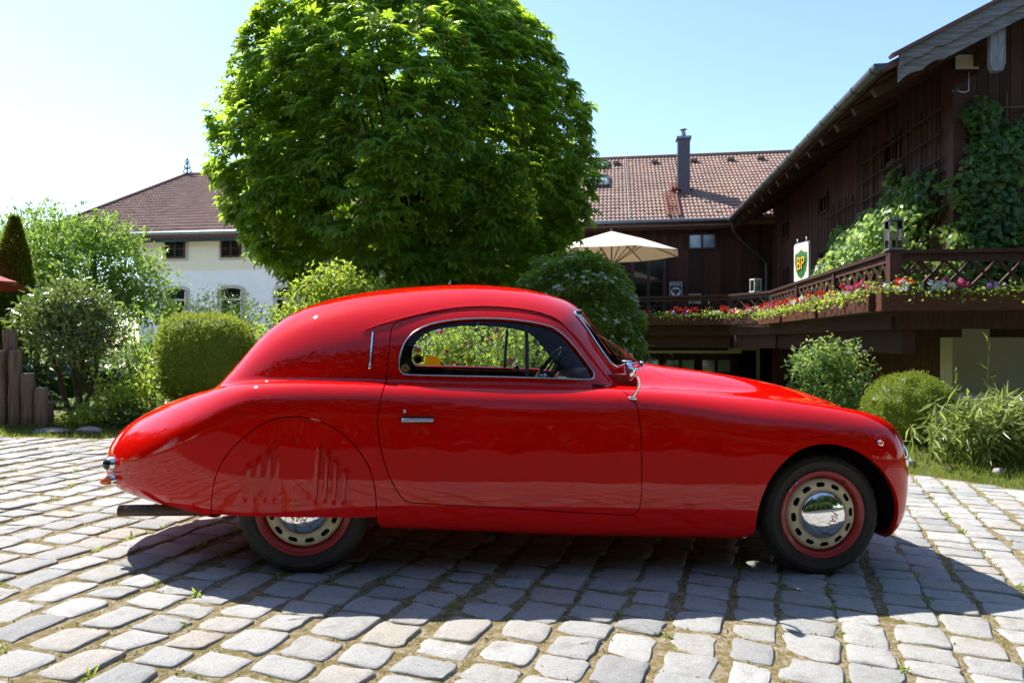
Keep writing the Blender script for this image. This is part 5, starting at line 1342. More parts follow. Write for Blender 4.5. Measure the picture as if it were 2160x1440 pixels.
class Surf:
    def __init__(self, V, N, Q, P): self.V, self.N, self.Q, self.P = V, N, Q, P
    def split(self, f):
        """cut along f = 0 -> (f < 0 piece, f > 0 piece)"""
        f = np.where(np.abs(f) < 1e-9, 1e-9, f)
        neg = f < 0
        cnt = neg[self.Q].sum(1)
        qn, qp, qx = self.Q[cnt == 4], self.Q[cnt == 0], self.Q[(cnt > 0) & (cnt < 4)]
        pn, pp = [], []
        todo = [tuple(q) for q in qx]
        for p in self.P:
            k = sum(bool(neg[i]) for i in p)
            if k == len(p): pn.append(p)
            elif k == 0: pp.append(p)
            else: todo.append(p)
        newV, newN, ekey = [], [], {}
        base = len(self.V)
        def cut(a, b):
            k = (a, b) if a < b else (b, a)
            if k not in ekey:
                t = f[k[0]] / (f[k[0]] - f[k[1]])
                newV.append(self.V[k[0]] * (1-t) + self.V[k[1]] * t)
                n = self.N[k[0]] * (1-t) + self.N[k[1]] * t
                newN.append(n / (np.linalg.norm(n) + 1e-12)); ekey[k] = base + len(newV) - 1
            return ekey[k]
        for p in todo:
            A, B = [], []
            m = len(p)
            for i in range(m):
                a, b = p[i], p[(i+1) % m]
                (A if neg[a] else B).append(a)
                if neg[a] != neg[b]:
                    c = cut(a, b); A.append(c); B.append(c)
            if len(A) > 2: pn.append(tuple(A))
            if len(B) > 2: pp.append(tuple(B))
        V = np.vstack([self.V, newV]) if newV else self.V
        N = np.vstack([self.N, newN]) if newN else self.N
        return Surf(V, N, qn, pn), Surf(V, N, qp, pp)
    def compact(self):
        used = np.zeros(len(self.V), bool); used[self.Q.ravel()] = True
        for p in self.P: used[list(p)] = True
        idx = np.cumsum(used) - 1
        self.V, self.N = self.V[used], self.N[used]
        self.Q = idx[self.Q]; self.P = [tuple(int(idx[i]) for i in p) for p in self.P]
        return self
    def faces(self): return [tuple(q) for q in self.Q.tolist()] + list(self.P)
    def flange(self, depth, V, N, F):
        """thickness seen at the cut edges"""
        cnt = {}
        for f in F:
            for a, b in zip(f, f[1:] + f[:1]):
                k = (a, b) if a < b else (b, a)
                cnt[k] = cnt.get(k, 0) + 1 if k in cnt else (1)
        dirs = {}
        for f in F:
            for a, b in zip(f, f[1:] + f[:1]):
                k = (a, b) if a < b else (b, a)
                if cnt[k] == 1: dirs[k] = (a, b)
        V = list(map(tuple, V)); N2 = list(map(tuple, N)); F2 = list(F)
        Va = np.asarray(V); Na = np.asarray(N)
        vmap = {}
        def top(i):
            if ('t', i) not in vmap:
                vmap[('t', i)] = len(V); V.append(tuple(Va[i])); N2.append(None)
            return vmap[('t', i)]
        def bot(i):
            if ('b', i) not in vmap:
                vmap[('b', i)] = len(V); V.append(tuple(Va[i] - Na[i] * depth)); N2.append(None)
            return vmap[('b', i)]
        acc = {}
        for a, b in dirs.values():
            q = (top(b), top(a), bot(a), bot(b))
            e = Va[b] - Va[a]; n = np.cross(e, Na[a]); ln = np.linalg.norm(n)
            n = n / ln if ln > 1e-12 else Na[a]
            for i in q: acc[i] = acc.get(i, 0) + n
            F2.append(q)
        for i, n in acc.items(): N2[i] = tuple(n / (np.linalg.norm(n) + 1e-12))
        N2 = [n if n is not None else (0, 0, 1) for n in N2]
        return np.array(V), np.array(N2), F2
    def obj(self, name, mat, parent, flange=0.0, offset=0.0):
        self.compact()
        V, N, F = self.V - self.N * offset, self.N, self.faces()
        if flange: V, N, F = self.flange(flange, V, N, F)
        return link(name, npmesh(name, V, F, True, N), parent, mat)

def car_surface(ns=390, na=350):
    u = np.linspace(0.001, 0.9992, ns)
    s = (S0 + S1) / 2 - (S1 - S0) / 2 * np.cos(np.pi * u)
    ph = np.linspace(0, 2 * np.pi, na, endpoint=False)
    S, P = np.meshgrid(s, ph, indexing='ij')
    zc = tab(T_zc, S); a = np.zeros_like(S); b = np.full_like(S, 1.3)
    for _ in range(26):
        c = (a + b) / 2; ins = body_F(S, c * np.sin(P), zc + c * np.cos(P)) < 0
        a = np.where(ins, c, a); b = np.where(ins, b, c)
    r = (a + b) / 2
    T = r * np.sin(P); Z = zc + r * np.cos(P)
    V = np.stack([S, T, Z], -1).reshape(-1, 3)
    N = grad_F(V[:, 0], V[:, 1], V[:, 2])
    i, j = np.meshgrid(np.arange(ns - 1), np.arange(na), indexing='ij')
    j2 = (j + 1) % na
    Q = np.stack([i*na + j, (i+1)*na + j, (i+1)*na + j2, i*na + j2], -1).reshape(-1, 4)
    return Surf(V, N, Q, [])

full = car_surface()
ARCH = spline_closed([(2.075,.05),(2.066,.22),(2.064,.31),(2.072,.38),(2.107,.467),(2.162,.541),(2.232,.601),(2.304,.630),(2.366,.640),(2.438,.639),(2.517,.620),(2.585,.585),(2.655,.533),(2.715,.464),(2.758,.392),(2.785,.308),(2.79,.23),(2.775,.05)], 120)
COVER = spline_closed([(-.396,.20),(-.394,.287),(-.386,.374),(-.367,.455),(-.324,.537),(-.268,.60),(-.202,.656),(-.128,.693),(-.051,.708),(.028,.702),(.108,.676),(.187,.626),(.249,.559),(.294,.485),(.316,.407),(.323,.335),(.326,.256),(.327,.16),(-.03,.10)], 160)
DOOR = spline_closed([(.352,1.126),(.343,1.063),(.341,.931),(.335,.848),(.322,.784),(.317,.71),(.321,.649),(.333,.586),(.352,.523),(.374,.465),(.397,.423),(.428,.374),(.468,.346),(.60,.338),(.753,.331),(.97,.320),(1.185,.309),(1.33,.302),(1.45,.298),(1.492,.31),(1.506,.353),(1.505,.488),(1.500,.60),(1.493,.69),(1.487,.745),(1.479,.79),(1.462,.826),(1.423,.860),(1.385,.907),(1.335,.978),(1.268,1.068),(1.194,1.144),(1.137,1.177),(1.049,1.202),(.907,1.214),(.766,1.213),(.628,1.203),(.491,1.179),(.397,1.150)], 260)
WIN = spline_closed([(.391,.939),(.397,.999),(.417,1.052),(.454,1.095),(.508,1.127),(.573,1.148),(.689,1.167),(.836,1.175),(.976,1.168),(1.080,1.153),(1.131,1.134),(1.187,1.091),(1.246,1.026),(1.288,.971),(1.316,.928),(1.309,.906),(1.279,.899),(1.107,.901),(.837,.901),(.637,.899),(.439,.898),(.404,.909)], 180)
SCREEN = spline_closed([(0,1.247),(.15,1.245),(.27,1.236),(.315,1.215),(.335,1.165),(.375,1.070),(.405,.985),(.395,.962),(.35,.958),(.18,.972),(0,.98),(-.18,.972),(-.35,.958),(-.395,.962),(-.405,.985),(-.375,1.070),(-.335,1.165),(-.315,1.215),(-.27,1.236),(-.15,1.245)], 160)
RWIN = spline_closed([(0,1.17),(.15,1.165),(.25,1.14),(.27,1.09),(.23,1.05),(.12,1.035),(0,1.03),(-.12,1.035),(-.23,1.05),(-.27,1.09),(-.25,1.14),(-.15,1.165)], 100)
LID = spline_closed([(1.665,0),(1.668,.15),(1.685,.26),(1.72,.325),(1.783,.352),(1.948,.346),(2.195,.332),(2.396,.314),(2.563,.285),(2.70,.23),(2.79,.13),(2.81,0),(2.79,-.13),(2.70,-.23),(2.563,-.285),(2.396,-.314),(2.195,-.332),(1.948,-.346),(1.783,-.352),(1.72,-.325),(1.685,-.26),(1.668,-.15)], 160)
GAP = 0.0022
def bb_sdf(a, b, poly, pad=0.05):
    """polygon distance, exact only near the polygon (large elsewhere)"""
    lo = poly.min(0) - pad; hi = poly.max(0) + pad
    m = (a > lo[0]) & (a < hi[0]) & (b > lo[1]) & (b < hi[1])
    out = np.full(a.shape, 1.0); out[m] = poly_sdf(a[m], b[m], poly); return out
def near_or_far(sf, min_t=0.3):
    a = np.abs(sf.V[:, 1]); return min_t - a
# front wheel openings
f = lambda sf: np.maximum(bb_sdf(sf.V[:, 0], sf.V[:, 2], ARCH), 0.36 - np.abs(sf.V[:, 1]))
_, body = full.split(f(full))
def panel(sf, poly, gap=GAP, min_t=0.36, ax=(0, 2), cond=None):
    d = bb_sdf(sf.V[:, ax[0]], sf.V[:, ax[1]], poly)
    if cond is not None: d = np.maximum(d, cond(sf.V))
    elif min_t: d = np.maximum(d, min_t - np.abs(sf.V[:, 1]))
    inner, rest = sf.split(d - gap)
    d2 = bb_sdf(inner.V[:, ax[0]], inner.V[:, ax[1]], poly)
    if cond is not None: d2 = np.maximum(d2, cond(inner.V))
    elif min_t: d2 = np.maximum(d2, min_t - np.abs(inner.V[:, 1]))
    inner, _ = inner.split(d2 + gap)
    return inner, rest
# cover: bottom edge is cut straight, the body behind it is open for the tyre
cover, body = panel(body, COVER)
lowedge = lambda sf: sf.V[:, 2] - (0.262 + 0.012 * (sf.V[:, 0] + 0.39) / 0.72)
_, cover = cover.split(lowedge(cover))
door, body = panel(body, DOOR)
glass, door = (lambda a: (a[0], a[1]))(door.split(np.maximum(bb_sdf(door.V[:, 0], door.V[:, 2], WIN), 0.36 - np.abs(door.V[:, 1]))))
front = lambda V: 1.15 - V[:, 0]
screen, body = panel(body, SCREEN, 0.0, None, (1, 2), front)
rear_c = lambda V: V[:, 0] + 0.02
rwin, body = panel(body, RWIN, 0.0, None, (1, 2), rear_c)
up_c = lambda V: 0.62 - V[:, 2]
lid, body = panel(body, LID, GAP, None, (0, 1), up_c)
def halves(sf): return sf.split(sf.V[:, 1])          # near (t<0), far

body.obj('body', M['red_paint'], car, 0.018)
lid.obj('bonnet', M['red_paint'], car, 0.015)
cov_n, cov_f = halves(cover)
door_n, door_f = halves(door)
cov_n = cov_n.obj('rear_wheel_cover', M['red_paint'], car, 0.02)
cov_f = cov_f.obj('rear_wheel_cover', M['red_paint'], car, 0.02)
door_n = door_n.obj('door', M['red_paint'], car, 0.02)
door_f = door_f.obj('door', M['red_paint'], car, 0.02)
gl_n, gl_f = halves(glass)
gl_n = gl_n.obj('side_window', M['car_glass'], car, 0, 0.010)
gl_f = gl_f.obj('side_window', M['car_glass'], car, 0, 0.010)
sc_n, sc_f = halves(screen)
sc_n = sc_n.obj('windscreen_pane', M['screen_glass'], car, 0, 0.008)
sc_f = sc_f.obj('windscreen_pane', M['screen_glass'], car, 0, 0.008)
rwin.obj('rear_window', M['screen_glass'], car, 0, 0.008)

# ---- cabin lining, one skin inside the cabin with the same openings
lin = full
_, lin = lin.split(0.80 - lin.V[:, 2] if False else lin.V[:, 2] - 0.80)
_, lin = lin.split(lin.V[:, 0] + 0.42)
lin, _ = lin.split(lin.V[:, 0] - 1.56)
_, lin = lin.split(np.maximum(bb_sdf(lin.V[:, 0], lin.V[:, 2], WIN) - 0.004, 0.36 - np.abs(lin.V[:, 1])))
_, lin = lin.split(np.maximum(bb_sdf(lin.V[:, 1], lin.V[:, 2], SCREEN) - 0.004, front(lin.V)))
_, lin = lin.split(np.maximum(bb_sdf(lin.V[:, 1], lin.V[:, 2], RWIN) - 0.004, rear_c(lin.V)))
lin.obj('cabin_lining', M['cabin_lining'], car, 0, 0.028)
b = MB()
b.box((0.62, 0, 0.60), (1.9, 1.26, 0.02)); b.build('cabin_floor', M['cabin_lining'], car)
b = MB()
for sd in (-1, 1):
    b = MB()
    q = spline_open([(.36,.862),(.6,.868),(.9,.868),(1.2,.868),(1.36,.862)], 16)
    tt = side_t(q[:, 0], q[:, 1]) - 0.045
    for i in range(15): b.beam((q[i,0], sd*tt[i], q[i,1]), (q[i+1,0], sd*tt[i+1], q[i+1,1]), 0.05, 0.03)
    b.build('door_sill_trim', M['red_leather'], car)
# bench seat and dashboard
b = MB()
prof = spline_closed([(.05,.62),(.30,.60),(.62,.60),(.66,.66),(.62,.70),(.38,.69),(.26,.80),(.21,.865),(.14,.865),(.08,.80)], 40)
b.prism(prof, (0, -0.55, 0), (1, 0, 0), (0, 0, 1), (0, 1.10, 0)); b.build('bench_seat', M['red_leather'], car, True, auto=50)
b = MB()
prof = spline_closed([(1.30,.72),(1.28,.80),(1.30,.875),(1.36,.915),(1.46,.925),(1.54,.91),(1.52,.78),(1.42,.70)], 40)
b.prism(prof, (0, -0.50, 0), (1, 0, 0), (0, 0, 1), (0, 1.0, 0)); dash = b.build('dashboard', M['red_leather'], car, True, auto=50)
b = MB()
for t in (-0.10, 0.0, 0.10): b.lathe([(0.0, 0.012), (0.03, 0.012), (0.036, 0.004), (0.036, -0.03)], (1.275, t, 0.845), 'x', 20)
b.build('gauge', M['aged_chrome'], dash, True)
# steering wheel
ang = math.radians(57)
C0 = np.array([1.105, -0.26, 0.885]); du = np.array([math.cos(ang), 0, math.sin(ang)]); dv = np.array([0, 1.0, 0]); dn = np.cross(dv, du)
th = np.linspace(0, 2*np.pi, 49)
b = MB(); b.tube(C0 + 0.192 * (np.cos(th)[:, None]*dv + np.sin(th)[:, None]*du), 0.0115, 8, False)
sw = b.build('steering_wheel', M['bakelite'], car, True)
b = MB()
for a in (math.radians(90), math.radians(210), math.radians(330)):
    b.tube([C0 - 0.012*dn*0, C0 + 0.19*(math.cos(a)*dv + math.sin(a)*du)], 0.006, 6)
b.tube([C0 + dn*0.02, C0 - dn*0.03], 0.035, 14); b.build('spoke', M['aged_chrome'], sw, True)
b = MB(); b.tube([C0, C0 + np.array([0.22, 0, -0.13])], 0.016, 10); b.build('steering_column', M['bakelite'], car, True)

# ---- trim that follows the surface
def on_side(path, out=0.0, sd=-1):
    path = np.asarray(path, float); t = side_t(path[:, 0], path[:, 1])
    P = np.stack([path[:, 0], sd * t, path[:, 1]], 1)
    return P + grad_F(P[:, 0], P[:, 1], P[:, 2]) * out
drip = spline_open([(.210,1.089),(.290,1.124),(.422,1.166),(.557,1.203),(.696,1.226),(.839,1.233),(.980,1.225),(1.086,1.205),(1.159,1.171),(1.235,1.092),(1.31,1.0),(1.40,.892)], 70)
for sd in (-1, 1):
    r = np.full(70, 0.0055); r[:8] = np.linspace(0.001, 0.0055, 8); r[38:] = np.linspace(0.0055, 0.0025, 32)
    b = MB(); b.tube(on_side(drip, 0.002, sd), r, 8); b.build('drip_rail', M['red_paint'], car, True)
    P = on_side(WIN, 0.001, sd)
    b = MB(); b.tube(np.vstack([P, P[:2]]), 0.0042, 6, False); b.build('window_trim', M['aged_chrome'], door_n if sd < 0 else door_f, True)
    g = gl_n if sd < 0 else gl_f
    zz = np.linspace(.905, 1.152, 12); bar = np.stack([np.full(12, 0.985), zz], 1)
    P = on_side(bar, -0.010, sd)
    b = MB()
    for i in range(11): b.beam(P[i], P[i+1], 0.012, 0.016, (1, 0, 0))
    b.build('window_bar', M['dark_trim'] if sd > 0 else M['rubber'], g)
    zz = np.linspace(.905, 1.17, 12); P = on_side(np.stack([np.full(12, 0.752), zz], 1), -0.012, sd)
    b = MB(); b.tube(P, 0.0014, 5); b.build('glass_edge', M['aged_chrome'], g)
    # winder handle and catch on the inside
    q = on_side([(1.06, .885)], -0.06, sd)[0]
    b = MB(); b.lathe([(0, -0.012), (0.016, -0.009), (0.019, 0), (0.016, 0.009), (0, 0.012)], q + np.array([0, 0, 0.03]), 'y', 16)
    b.tube([q, q + np.array([0.03, 0, 0.02])], 0.005, 6); b.build('window_catch', M['aged_chrome'], g, True)
# windscreen frame and centre bar
def front_s(t, z):
    t = np.asarray(t, float); z = np.asarray(z, float); a = np.full(t.shape, 1.0); c = np.full(t.shape, 1.9)
    for _ in range(34):
        m = (a + c) / 2; ins = body_F(m, t, z) < 0; a = np.where(ins, m, a); c = np.where(ins, c, m)
    return (a + c) / 2
def rear_s(t, z):
    t = np.asarray(t, float); z = np.asarray(z, float); a = np.full(t.shape, 0.0); c = np.full(t.shape, S0)
    for _ in range(34):
        m = (a + c) / 2; ins = body_F(m, t, z) < 0; a = np.where(ins, m, a); c = np.where(ins, c, m)
    return (a + c) / 2
P = np.stack([front_s(SCREEN[:, 0], SCREEN[:, 1]), SCREEN[:, 0], SCREEN[:, 1]], 1); P = P + grad_F(P[:,0], P[:,1], P[:,2]) * 0.002
b = MB(); b.tube(np.vstack([P, P[:2]]), 0.0075, 8, False); b.build('windscreen_frame', M['chrome'], car, True)
zz = np.linspace(.98, 1.247, 10); P = np.stack([front_s(zz*0, zz), zz*0, zz], 1)
b = MB(); b.tube(P, 0.007, 6); b.build('windscreen_bar', M['red_paint'], car, True)
for t0 in (-0.20, 0.16):
    base = np.array([front_s([t0], [.968])[0] + 0.012, t0, .968])
    tip = np.array([front_s([t0 - 0.12], [1.12])[0] + 0.014, t0 - 0.12, 1.12])
    a2 = np.array([front_s([t0 - 0.14], [1.02])[0] + 0.008, t0 - 0.14, 1.02]); b2 = np.array([front_s([t0 - 0.10], [1.20])[0] + 0.008, t0 - 0.10, 1.20])
    b = MB(); b.tube([base, (base + tip) / 2 + np.array([0.01, 0, 0.004]), tip], [0.006, 0.004, 0.003], 6)
    b.tube([a2, tip, b2], 0.0035, 6); b.build('wiper', M['copper_wiper'], car, True)
    b = MB(); b.lathe([(0, 0.02), (0.010, 0.018), (0.013, 0.006), (0.014, -0.01)], base, 'z', 14); b.build('wiper_spindle', M['chrome'], car, True)

# ---- door furniture
for sd, dr in ((-1, door_n), (1, door_f)):
    q = np.linspace(0, 1, 14); hp = np.stack([0.418 + 0.142*q, 0.705 + 0.003*q], 1)
    P = on_side(hp, 0.003, sd)
    b = MB()
    b.tube(P, np.r_[0.012, np.full(12, 0.0125), 0.012], 10); hb = b.build('door_handle_plate', M['rubber'], dr, True)
    P2 = on_side(hp[1:], 0.014, sd)
    b = MB(); b.tube(np.vstack([on_side(hp[1:2], -0.002, sd), P2]), np.r_[0.012, 0.011, np.linspace(0.0095, 0.0085, 12)], 10); b.build('door_handle', M['aged_chrome'], dr, True)
    c = on_side([(0.433, 0.744)], 0.002, sd)[0]
    b = MB(); b.lathe([(0, -0.006*1), (0.005, -0.006), (0.008, -0.003), (0.0085, 0.006)] if sd < 0 else [(0, 0.006), (0.005, 0.006), (0.008, 0.003), (0.0085, -0.006)], c, 'y', 16); b.build('door_lock', M['aged_chrome'], dr, True)
    # trafficator behind the door
    tp = spline_open([(.262,1.086),(.2615,1.03),(.2605,.97),(.259,.914)], 14)
    P = on_side(tp, 0.001, sd)
    b = MB(); b.tube(P, np.r_[0.004, np.full(12, 0.0062), 0.0085], 6); b.build('trafficator_slot', M['dark_trim'], car, True)
    P = on_side(tp, 0.006, sd)
    b = MB(); b.tube(P, np.r_[0.003, np.full(11, 0.004), 0.0075, 0.006], 8); b.build('trafficator', M['chrome'], car, True)
    # side repeater
    c = on_side([(2.661, .649)], 0.0, sd)[0]; n = grad_F(*c)
    b = MB(); b.tube([c - n*0.004, c + n*0.004], 0.0155, 18); rp = b.build('side_indicator', M['chrome'], car, True)
    b = MB(); b.tube([c + n*0.003, c + n*0.009, c + n*0.012], [0.0115, 0.0095, 0.004], 16); b.build('lens', M['amber_lens'], rp, True)
    # rear lamps
    for (t, z, r, ln, mt, nm) in ((sd*0.385, .425, 0.031, 0.026, 'chrome', 'tail_lamp'), (sd*0.40, .355, 0.024, 0.045, 'amber_lens', 'rear_indicator')):
        c = np.array([rear_s([t], [z])[0], t, z]); n = grad_F(*c)
        n = n * np.array([1, 1, 0.4]); n /= np.linalg.norm(n)
        b = MB(); b.tube([c - n*0.02, c + n*0.012, c + n*0.018], [r*1.08, r*1.08, r*0.95], 20); lb = b.build(nm, M['chrome'], car, True, auto=40)
        k = np.linspace(0, 1, 8)
        b = MB(); b.tube(c + n*(0.015 + ln*k)[:, None], r*0.93*np.sqrt(np.maximum(1 - k**2.2, 0.004)), 18); b.build('lens', M[mt] if mt != 'chrome' else M['bakelite'], lb, True)
    # headlamps
    hx = 2.806; c = np.array([hx, sd*0.575, .560])
    n = np.array([1, 0.0, 0.02]); n /= np.linalg.norm(n)
    b = MB(); b.tube([c - n*0.06, c + n*0.028, c + n*0.042, c + n*0.046], [0.112, 0.110, 0.102, 0.092], 40); hb = b.build('headlamp', M['chrome'], car, True, auto=50)
    k = np.linspace(0, 1, 8)
    b = MB(); b.tube(c + n*(0.040 + 0.026*k)[:, None], 0.094*np.sqrt(np.maximum(1 - k**2, 0.003)), 36); b.build('lens', M['headlamp_lens'], hb, True)
# grille: chrome ribs over a dark opening between the wings
zz = np.linspace(.30, .66, 13)
b = MB()
for z in zz:
    w = 0.20 * (0.55 + 0.45 * (z - .30) / .36)
    tt = np.linspace(-w, w, 9); ss = []
    for t in tt:
        a_, c_ = 2.5, 3.05
        for _ in range(24):
            m_ = (a_ + c_) / 2
            if m_ < S1 and body_F(m_, t, z) < 0: a_ = m_
            else: c_ = m_
        ss.append(a_ + 0.004)
    b.tube(np.stack([ss, tt, np.full(9, z)], 1), 0.006, 6)
b.build('grille_bars', M['chrome'], car, True)

# ---- louvres in the rear wheel covers
LV = [((-.248,.329),(-.236,.506),0),((-.204,.331),(-.193,.537),0),((-.161,.331),(-.148,.581),0),((-.120,.332),(-.111,.621),0),
      ((.069,.335),(.084,.609),1),((.110,.332),(.122,.571),1),((.149,.328),(.159,.537),1),((.190,.329),(.198,.494),1)]
for sd, cv in ((-1, cov_n), (1, cov_f)):
    for p0, p1, right in LV:
        q = np.linspace(0, 1, 18); path = np.array(p0) + q[:, None] * (np.array(p1) - np.array(p0))
        off = -0.012 if right else 0.010
        rows = []
        prof = np.linspace(0, 1, 7)
        for j, w in enumerate(prof):
            pp = path + np.array([off + (w - 0.5) * 0.021, 0])
            e = smoothstep(0, 0.14, np.minimum(q, 1 - q))
            hgt = 0.0098 * (np.sin(w * np.pi / 2) ** 1.2 if right else np.sin((1 - w) * np.pi / 2) ** 1.2)
            rows.append(on_side(pp, 0, sd) + grad_F(*on_side(pp, 0, sd).T) * (0.0004 + hgt * e)[:, None])
        V = np.concatenate(rows); n = 18
        F = [(j*n+i, j*n+i+1, (j+1)*n+i+1, (j+1)*n+i) for j in range(6) for i in range(n-1)]
        me = npmesh('louvre', V, F, True); link('louvre', me, cv, M['red_paint'])
        edge = rows[-1] if right else rows[0]
        basee = on_side(path + np.array([off + (0.5 if right else -0.5) * 0.021, 0]), -0.002, sd)
        me = npmesh('louvre_slit', np.concatenate([edge, basee]), [(i, i+1, n+i+1, n+i) for i in range(n-1)], False)
        link('louvre_slit', me, cv, M['dark_trim'])
    c = on_side([(0.003, .690)], 0.001, sd)[0]; n_ = grad_F(*c)
    b = MB(); b.tube([c - n_*0.003, c + n_*0.0015], 0.0045, 12); b.build('cover_bolt', M['dark_trim'], cv, True)

# ---- wheel arches (dark inner shells)
for s_, rr in ((0.0, 0.375), (2.43, 0.372)):
    for sd in (-1, 1):
        b = MB(); b.lathe([(0.0, sd*0.36), (rr, sd*0.36), (rr, sd*0.60), (rr - 0.005, sd*0.655)], (s_, 0, 0.285), 'y', 48)
        V = np.concatenate(b.V); V[:, 2] = np.maximum(V[:, 2], 0.235 if s_ > 1 else 0.29); b.V = [V]
        b.build('wheel_arch', M['dark_trim'], car, True)

# ---- wheels
def wheel(s_, sd, rot, flip=False):
    zc_ = 0.294
    c = np.array([s_, sd*0.68, zc_])
    k = 132
    def ring(prof, notch=None):
        V = []
        th = np.arange(k) * 2*np.pi/k + 1e-4
        for i, (r, h) in enumerate(prof):
            rr = np.full(k, r); hh = np.full(k, h)
            if notch and i in notch:
                m = (np.arange(k) % 4) < 2
                rr = np.where(m, r, r - notch[i])
            V.append(np.stack([rr*np.cos(th), hh*sd, rr*np.sin(th)], 1))
        n = len(prof)
        F = [(i*k+j, i*k+(j+1) % k, (i+1)*k+(j+1) % k, (i+1)*k+j) for i in range(n-1) for j in range(k)]
        return np.concatenate(V) + c, F
    # h is measured outwards from the wheel face plane
    rim = [(0.100,-0.040),(0.160,-0.036),(0.172,-0.034),(0.178,-0.030),(0.181,-0.010),(0.188,-0.004),(0.197,-0.003),(0.2035,0.001),(0.209,0.0),(0.2115,-0.006),(0.2095,-0.012),(0.19,-0.03),(0.185,-0.06),(0.19,-0.11),(0.209,-0.125)]
    V, F = ring(rim); w = link('wheel', npmesh('wheel', V, F, True), car, M['rim_red']); fix_normals(w.data)
    tyre = [(0.206,-0.012),(0.212,-0.003),(0.220,0.001),(0.2225,0.0035),(0.2235,0.0015),(0.238,0.0045),(0.252,0.0045),(0.2545,0.0060),(0.2575,0.0035),(0.268,-0.001),(0.276,-0.006),(0.2825,-0.0125),(0.2875,-0.019),(0.2915,-0.027),(0.2930,-0.040),(0.2890,-0.041),(0.2890,-0.046),(0.2938,-0.047),(0.2940,-0.060),(0.2900,-0.061),(0.2900,-0.066),(0.2940,-0.067),(0.2938,-0.080),(0.2890,-0.081),(0.2890,-0.086),(0.2930,-0.087),(0.2915,-0.099),(0.2825,-0.1135),(0.268,-0.125),(0.245,-0.131),(0.215,-0.128),(0.206,-0.115)]
    V, F = ring(tyre, {11: 0.004, 12: 0.006, 13: 0.007, 14: 0.005, 25: 0.005, 26: 0.006})
    o = link('tyre', npmesh('tyre', V, F, True), w, M['tyre_rubber']); fix_normals(o.data); o.data.set_sharp_from_angle(angle=math.radians(38))
    # cream disc with twelve oval slots
    na_, nr_ = 360, 26
    th = np.arange(na_)*2*np.pi/na_; rr = np.linspace(0.098, 0.1725, nr_)
    hh = np.interp(rr, [0.098,0.110,0.120,0.135,0.150,0.160,0.168,0.1725], [-0.013,-0.010,-0.005,-0.002,-0.0045,-0.010,-0.019,-0.030])
    R, T = np.meshgrid(rr, th, indexing='ij'); Hh_ = np.repeat(hh[:, None], na_, 1)
    V = np.stack([R*np.cos(T), Hh_*sd, R*np.sin(T)], -1).reshape(-1, 3)
    i, j = np.meshgrid(np.arange(nr_-1), np.arange(na_), indexing='ij'); j2 = (j+1) % na_
    Q = np.stack([i*na_+j, i*na_+j2, (i+1)*na_+j2, (i+1)*na_+j], -1).reshape(-1, 4)
    dh = np.gradient(hh, rr)
    nr = np.repeat(-dh[:, None], na_, 1)
    N = np.stack([nr*np.cos(T), np.full_like(T, 1.0*sd), nr*np.sin(T)], -1).reshape(-1, 3); N /= np.linalg.norm(N, axis=1)[:, None]
    if sd < 0: Q = Q[:, ::-1]
    sf = Surf(V, N, Q, [])
    a = (T.ravel() - rot) / (2*np.pi/12); a = (a - np.round(a)) * (2*np.pi/12) * 0.143
    dr = R.ravel() - 0.1435
    fs = np.sqrt((np.maximum(np.abs(a) - 0.0095, 0))**2 + dr**2) - 0.0122
    _, sf = sf.split(fs)
    sf.compact(); Vv, Nn, Ff = sf.flange(0.006, sf.V, sf.N, sf.faces())
    link('wheel_disc', npmesh('wheel_disc', Vv + c, Ff, True, Nn), w, M['cream_enamel'])
    b = MB(); b.lathe([(0.0, -0.036*sd), (0.165, -0.036*sd)], c, 'y', 40); b.build('brake_drum', M['dark_trim'], w)
    prof = [(0.115, -0.012), (0.1155, -0.006), (0.113, -0.002)] + [(0.113*math.cos(x), -0.002 + 0.036*math.sin(x)) for x in np.linspace(0.06, 1.5707, 18)]
    V, F = ring(prof); hc = link('hub_cap', npmesh('hub_cap', V, F, True), w, M['chrome']); fix_normals(hc.data)
    me = text_mesh('FIAT', 0.046, 0.002, 'hub_lettering')
    co = np.zeros(len(me.vertices)*3); me.vertices.foreach_get('co', co); co = co.reshape(-1, 3)
    x = co[:, 0] * 0.78; y = co[:, 1] * 1.05 + 0.036 - 5.0 * co[:, 0]**2
    ca, sa = math.cos(rot*0 + hub_rot[0]), math.sin(hub_rot[0])
    X = x*ca - y*sa; Z = x*sa + y*ca
    rr2 = np.minimum(np.sqrt(X**2 + Z**2), 0.111)
    H = -0.002 + 0.036*np.sqrt(1 - (rr2/0.113)**2) + 0.0006 + co[:, 2]
    if sd > 0: X = -X
    me.vertices.foreach_set('co', (np.stack([X, H*sd, Z], 1) + c).ravel()); me.update()
    link('hub_lettering', me, w, M['letter_red'])
    # valve
    va = rot + 0.9
    q = c + np.array([0.185*math.cos(va), -0.012*sd, 0.185*math.sin(va)])
    b = MB(); b.tube([q, q + np.array([0, 0.022*sd, 0])], 0.004, 8); b.build('valve', M['rubber'], w, True)
    if s_ > 1 and sd < 0:
        b = MB()
        for a0 in (2.28, 2.50):
            aa = np.linspace(a0, a0 + 0.085, 5)
            b.tube(np.stack([c[0] + 0.2075*np.cos(aa), np.full(5, c[1] + 0.004*sd), c[2] + 0.2075*np.sin(aa)], 1), 0.0045, 6)
        b.build('balance_weight', M['aged_chrome'], w, True)
    return w
hub_rot = [math.radians(-116)]
wheel(2.42, -1, 0.10)
hub_rot = [math.radians(158)]
wheel(0.0, -1, 0.22)
hub_rot = [0.4]; wheel(2.42, 1, 0.4); wheel(0.0, 1, 0.6)

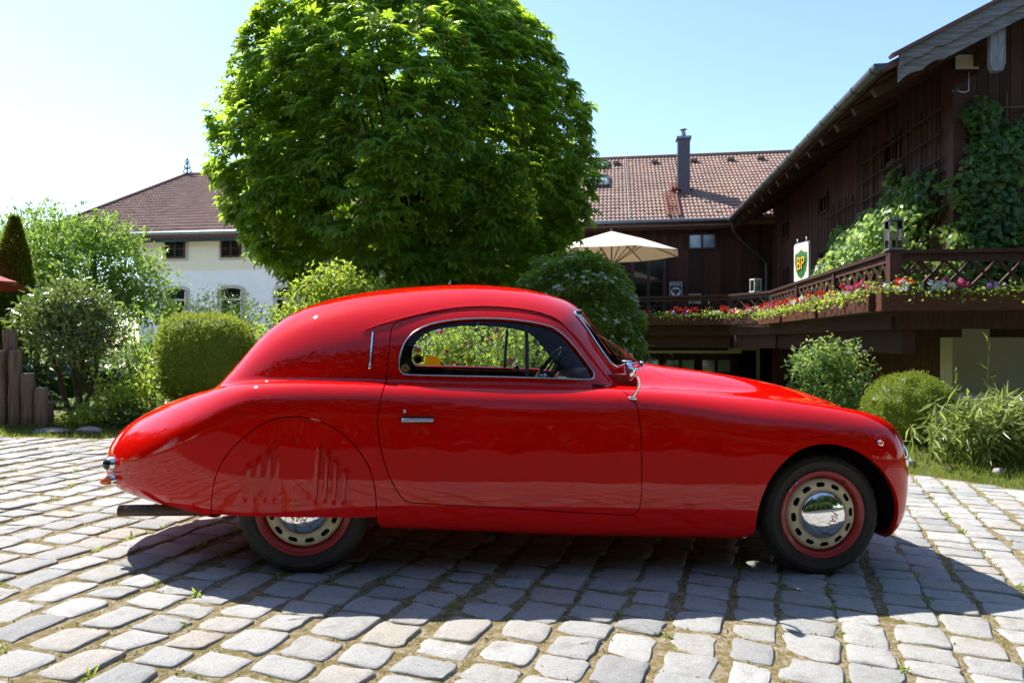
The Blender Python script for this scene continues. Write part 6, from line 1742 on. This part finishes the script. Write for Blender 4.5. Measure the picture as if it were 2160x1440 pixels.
# ---- exhaust
b = MB()
b.tube([(-.855,-.50,.232),(-.80,-.50,.235),(-.62,-.50,.238),(-.46,-.50,.241)], 0.0262, 16)
b.tube([(-.50,-.50,.241),(-.44,-.50,.243),(-.435,-.50,.243)], 0.0305, 16)
b.tube([(-.45,-.50,.243),(-.36,-.47,.262),(-.24,-.40,.285),(-.1,-.33,.27),(.4,-.30,.22),(1.4,-.30,.20)], 0.021, 12)
ex = b.build('exhaust_pipe', M['exhaust_steel'], car, True, auto=50)
b = MB(); b.tube([(-.8555,-.50,.232),(-.82,-.50,.2335)], 0.0225, 14); b.build('pipe_mouth', M['dark_trim'], ex, True)

# ---- mirror on the front corner of the door
c0 = on_side([(1.462, .825)], 0.004, -1)[0]
b = MB()
b.tube(spline_open([c0, c0 + np.array([0.012, -0.012, 0.022]), c0 + np.array([0.022, -0.030, 0.060]), c0 + np.array([0.006, -0.045, 0.100]), c0 + np.array([-0.022, -0.05, 0.112])], 20), np.linspace(0.0075, 0.0055, 20), 10)
b.tube([c0 - np.array([0.018, 0, 0]), c0 + np.array([0.016, 0, -0.006])], [0.007, 0.010], 10)
mr = b.build('door_mirror', M['chrome'], car, True)
hc_ = c0 + np.array([-0.040, -0.055, 0.122])
n = np.array([0.97, -0.05, 0.22]); n /= np.linalg.norm(n)
k = np.linspace(0, 1, 9)
b = MB(); b.tube(hc_ + n*(0.036*k)[:, None], 0.043*np.sqrt(np.maximum(1 - k**1.6, 0.01)), 28); b.build('mirror_shell', M['chrome'], mr, True, auto=50)
b = MB(); b.tube([hc_ - n*0.0015, hc_ - n*0.0005], 0.040, 28); b.build('mirror_glass', M['aged_chrome'], mr, True, auto=40)
b = MB(); b.tube([hc_ + n*0.03, hc_ + n*0.06], [0.007, 0.005], 8); b.build('mirror_joint', M['chrome'], mr, True)

# ---- stickers in the windows
def disc(name, cpt, nrm, r, mat, par, k=24, star=0, off=0.0015):
    cpt = np.asarray(cpt, float); nrm = np.asarray(nrm, float)
    u_ = np.cross(nrm, [0, 0, 1.0]); u_ /= np.linalg.norm(u_); v_ = np.cross(u_, nrm)
    th = np.arange(k)*2*np.pi/k; rr = np.full(k, r)
    if star: rr = np.where(np.arange(k) % 2 == 0, r, r*0.90)
    V = cpt + nrm*off + rr[:, None]*(np.cos(th)[:, None]*u_ + np.sin(th)[:, None]*v_)
    V = np.vstack([V, V + nrm*0.0004]); F = [tuple(range(k)), tuple(range(2*k-1, k-1, -1))] + [(i, (i+1) % k, k+(i+1) % k, k+i) for i in range(k)]
    return link(name, npmesh(name, V, F, False), par, mat)
p = on_side([(.420, .929)], -0.010, -1)[0]; n = grad_F(*p)
disc('sticker', p, n, 0.0255, M['sticker_black'], gl_n, 40, 1, 0.001)
disc('sticker_centre', p, n, 0.0175, M['sticker_yellow'], gl_n, 28, 0, 0.002)
b = MB(); u_ = np.cross(n, [0, 0, 1.0]); u_ /= np.linalg.norm(u_); v_ = np.cross(u_, n)
for sx, sy, ex_, ey in ((-.011,-.002,.010,.003),(-.004,-.007,.006,.008),(.0,.006,-.008,-.003),(.003,-.004,.009,-.001)):
    b.tube([p + n*0.003 + u_*sx + v_*sy, p + n*0.003 + u_*ex_ + v_*ey], 0.0012, 5)
b.build('sticker_emblem', M['sticker_black'], gl_n)
for (s_, z_, r, m1, m2) in ((.432, 1.005, 0.027, 'sticker_white', 'sticker_yellow'), (.432, .945, 0.031, 'sticker_gold', 'sticker_blue')):
    p = on_side([(s_, z_)], -0.014, 1)[0]; n = -grad_F(*p)
    disc('sticker', p, n, r, M[m1], gl_f, 32, 0, 0.001)
    disc('sticker_centre', p + np.array([0, 0, -0.004]), n, r*0.72, M[m2], gl_f, 24, 0, 0.002)
b = MB(); p = on_side([(.525, .935)], -0.016, 1)[0]; n = -grad_F(*p)
u_ = np.cross([0, 0, 1.0], n); u_ /= np.linalg.norm(u_); v_ = np.cross(n, u_)
b.prism([(-.05,-.03),(.05,-.03),(.05,.018),(.03,.018),(.022,.032),(-.022,.032),(-.03,.018),(-.05,.018)], p, u_, v_, n*0.001)
b.build('rally_plate', M['sticker_yellow'], gl_f)
# ================================================================ things around the yard
# ---- log posts at the left edge
POSTS = [(3, 739, .10, 'half seen weathered log post at the extreme left edge'), (21, 695, .125, 'tallest weathered log post of the palisade at the left edge'), (33, 739, .12, 'log post just right of the tallest palisade post'), (41, 787, .10, 'middle-height log post left of its equally tall neighbour'),
         (60, 787, .125, 'thicker middle-height log post of the palisade'), (70, 818, .085, 'thin short log post behind the thicker posts'), (87, 817, .12, 'short log post second from the right end of the palisade'), (100, 848, .115, 'shortest log post at the right end of the palisade')]
for k, (px_, py_, dia, lab) in enumerate(POSTS):
    Yp = 7.15 + (0.08 if k % 2 else -0.05); x = (px_ - 1080)/1460*Yp; g = ground_at(x, Yp); top = 1.08 - (py_ - 720)/1460*Yp
    root = empty('log_post', (x, Yp, g), 0, lab, 'post', 'weathered log posts of the palisade')
    h = top - g; r = dia/2; rg = np.random.default_rng(80 + k)
    b = MB(); pts = np.array([[rg.normal(0, .004), rg.normal(0, .004), z] for z in np.linspace(-.15, h - .012, 7)]); b.tube(np.vstack([pts, pts[-1] + (0, 0, .010)]), np.r_[r*(1 + rg.normal(0, .02, 7)), r*.93], 16); b.build('log', M['post_wood'], root, True, auto=50)
    b = MB(); b.tube([pts[-1] + (0, 0, .0105), pts[-1] + (0, 0, .012)], r*.90, 16); b.build('cut_end', M['grey_wood_upright'], root, True, auto=40)

# ---- stones at the lawn edges
plain('field_stone', (0.36, 0.33, 0.30), 0.9, col2=(0.22, 0.20, 0.18), scale=7, bmp=0.7, bscale=25, bdist=0.01)
def rock(x, y, r, label, seed):
    nu, nv = 16, 9; rg = np.random.default_rng(seed)
    u = np.linspace(0, 2*np.pi, nu, endpoint=False); v = np.linspace(0.08, np.pi - .08, nv); U_, W_ = np.meshgrid(u, v, indexing='ij')
    d = np.stack([np.sin(W_)*np.cos(U_), np.sin(W_)*np.sin(U_), np.cos(W_)], -1).reshape(-1, 3)
    P = d*lump(d, seed, 0.25, 2.4)[:, None]*np.array(r); i, j = np.meshgrid(np.arange(nu), np.arange(nv-1), indexing='ij'); i2 = (i+1) % nu
    F = [tuple(q) for q in np.stack([i*nv+j, i*nv+j+1, i2*nv+j+1, i2*nv+j], -1).reshape(-1, 4).tolist()] + [tuple(k*nv for k in range(nu)), tuple(k*nv + nv - 1 for k in range(nu))[::-1]]
    me = npmesh('stone', P, F, True); fix_normals(me); o = link('stone', me, None, M['field_stone']); o.location = (x, y, ground_at(x, y) + r[2]*0.35)
    tag(o, label, 'stone')
rock(-4.25, 6.95, (.13, .09, .055), 'flat pale stone on the lawn edge left of the coupe tail', 90)
rock(-4.62, 6.92, (.16, .10, .035), 'low flat slab in the grass beside the log posts', 91)
rock(5.02, 5.82, (.085, .07, .07), 'rounded grey stone on the grass bank at the right edge', 92)
rock(4.30, 6.12, (.05, .04, .05), 'small pale stone under the bamboo', 93)
rock(3.72, 6.55, (.09, .07, .06), 'dark small stone at the foot of the box ball', 94)
plain('ledge_stone', (0.40, 0.36, 0.30), 0.9, col2=(0.28, 0.25, 0.21), scale=5, bmp=0.6, bscale=30)
b = MB(); b.box((6.2, 8.35, 0.17), (2.6, 0.28, 0.5), np.array(Matrix.Rotation(BR, 3, 'Z'))); o = b.build('garden_wall', M['ledge_stone'], None, bevel=0.02); tag(o, 'low stone garden wall behind the bamboo at the right', 'wall')

# ---- parasols
plain('canvas_cream', (0.78, 0.72, 0.60), 0.9, var=0.08, scale=3, bmp=0.15, bscale=120)
plain('canvas_red', (0.36, 0.025, 0.03), 0.85, var=0.15, scale=3)
plain('parasol_wood', (0.42, 0.20, 0.07), 0.5, var=0.3, scale=8, vs=(2, 2, 2))
def canvas_translucent(m):
    nt = m.node_tree; bs = nt.nodes['Principled BSDF']; tr = nt.nodes.new('ShaderNodeBsdfTranslucent'); tr.inputs[0].default_value = (0.75, 0.66, 0.50, 1)
    mx = nt.nodes.new('ShaderNodeMixShader'); mx.inputs[0].default_value = 0.35; nt.links.new(bs.outputs[0], mx.inputs[1]); nt.links.new(tr.outputs[0], mx.inputs[2]); nt.links.new(mx.outputs[0], nt.nodes['Material Output'].inputs[0])
canvas_translucent(M['canvas_cream'])
def parasol(x, y, zg, h_top, R, drop, cmat, label, rot=0.2, n=8):
    root = empty('parasol', (x, y, zg), rot, label, 'parasol')
    th = np.arange(n)*2*np.pi/n; V = []; F = []
    for lay in (0, 1):
        V.append(np.array([[0, 0, h_top - lay*0.006]]))
        for q in (0.5, 1.0):
            r = R*q; z = h_top - drop*(q**1.15) - lay*0.006
            for i in range(n):
                V.append([[r*math.cos(th[i]), r*math.sin(th[i]), z]])
                a2 = th[i] + math.pi/n; rm = r*math.cos(math.pi/n)*1.0; V.append([[rm*math.cos(a2), rm*math.sin(a2), z - 0.012*q]])
    V = np.concatenate([np.asarray(v) for v in V]); m = 1 + 4*n
    for lay in (0, 1):
        o_ = lay*m
        for i in range(2*n):
            j = (i + 1) % (2*n); F += [(o_, o_ + 1 + i, o_ + 1 + j), (o_ + 1 + i, o_ + 1 + 2*n + i, o_ + 1 + 2*n + j, o_ + 1 + j)]
    for i in range(2*n):
        j = (i + 1) % (2*n); F.append((1 + 2*n + i, m + 1 + 2*n + i, m + 1 + 2*n + j, 1 + 2*n + j))
    me = npmesh('canopy', V, F, False); link('canopy', me, root, cmat)
    b = MB(); b.tube([(0, 0, 0), (0, 0, h_top + 0.03)], 0.024, 12); b.lathe([(0, .05), (.02, .045), (.03, .02), (.02, 0)], (0, 0, h_top + .02), 'z', 10); b.build('pole', M['parasol_wood'], root, True, auto=50)
    hub_z = h_top - drop - 0.30
    b = MB(); b.tube([(0, 0, hub_z - .05), (0, 0, hub_z + .05)], 0.05, 10); b.build('hub', M['parasol_wood'], root, True, auto=50)
    for i in range(n):
        c, s = math.cos(th[i]), math.sin(th[i])
        e = np.array([R*0.995*c, R*0.995*s, h_top - drop - 0.03]); mid = np.array([R*0.5*c, R*0.5*s, h_top - drop*0.5**1.15 - 0.03])
        b = MB(); b.beam((.03*c, .03*s, h_top - .05), mid, 0.022, 0.03); b.beam(mid, e, 0.022, 0.03); b.build('rib', M['parasol_wood'], root)
        b = MB(); b.beam((.04*c, .04*s, hub_z), mid - np.array([0, 0, .01]), 0.02, 0.024); b.build('strut', M['parasol_wood'], root)
    b = MB(); b.tube([(0, 0, 0), (0, 0, .08)], .28, 16); b.build('base', M['zinc_dark'], root, True, auto=40)
Yp = 20.6; parasol(210/1460*Yp, Yp, DZ, 4.36 - DZ, 2.08, 0.70, M['canvas_cream'], 'large cream canvas parasol open on the terrace', 0.15)
parasol(-8.62, 9.0, ground_at(-8.62, 9), 2.55 - ground_at(-8.62, 9), 2.05, 0.68, M['canvas_red'], 'red parasol whose tip shows at the left edge', 0.1)

# ---- lanterns on the rail
glass_mat('lantern_glass', (0.93, 0.95, 0.95))
plain('lantern_metal', (0.24, 0.26, 0.27), 0.4, 0.5)
plain('candle_wax', (0.75, 0.62, 0.30), 0.6)
def lantern(p, w, h, label, mat, rz):
    root = empty('lantern', tuple(p), rz, label, 'lantern', 'metal and glass lanterns on the railing')
    b = MB(); b.box((0, 0, .012), (w*1.1, w*1.1, .024)); b.build('base', mat, root)
    for sx in (-1, 1):
        for sy in (-1, 1):
            b = MB(); b.box((sx*w*.46, sy*w*.46, h*.5), (.014, .014, h - .05)); b.build('corner_bar', mat, root)
    b = MB(); b.box((0, 0, h - .014), (w*1.06, w*1.06, .028)); b.build('lid', mat, root)
    for k in range(4):
        a = k*math.pi/2; b = MB(); b.box((w*.46*math.cos(a), w*.46*math.sin(a), h*.5), (.003 if k % 2 == 0 else w*.86, w*.86 if k % 2 == 0 else .003, h - .06)); b.build('pane', M['lantern_glass'], root)
    b = MB(); b.tube([(0, 0, .024), (0, 0, .13)], .022, 10); b.build('lamp_socket', M['black_iron'], root, True, auto=40)
    b = MB(); b.lathe([(0.0, .26), (.025, .24), (.034, .20), (.028, .16), (.015, .13)], (0, 0, 0), 'z', 14); b.build('bulb', M['candle_wax'], root, True)
lantern(bw(3.63, 9.62, HZ - 0.008), 0.17, 0.41, 'tall glass lantern standing on the near corner post of the balcony', M['lantern_metal'], BR)
plain('lantern_white', (0.72, 0.72, 0.70), 0.5)
lantern(bw(3.42, 17.3, HZ - 0.008), 0.19, 0.32, 'small white-framed lantern on the far bend of the railing', M['lantern_white'], BR + .4)

# ---- flower boxes
rgF = np.random.default_rng(101)
tmL = lobe(0.85, 0.06, 0.12, 0.5)
def bloom_mesh(kind, mat, seed):
    rg = np.random.default_rng(seed)
    if kind == 'ball':
        n = 18; d = sphere_dirs(n, rg); d[:, 2] = np.abs(d[:, 2]); d = norm(d)
        V, F, R = leaves(small_leaf(0.9, 0.05), d*0.6, np.cross(d, rg.normal(size=d.shape)), d, np.full(n, 0.75), rg)
    else:
        n = 5; a = np.arange(n)*2*np.pi/n; d = np.stack([np.cos(a), np.sin(a), np.full(n, .25)], 1)
        V, F, R = leaves(small_leaf(0.95, 0.06), np.zeros((n, 3)), d, np.tile([[0, 0, 1.0]], (n, 1)), np.full(n, 1.0), rg)
    me = npmesh('bloom', V, F, False, rnd=R); me.materials.append(M[mat]); return me
BLOOMS = [bloom_mesh('ball', 'petal_red', 1), bloom_mesh('ball', 'petal_pink', 2), bloom_mesh('open', 'petal_white', 3), bloom_mesh('open', 'petal_yellow', 4), bloom_mesh('open', 'petal_purple', 5), bloom_mesh('ball', 'petal_white', 6), bloom_mesh('ball', 'petal_red', 7)]
def flower_box(p, q, out_, nl, nf, label, wts, seed, fs=0.042):
    rg = np.random.default_rng(seed); p = np.asarray(p, float); q = np.asarray(q, float); c = (p + q)/2; d = (q - p)/np.linalg.norm(q - p); Ls = np.linalg.norm(q - p)
    out2 = np.array([out_[0], out_[1], 0.0]); root = empty('flower_box', tuple(c), 0, label, 'flower box', 'long planters hung outside the railing')
    b = MB(); R = np.stack([d, out2, [0, 0, 1.0]], 1)
    for o_, dim in ((out2*0.10, (Ls - .01, .022, .24)), (-out2*0.10, (Ls - .01, .022, .24)), (np.array([0, 0, -.11]), (Ls - .01, .18, .02))): b.box(o_, dim, R)
    for s_ in (-1, 1): b.box(d*s_*(Ls/2 - .012), (.022, .18, .235), R)
    b.build('box', M['box_wood'], root)
    b = MB(); b.box((0, 0, .06), (Ls - .05, .175, .03), R); b.build('soil', M['garden_soil'], root)
    t = rg.uniform(-Ls/2, Ls/2, nl); P = c + d*t[:, None] + out2*rg.normal(.02, .085, nl)[:, None]; P[:, 2] += .09 + np.abs(rg.normal(0, .06, nl))*(1 + .5*np.sin(t*5 + seed)); hang = rg.random(nl) < .22; P[hang] += out2*.07; P[hang, 2] -= rg.uniform(.02, .12, hang.sum())
    leafobj('foliage', [leaves(tmL, P, rg.normal(0, .8, (nl, 3)) + out2*.5, rg.normal(0, .4, (nl, 3)) + np.array([0, 0, 1.0]) + out2*.4, rg.uniform(.03, .06, nl), rg)], M['leaf_lime'], root, c)
    for i in range(int(nf*1.4)):
        if i % 4 == 0: cc_ = rg.uniform(-Ls/2 + .05, Ls/2 - .05); kind = int(rg.choice(len(BLOOMS), p=wts))
        tt = float(np.clip(cc_ + rg.normal(0, .075), -Ls/2 + .04, Ls/2 - .04)); tall = kind in (0, 6)
        z = .15 + abs(rg.normal(0, .05)) + (.07 if tall else 0); o = link('bloom', BLOOMS[kind], root)
        o.location = d*tt + out2*rg.uniform(-.05, .14) + np.array([0, 0, z]); s_ = fs*rg.uniform(.7, 1.3)*(1.0 if kind in (0, 1, 5, 6) else 0.85); o.scale = (s_, s_, s_)
        o.rotation_euler = Vector(out2 + np.array([0, 0, .5]) + rg.normal(0, .35, 3)).to_track_quat('Z', 'Y').to_euler()
W1 = [.20, .24, .10, .13, .11, .10, .12]
zb_ = 1.585
out_f = -VV; out_s = -UU
flower_box(bw(3.36, 9.40, zb_), bw(5.15, 9.40, zb_), out_f, 900, 46, 'brown planter on the balcony front nearest the lantern, with red, white and purple flowers', [.22, .10, .22, .10, .14, .10, .12], 111)
flower_box(bw(5.16, 9.40, zb_), bw(7.0, 9.40, zb_), out_f, 900, 44, 'brown planter on the balcony front at the right edge, with yellow and red flowers', [.22, .16, .06, .32, .06, .06, .12], 112)
for i, (b0, b1, lab, nf) in enumerate(((9.52, 11.9, 'sunlit planter on the long balcony side, first from the lantern corner', 62), (11.91, 14.3, 'planter on the long balcony side, second from the lantern corner', 70), (14.31, 16.6, 'planter on the long balcony side, farthest from the lantern corner', 74))):
    flower_box(bw(3.40, b0, zb_), bw(3.44, b1, zb_), out_s, 1100, nf, lab, W1, 113 + i, .048)
e1_ = np.array([2.94, 18.0]) - np.array([3.70, 16.8])
flower_box(bw(3.48, 16.65, zb_ + .03), bw(2.76, 17.82, zb_ + .03), -UU*.85 - VV*.53, 800, 44, 'planter across the bend of the railing below the small lantern', W1, 117, .052)
flower_box(bw(2.72, 17.86, zb_ + .03), bw(0.75, 18.40, zb_ + .03), -VV*.965 - UU*.26, 1100, 46, 'planter on the far railing beside the bend, in front of the small green sign', [.26, .12, .16, .10, .10, .10, .16], 118, .045)
flower_box(bw(0.70, 18.40, zb_ + .03), bw(-1.6, 18.40, zb_ + .03), -VV, 1100, 44, 'planter on the far railing partly hidden by the dogwood', [.26, .12, .16, .10, .10, .10, .16], 119, .045)

# ---- signs
plain('enamel_white', (0.78, 0.77, 0.72), 0.35, coat=0.4); plain('enamel_green', (0.02, 0.16, 0.06), 0.35, coat=0.4); plain('enamel_yellow', (0.80, 0.47, 0.02), 0.35, coat=0.4); plain('enamel_blue', (0.012, 0.03, 0.05), 0.35, coat=0.4)
plain('pale_green_board', (0.34, 0.42, 0.34), 0.6)
def local_sign(name, p, rz, label):
    return empty(name, tuple(p), rz, label, 'sign')
def put_text(txt, size, depth, mat, root, x, y, z, sx=1.0, name='lettering'):
    me = text_mesh(txt, size, depth, name); co = np.zeros(len(me.vertices)*3); me.vertices.foreach_get('co', co); co = co.reshape(-1, 3)
    me.vertices.foreach_set('co', np.stack([co[:, 0]*sx + x, -co[:, 2] + y, co[:, 1] + z], 1).ravel()); me.update(); return link(name, me, root, mat)
def rrect(w, h, r, n=5):
    pts = []
    for (cx_, cy_, a0) in ((w/2 - r, h/2 - r, 0), (-w/2 + r, h/2 - r, 90), (-w/2 + r, -h/2 + r, 180), (w/2 - r, -h/2 + r, 270)):
        for a in np.linspace(a0, a0 + 90, n): pts.append((cx_ + r*math.cos(math.radians(a)), cy_ + r*math.sin(math.radians(a))))
    return pts
Yb = 17.2; root = local_sign('petrol_sign', (610/1460*Yb, Yb, 1.08 + (720 - 553)/1460*Yb), math.radians(-82), 'white enamel sign with green shield and two yellow letters above the railing')
b = MB(); b.prism(rrect(.66, .98, .09), (0, 0, 0), (1, 0, 0), (0, 0, 1), (0, .05, 0)); b.build('panel', M['enamel_white'], root)
b = MB(); fr = rrect(.67, .99, .09); b.tube(np.array([(x, .0, z) for x, z in fr + fr[:1]]), .008, 5, False); b.build('rim', M['zinc_dark'], root)
sh = [(-.26, .24), (-.13, .26), (0, .33), (.13, .26), (.26, .24), (.27, .02), (.22, -.18), (.12, -.32), (0, -.38), (-.12, -.32), (-.22, -.18), (-.27, .02)]
b = MB(); b.prism(np.array(sh)*1.06, (0, -.003, -.02), (1, 0, 0), (0, 0, 1), (0, .003, 0)); b.build('shield_edge', M['enamel_yellow'], root)
b = MB(); b.prism(sh, (0, -.006, -.02), (1, 0, 0), (0, 0, 1), (0, .003, 0)); b.build('shield', M['enamel_green'], root)
put_text('BP', .46, .012, M['enamel_blue'], root, .010, -.010, -.055, .72, 'letter_shadow'); put_text('BP', .46, .012, M['enamel_yellow'], root, 0, -.020, -.045, .72)
b = MB()
for sx in (-.2, .2): b.tube([(sx, .02, .48), (sx, .02, .60)], .014, 6)
b.build('hook', M['enamel_white'], root, True)
a_ = wa(1425); root = local_sign('club_sign', bw(a_, wb - .10, 2.92), BR, 'small dark enamel sign with black eagle in a white disc on the timber wall')
b = MB(); b.box((0, 0, 0), (.42, .02, .58)); b.build('panel', M['enamel_blue'], root)
put_text('ADAC', .155, .006, M['enamel_white'], root, 0, -.014, .20, 1.0)
b = MB(); th = np.linspace(0, 2*np.pi, 28, endpoint=False); b.prism([(.165*math.cos(t), .165*math.sin(t)) for t in th], (0, -.014, -.07), (1, 0, 0), (0, 0, 1), (0, .004, 0)); b.build('disc', M['enamel_white'], root)
eg = [(0, .13), (.03, .11), (.02, .07), (.05, .09), (.09, .11), (.13, .07), (.12, .0), (.10, -.06), (.075, .0), (.06, -.08), (.04, -.02), (.035, -.07), (.06, -.12), (.02, -.10), (0, -.14)]
eg = eg + [(-x, y) for x, y in eg[-2:0:-1]]; eg[0] = (-.02, .14)
b = MB(); b.prism(eg, (0, -.018, -.07), (1, 0, 0), (0, 0, 1), (0, .004, 0)); b.build('eagle', M['sticker_black'], root)
b = MB(); fr = rrect(.42, .58, .005, 2); b.tube(np.array([(x, -.012, z) for x, z in fr + fr[:1]]), .006, 4, False); b.build('rim', M['enamel_white'], root)
o = None; a_ = wa(1465); root = local_sign('notice_board', bw(a_, wb - .10, 2.60), BR, 'small pale green notice board beside the enamel eagle sign'); b = MB(); b.box((0, 0, 0), (.42, .02, .34)); b.build('panel', M['pale_green_board'], root); b = MB(); fr = rrect(.42, .34, .004, 2); b.tube(np.array([(x, -.012, z) for x, z in fr + fr[:1]]), .006, 4, False); b.build('frame', M['grey_frame'], root)
# small white plates on the garage wall
for k, (px_, py_, w, h, lab) in enumerate(((1642, 781, .30, .26, 'faint white lettered plate on the dark garage wall'), (1660, 768, .26, .07, 'narrow yellowish plate above the white plate in the garage'))):
    Yw = 17.9; root = local_sign('wall_plate', ((px_ - 1080)/1460*Yw, Yw, 1.08 - (py_ - 720)/1460*Yw), BR, lab); b = MB(); b.box((0, 0, 0), (w, .02, h)); b.build('panel', M['enamel_white'] if k == 0 else M['cream_enamel'], root)
    b = MB(); [b.box((0, -.012, h*.3 - i*h*.2), (w*.8, .004, h*.07)) for i in range(4 if k == 0 else 1)]; b.build('print_line', M['letter_red'], root)

# ---- flood light, sensor and cable on the gable
plain('flood_panel', (0.62, 0.60, 0.48), 0.4, var=0.1, scale=4)
Yf = 11.05; root = empty('flood_light', ((2037 - 1080)/1460*Yf, Yf, 1.08 + (720 - 133)/1460*Yf), BR + .12, 'square floodlight with pale panel under the barn eaves', 'lamp')
b = MB(); b.box((0, 0, 0), (.42, .07, .29), None); b.build('housing', M['black_iron'], root, bevel=.012)
b = MB(); b.box((0, -.037, 0), (.36, .008, .225)); b.build('panel', M['flood_panel'], root)
b = MB(); b.tube([(.05, 0, -.15), (.06, .02, -.44), (-.02, .0, -.47), (-.12, 0, -.45)], .007, 6); b.build('cable', M['enamel_white'], root, True)
b = MB(); b.lathe([(0, -.06), (.035, -.05), (.045, 0), (.03, .04)], (-.17, 0, -.44), 'y', 14); b.build('sensor', M['zinc_dark'], root, True)
b = MB(); b.box((0, .07, .05), (.1, .12, .06)); b.build('bracket', M['black_iron'], root)

# ---- trellises
def trellis(label, org_, e_a, out_, w, h, nv, nh, mat):
    root = empty('trellis', tuple(org_), 0, label, 'trellis'); e_a = np.asarray(e_a, float); out_ = np.asarray(out_, float); up = np.array([0, 0, 1.0])
    for i in range(nh): b = MB(); z = h*(i + .5)/nh; b.beam(up*z + out_*.05, e_a*w + up*z + out_*.05, .03, .035, out_); b.build('slat', mat, root)
    for i in range(nv): b = MB(); x = w*(i + .5)/nv; b.beam(e_a*x + out_*.02, e_a*x + up*h + out_*.02, .03, .03, out_); b.build('slat', mat, root)
wood_mat('trellis_wood', (0.10, 0.05, 0.028), (0.055, 0.028, 0.016), 0.7)
trellis('brown wooden trellis on the long barn wall beside the corner', bw(ba - .03, 12.5, 3.1), VV, -UU, 4.0, 2.1, 7, 5, M['trellis_wood'])
trellis('brown wooden trellis farther along the long barn wall', bw(ba - .03, 16.7, 3.0), VV, -UU, 2.3, 1.5, 5, 3, M['trellis_wood'])
wood_mat('trellis_green', (0.15, 0.125, 0.05), (0.09, 0.08, 0.03), 0.8)
trellis('mossy wooden trellis behind the vine on the barn gable', bw(5.9, bb0 - .03, 2.2), UU, -VV, 2.6, 2.9, 3, 6, M['trellis_green'])
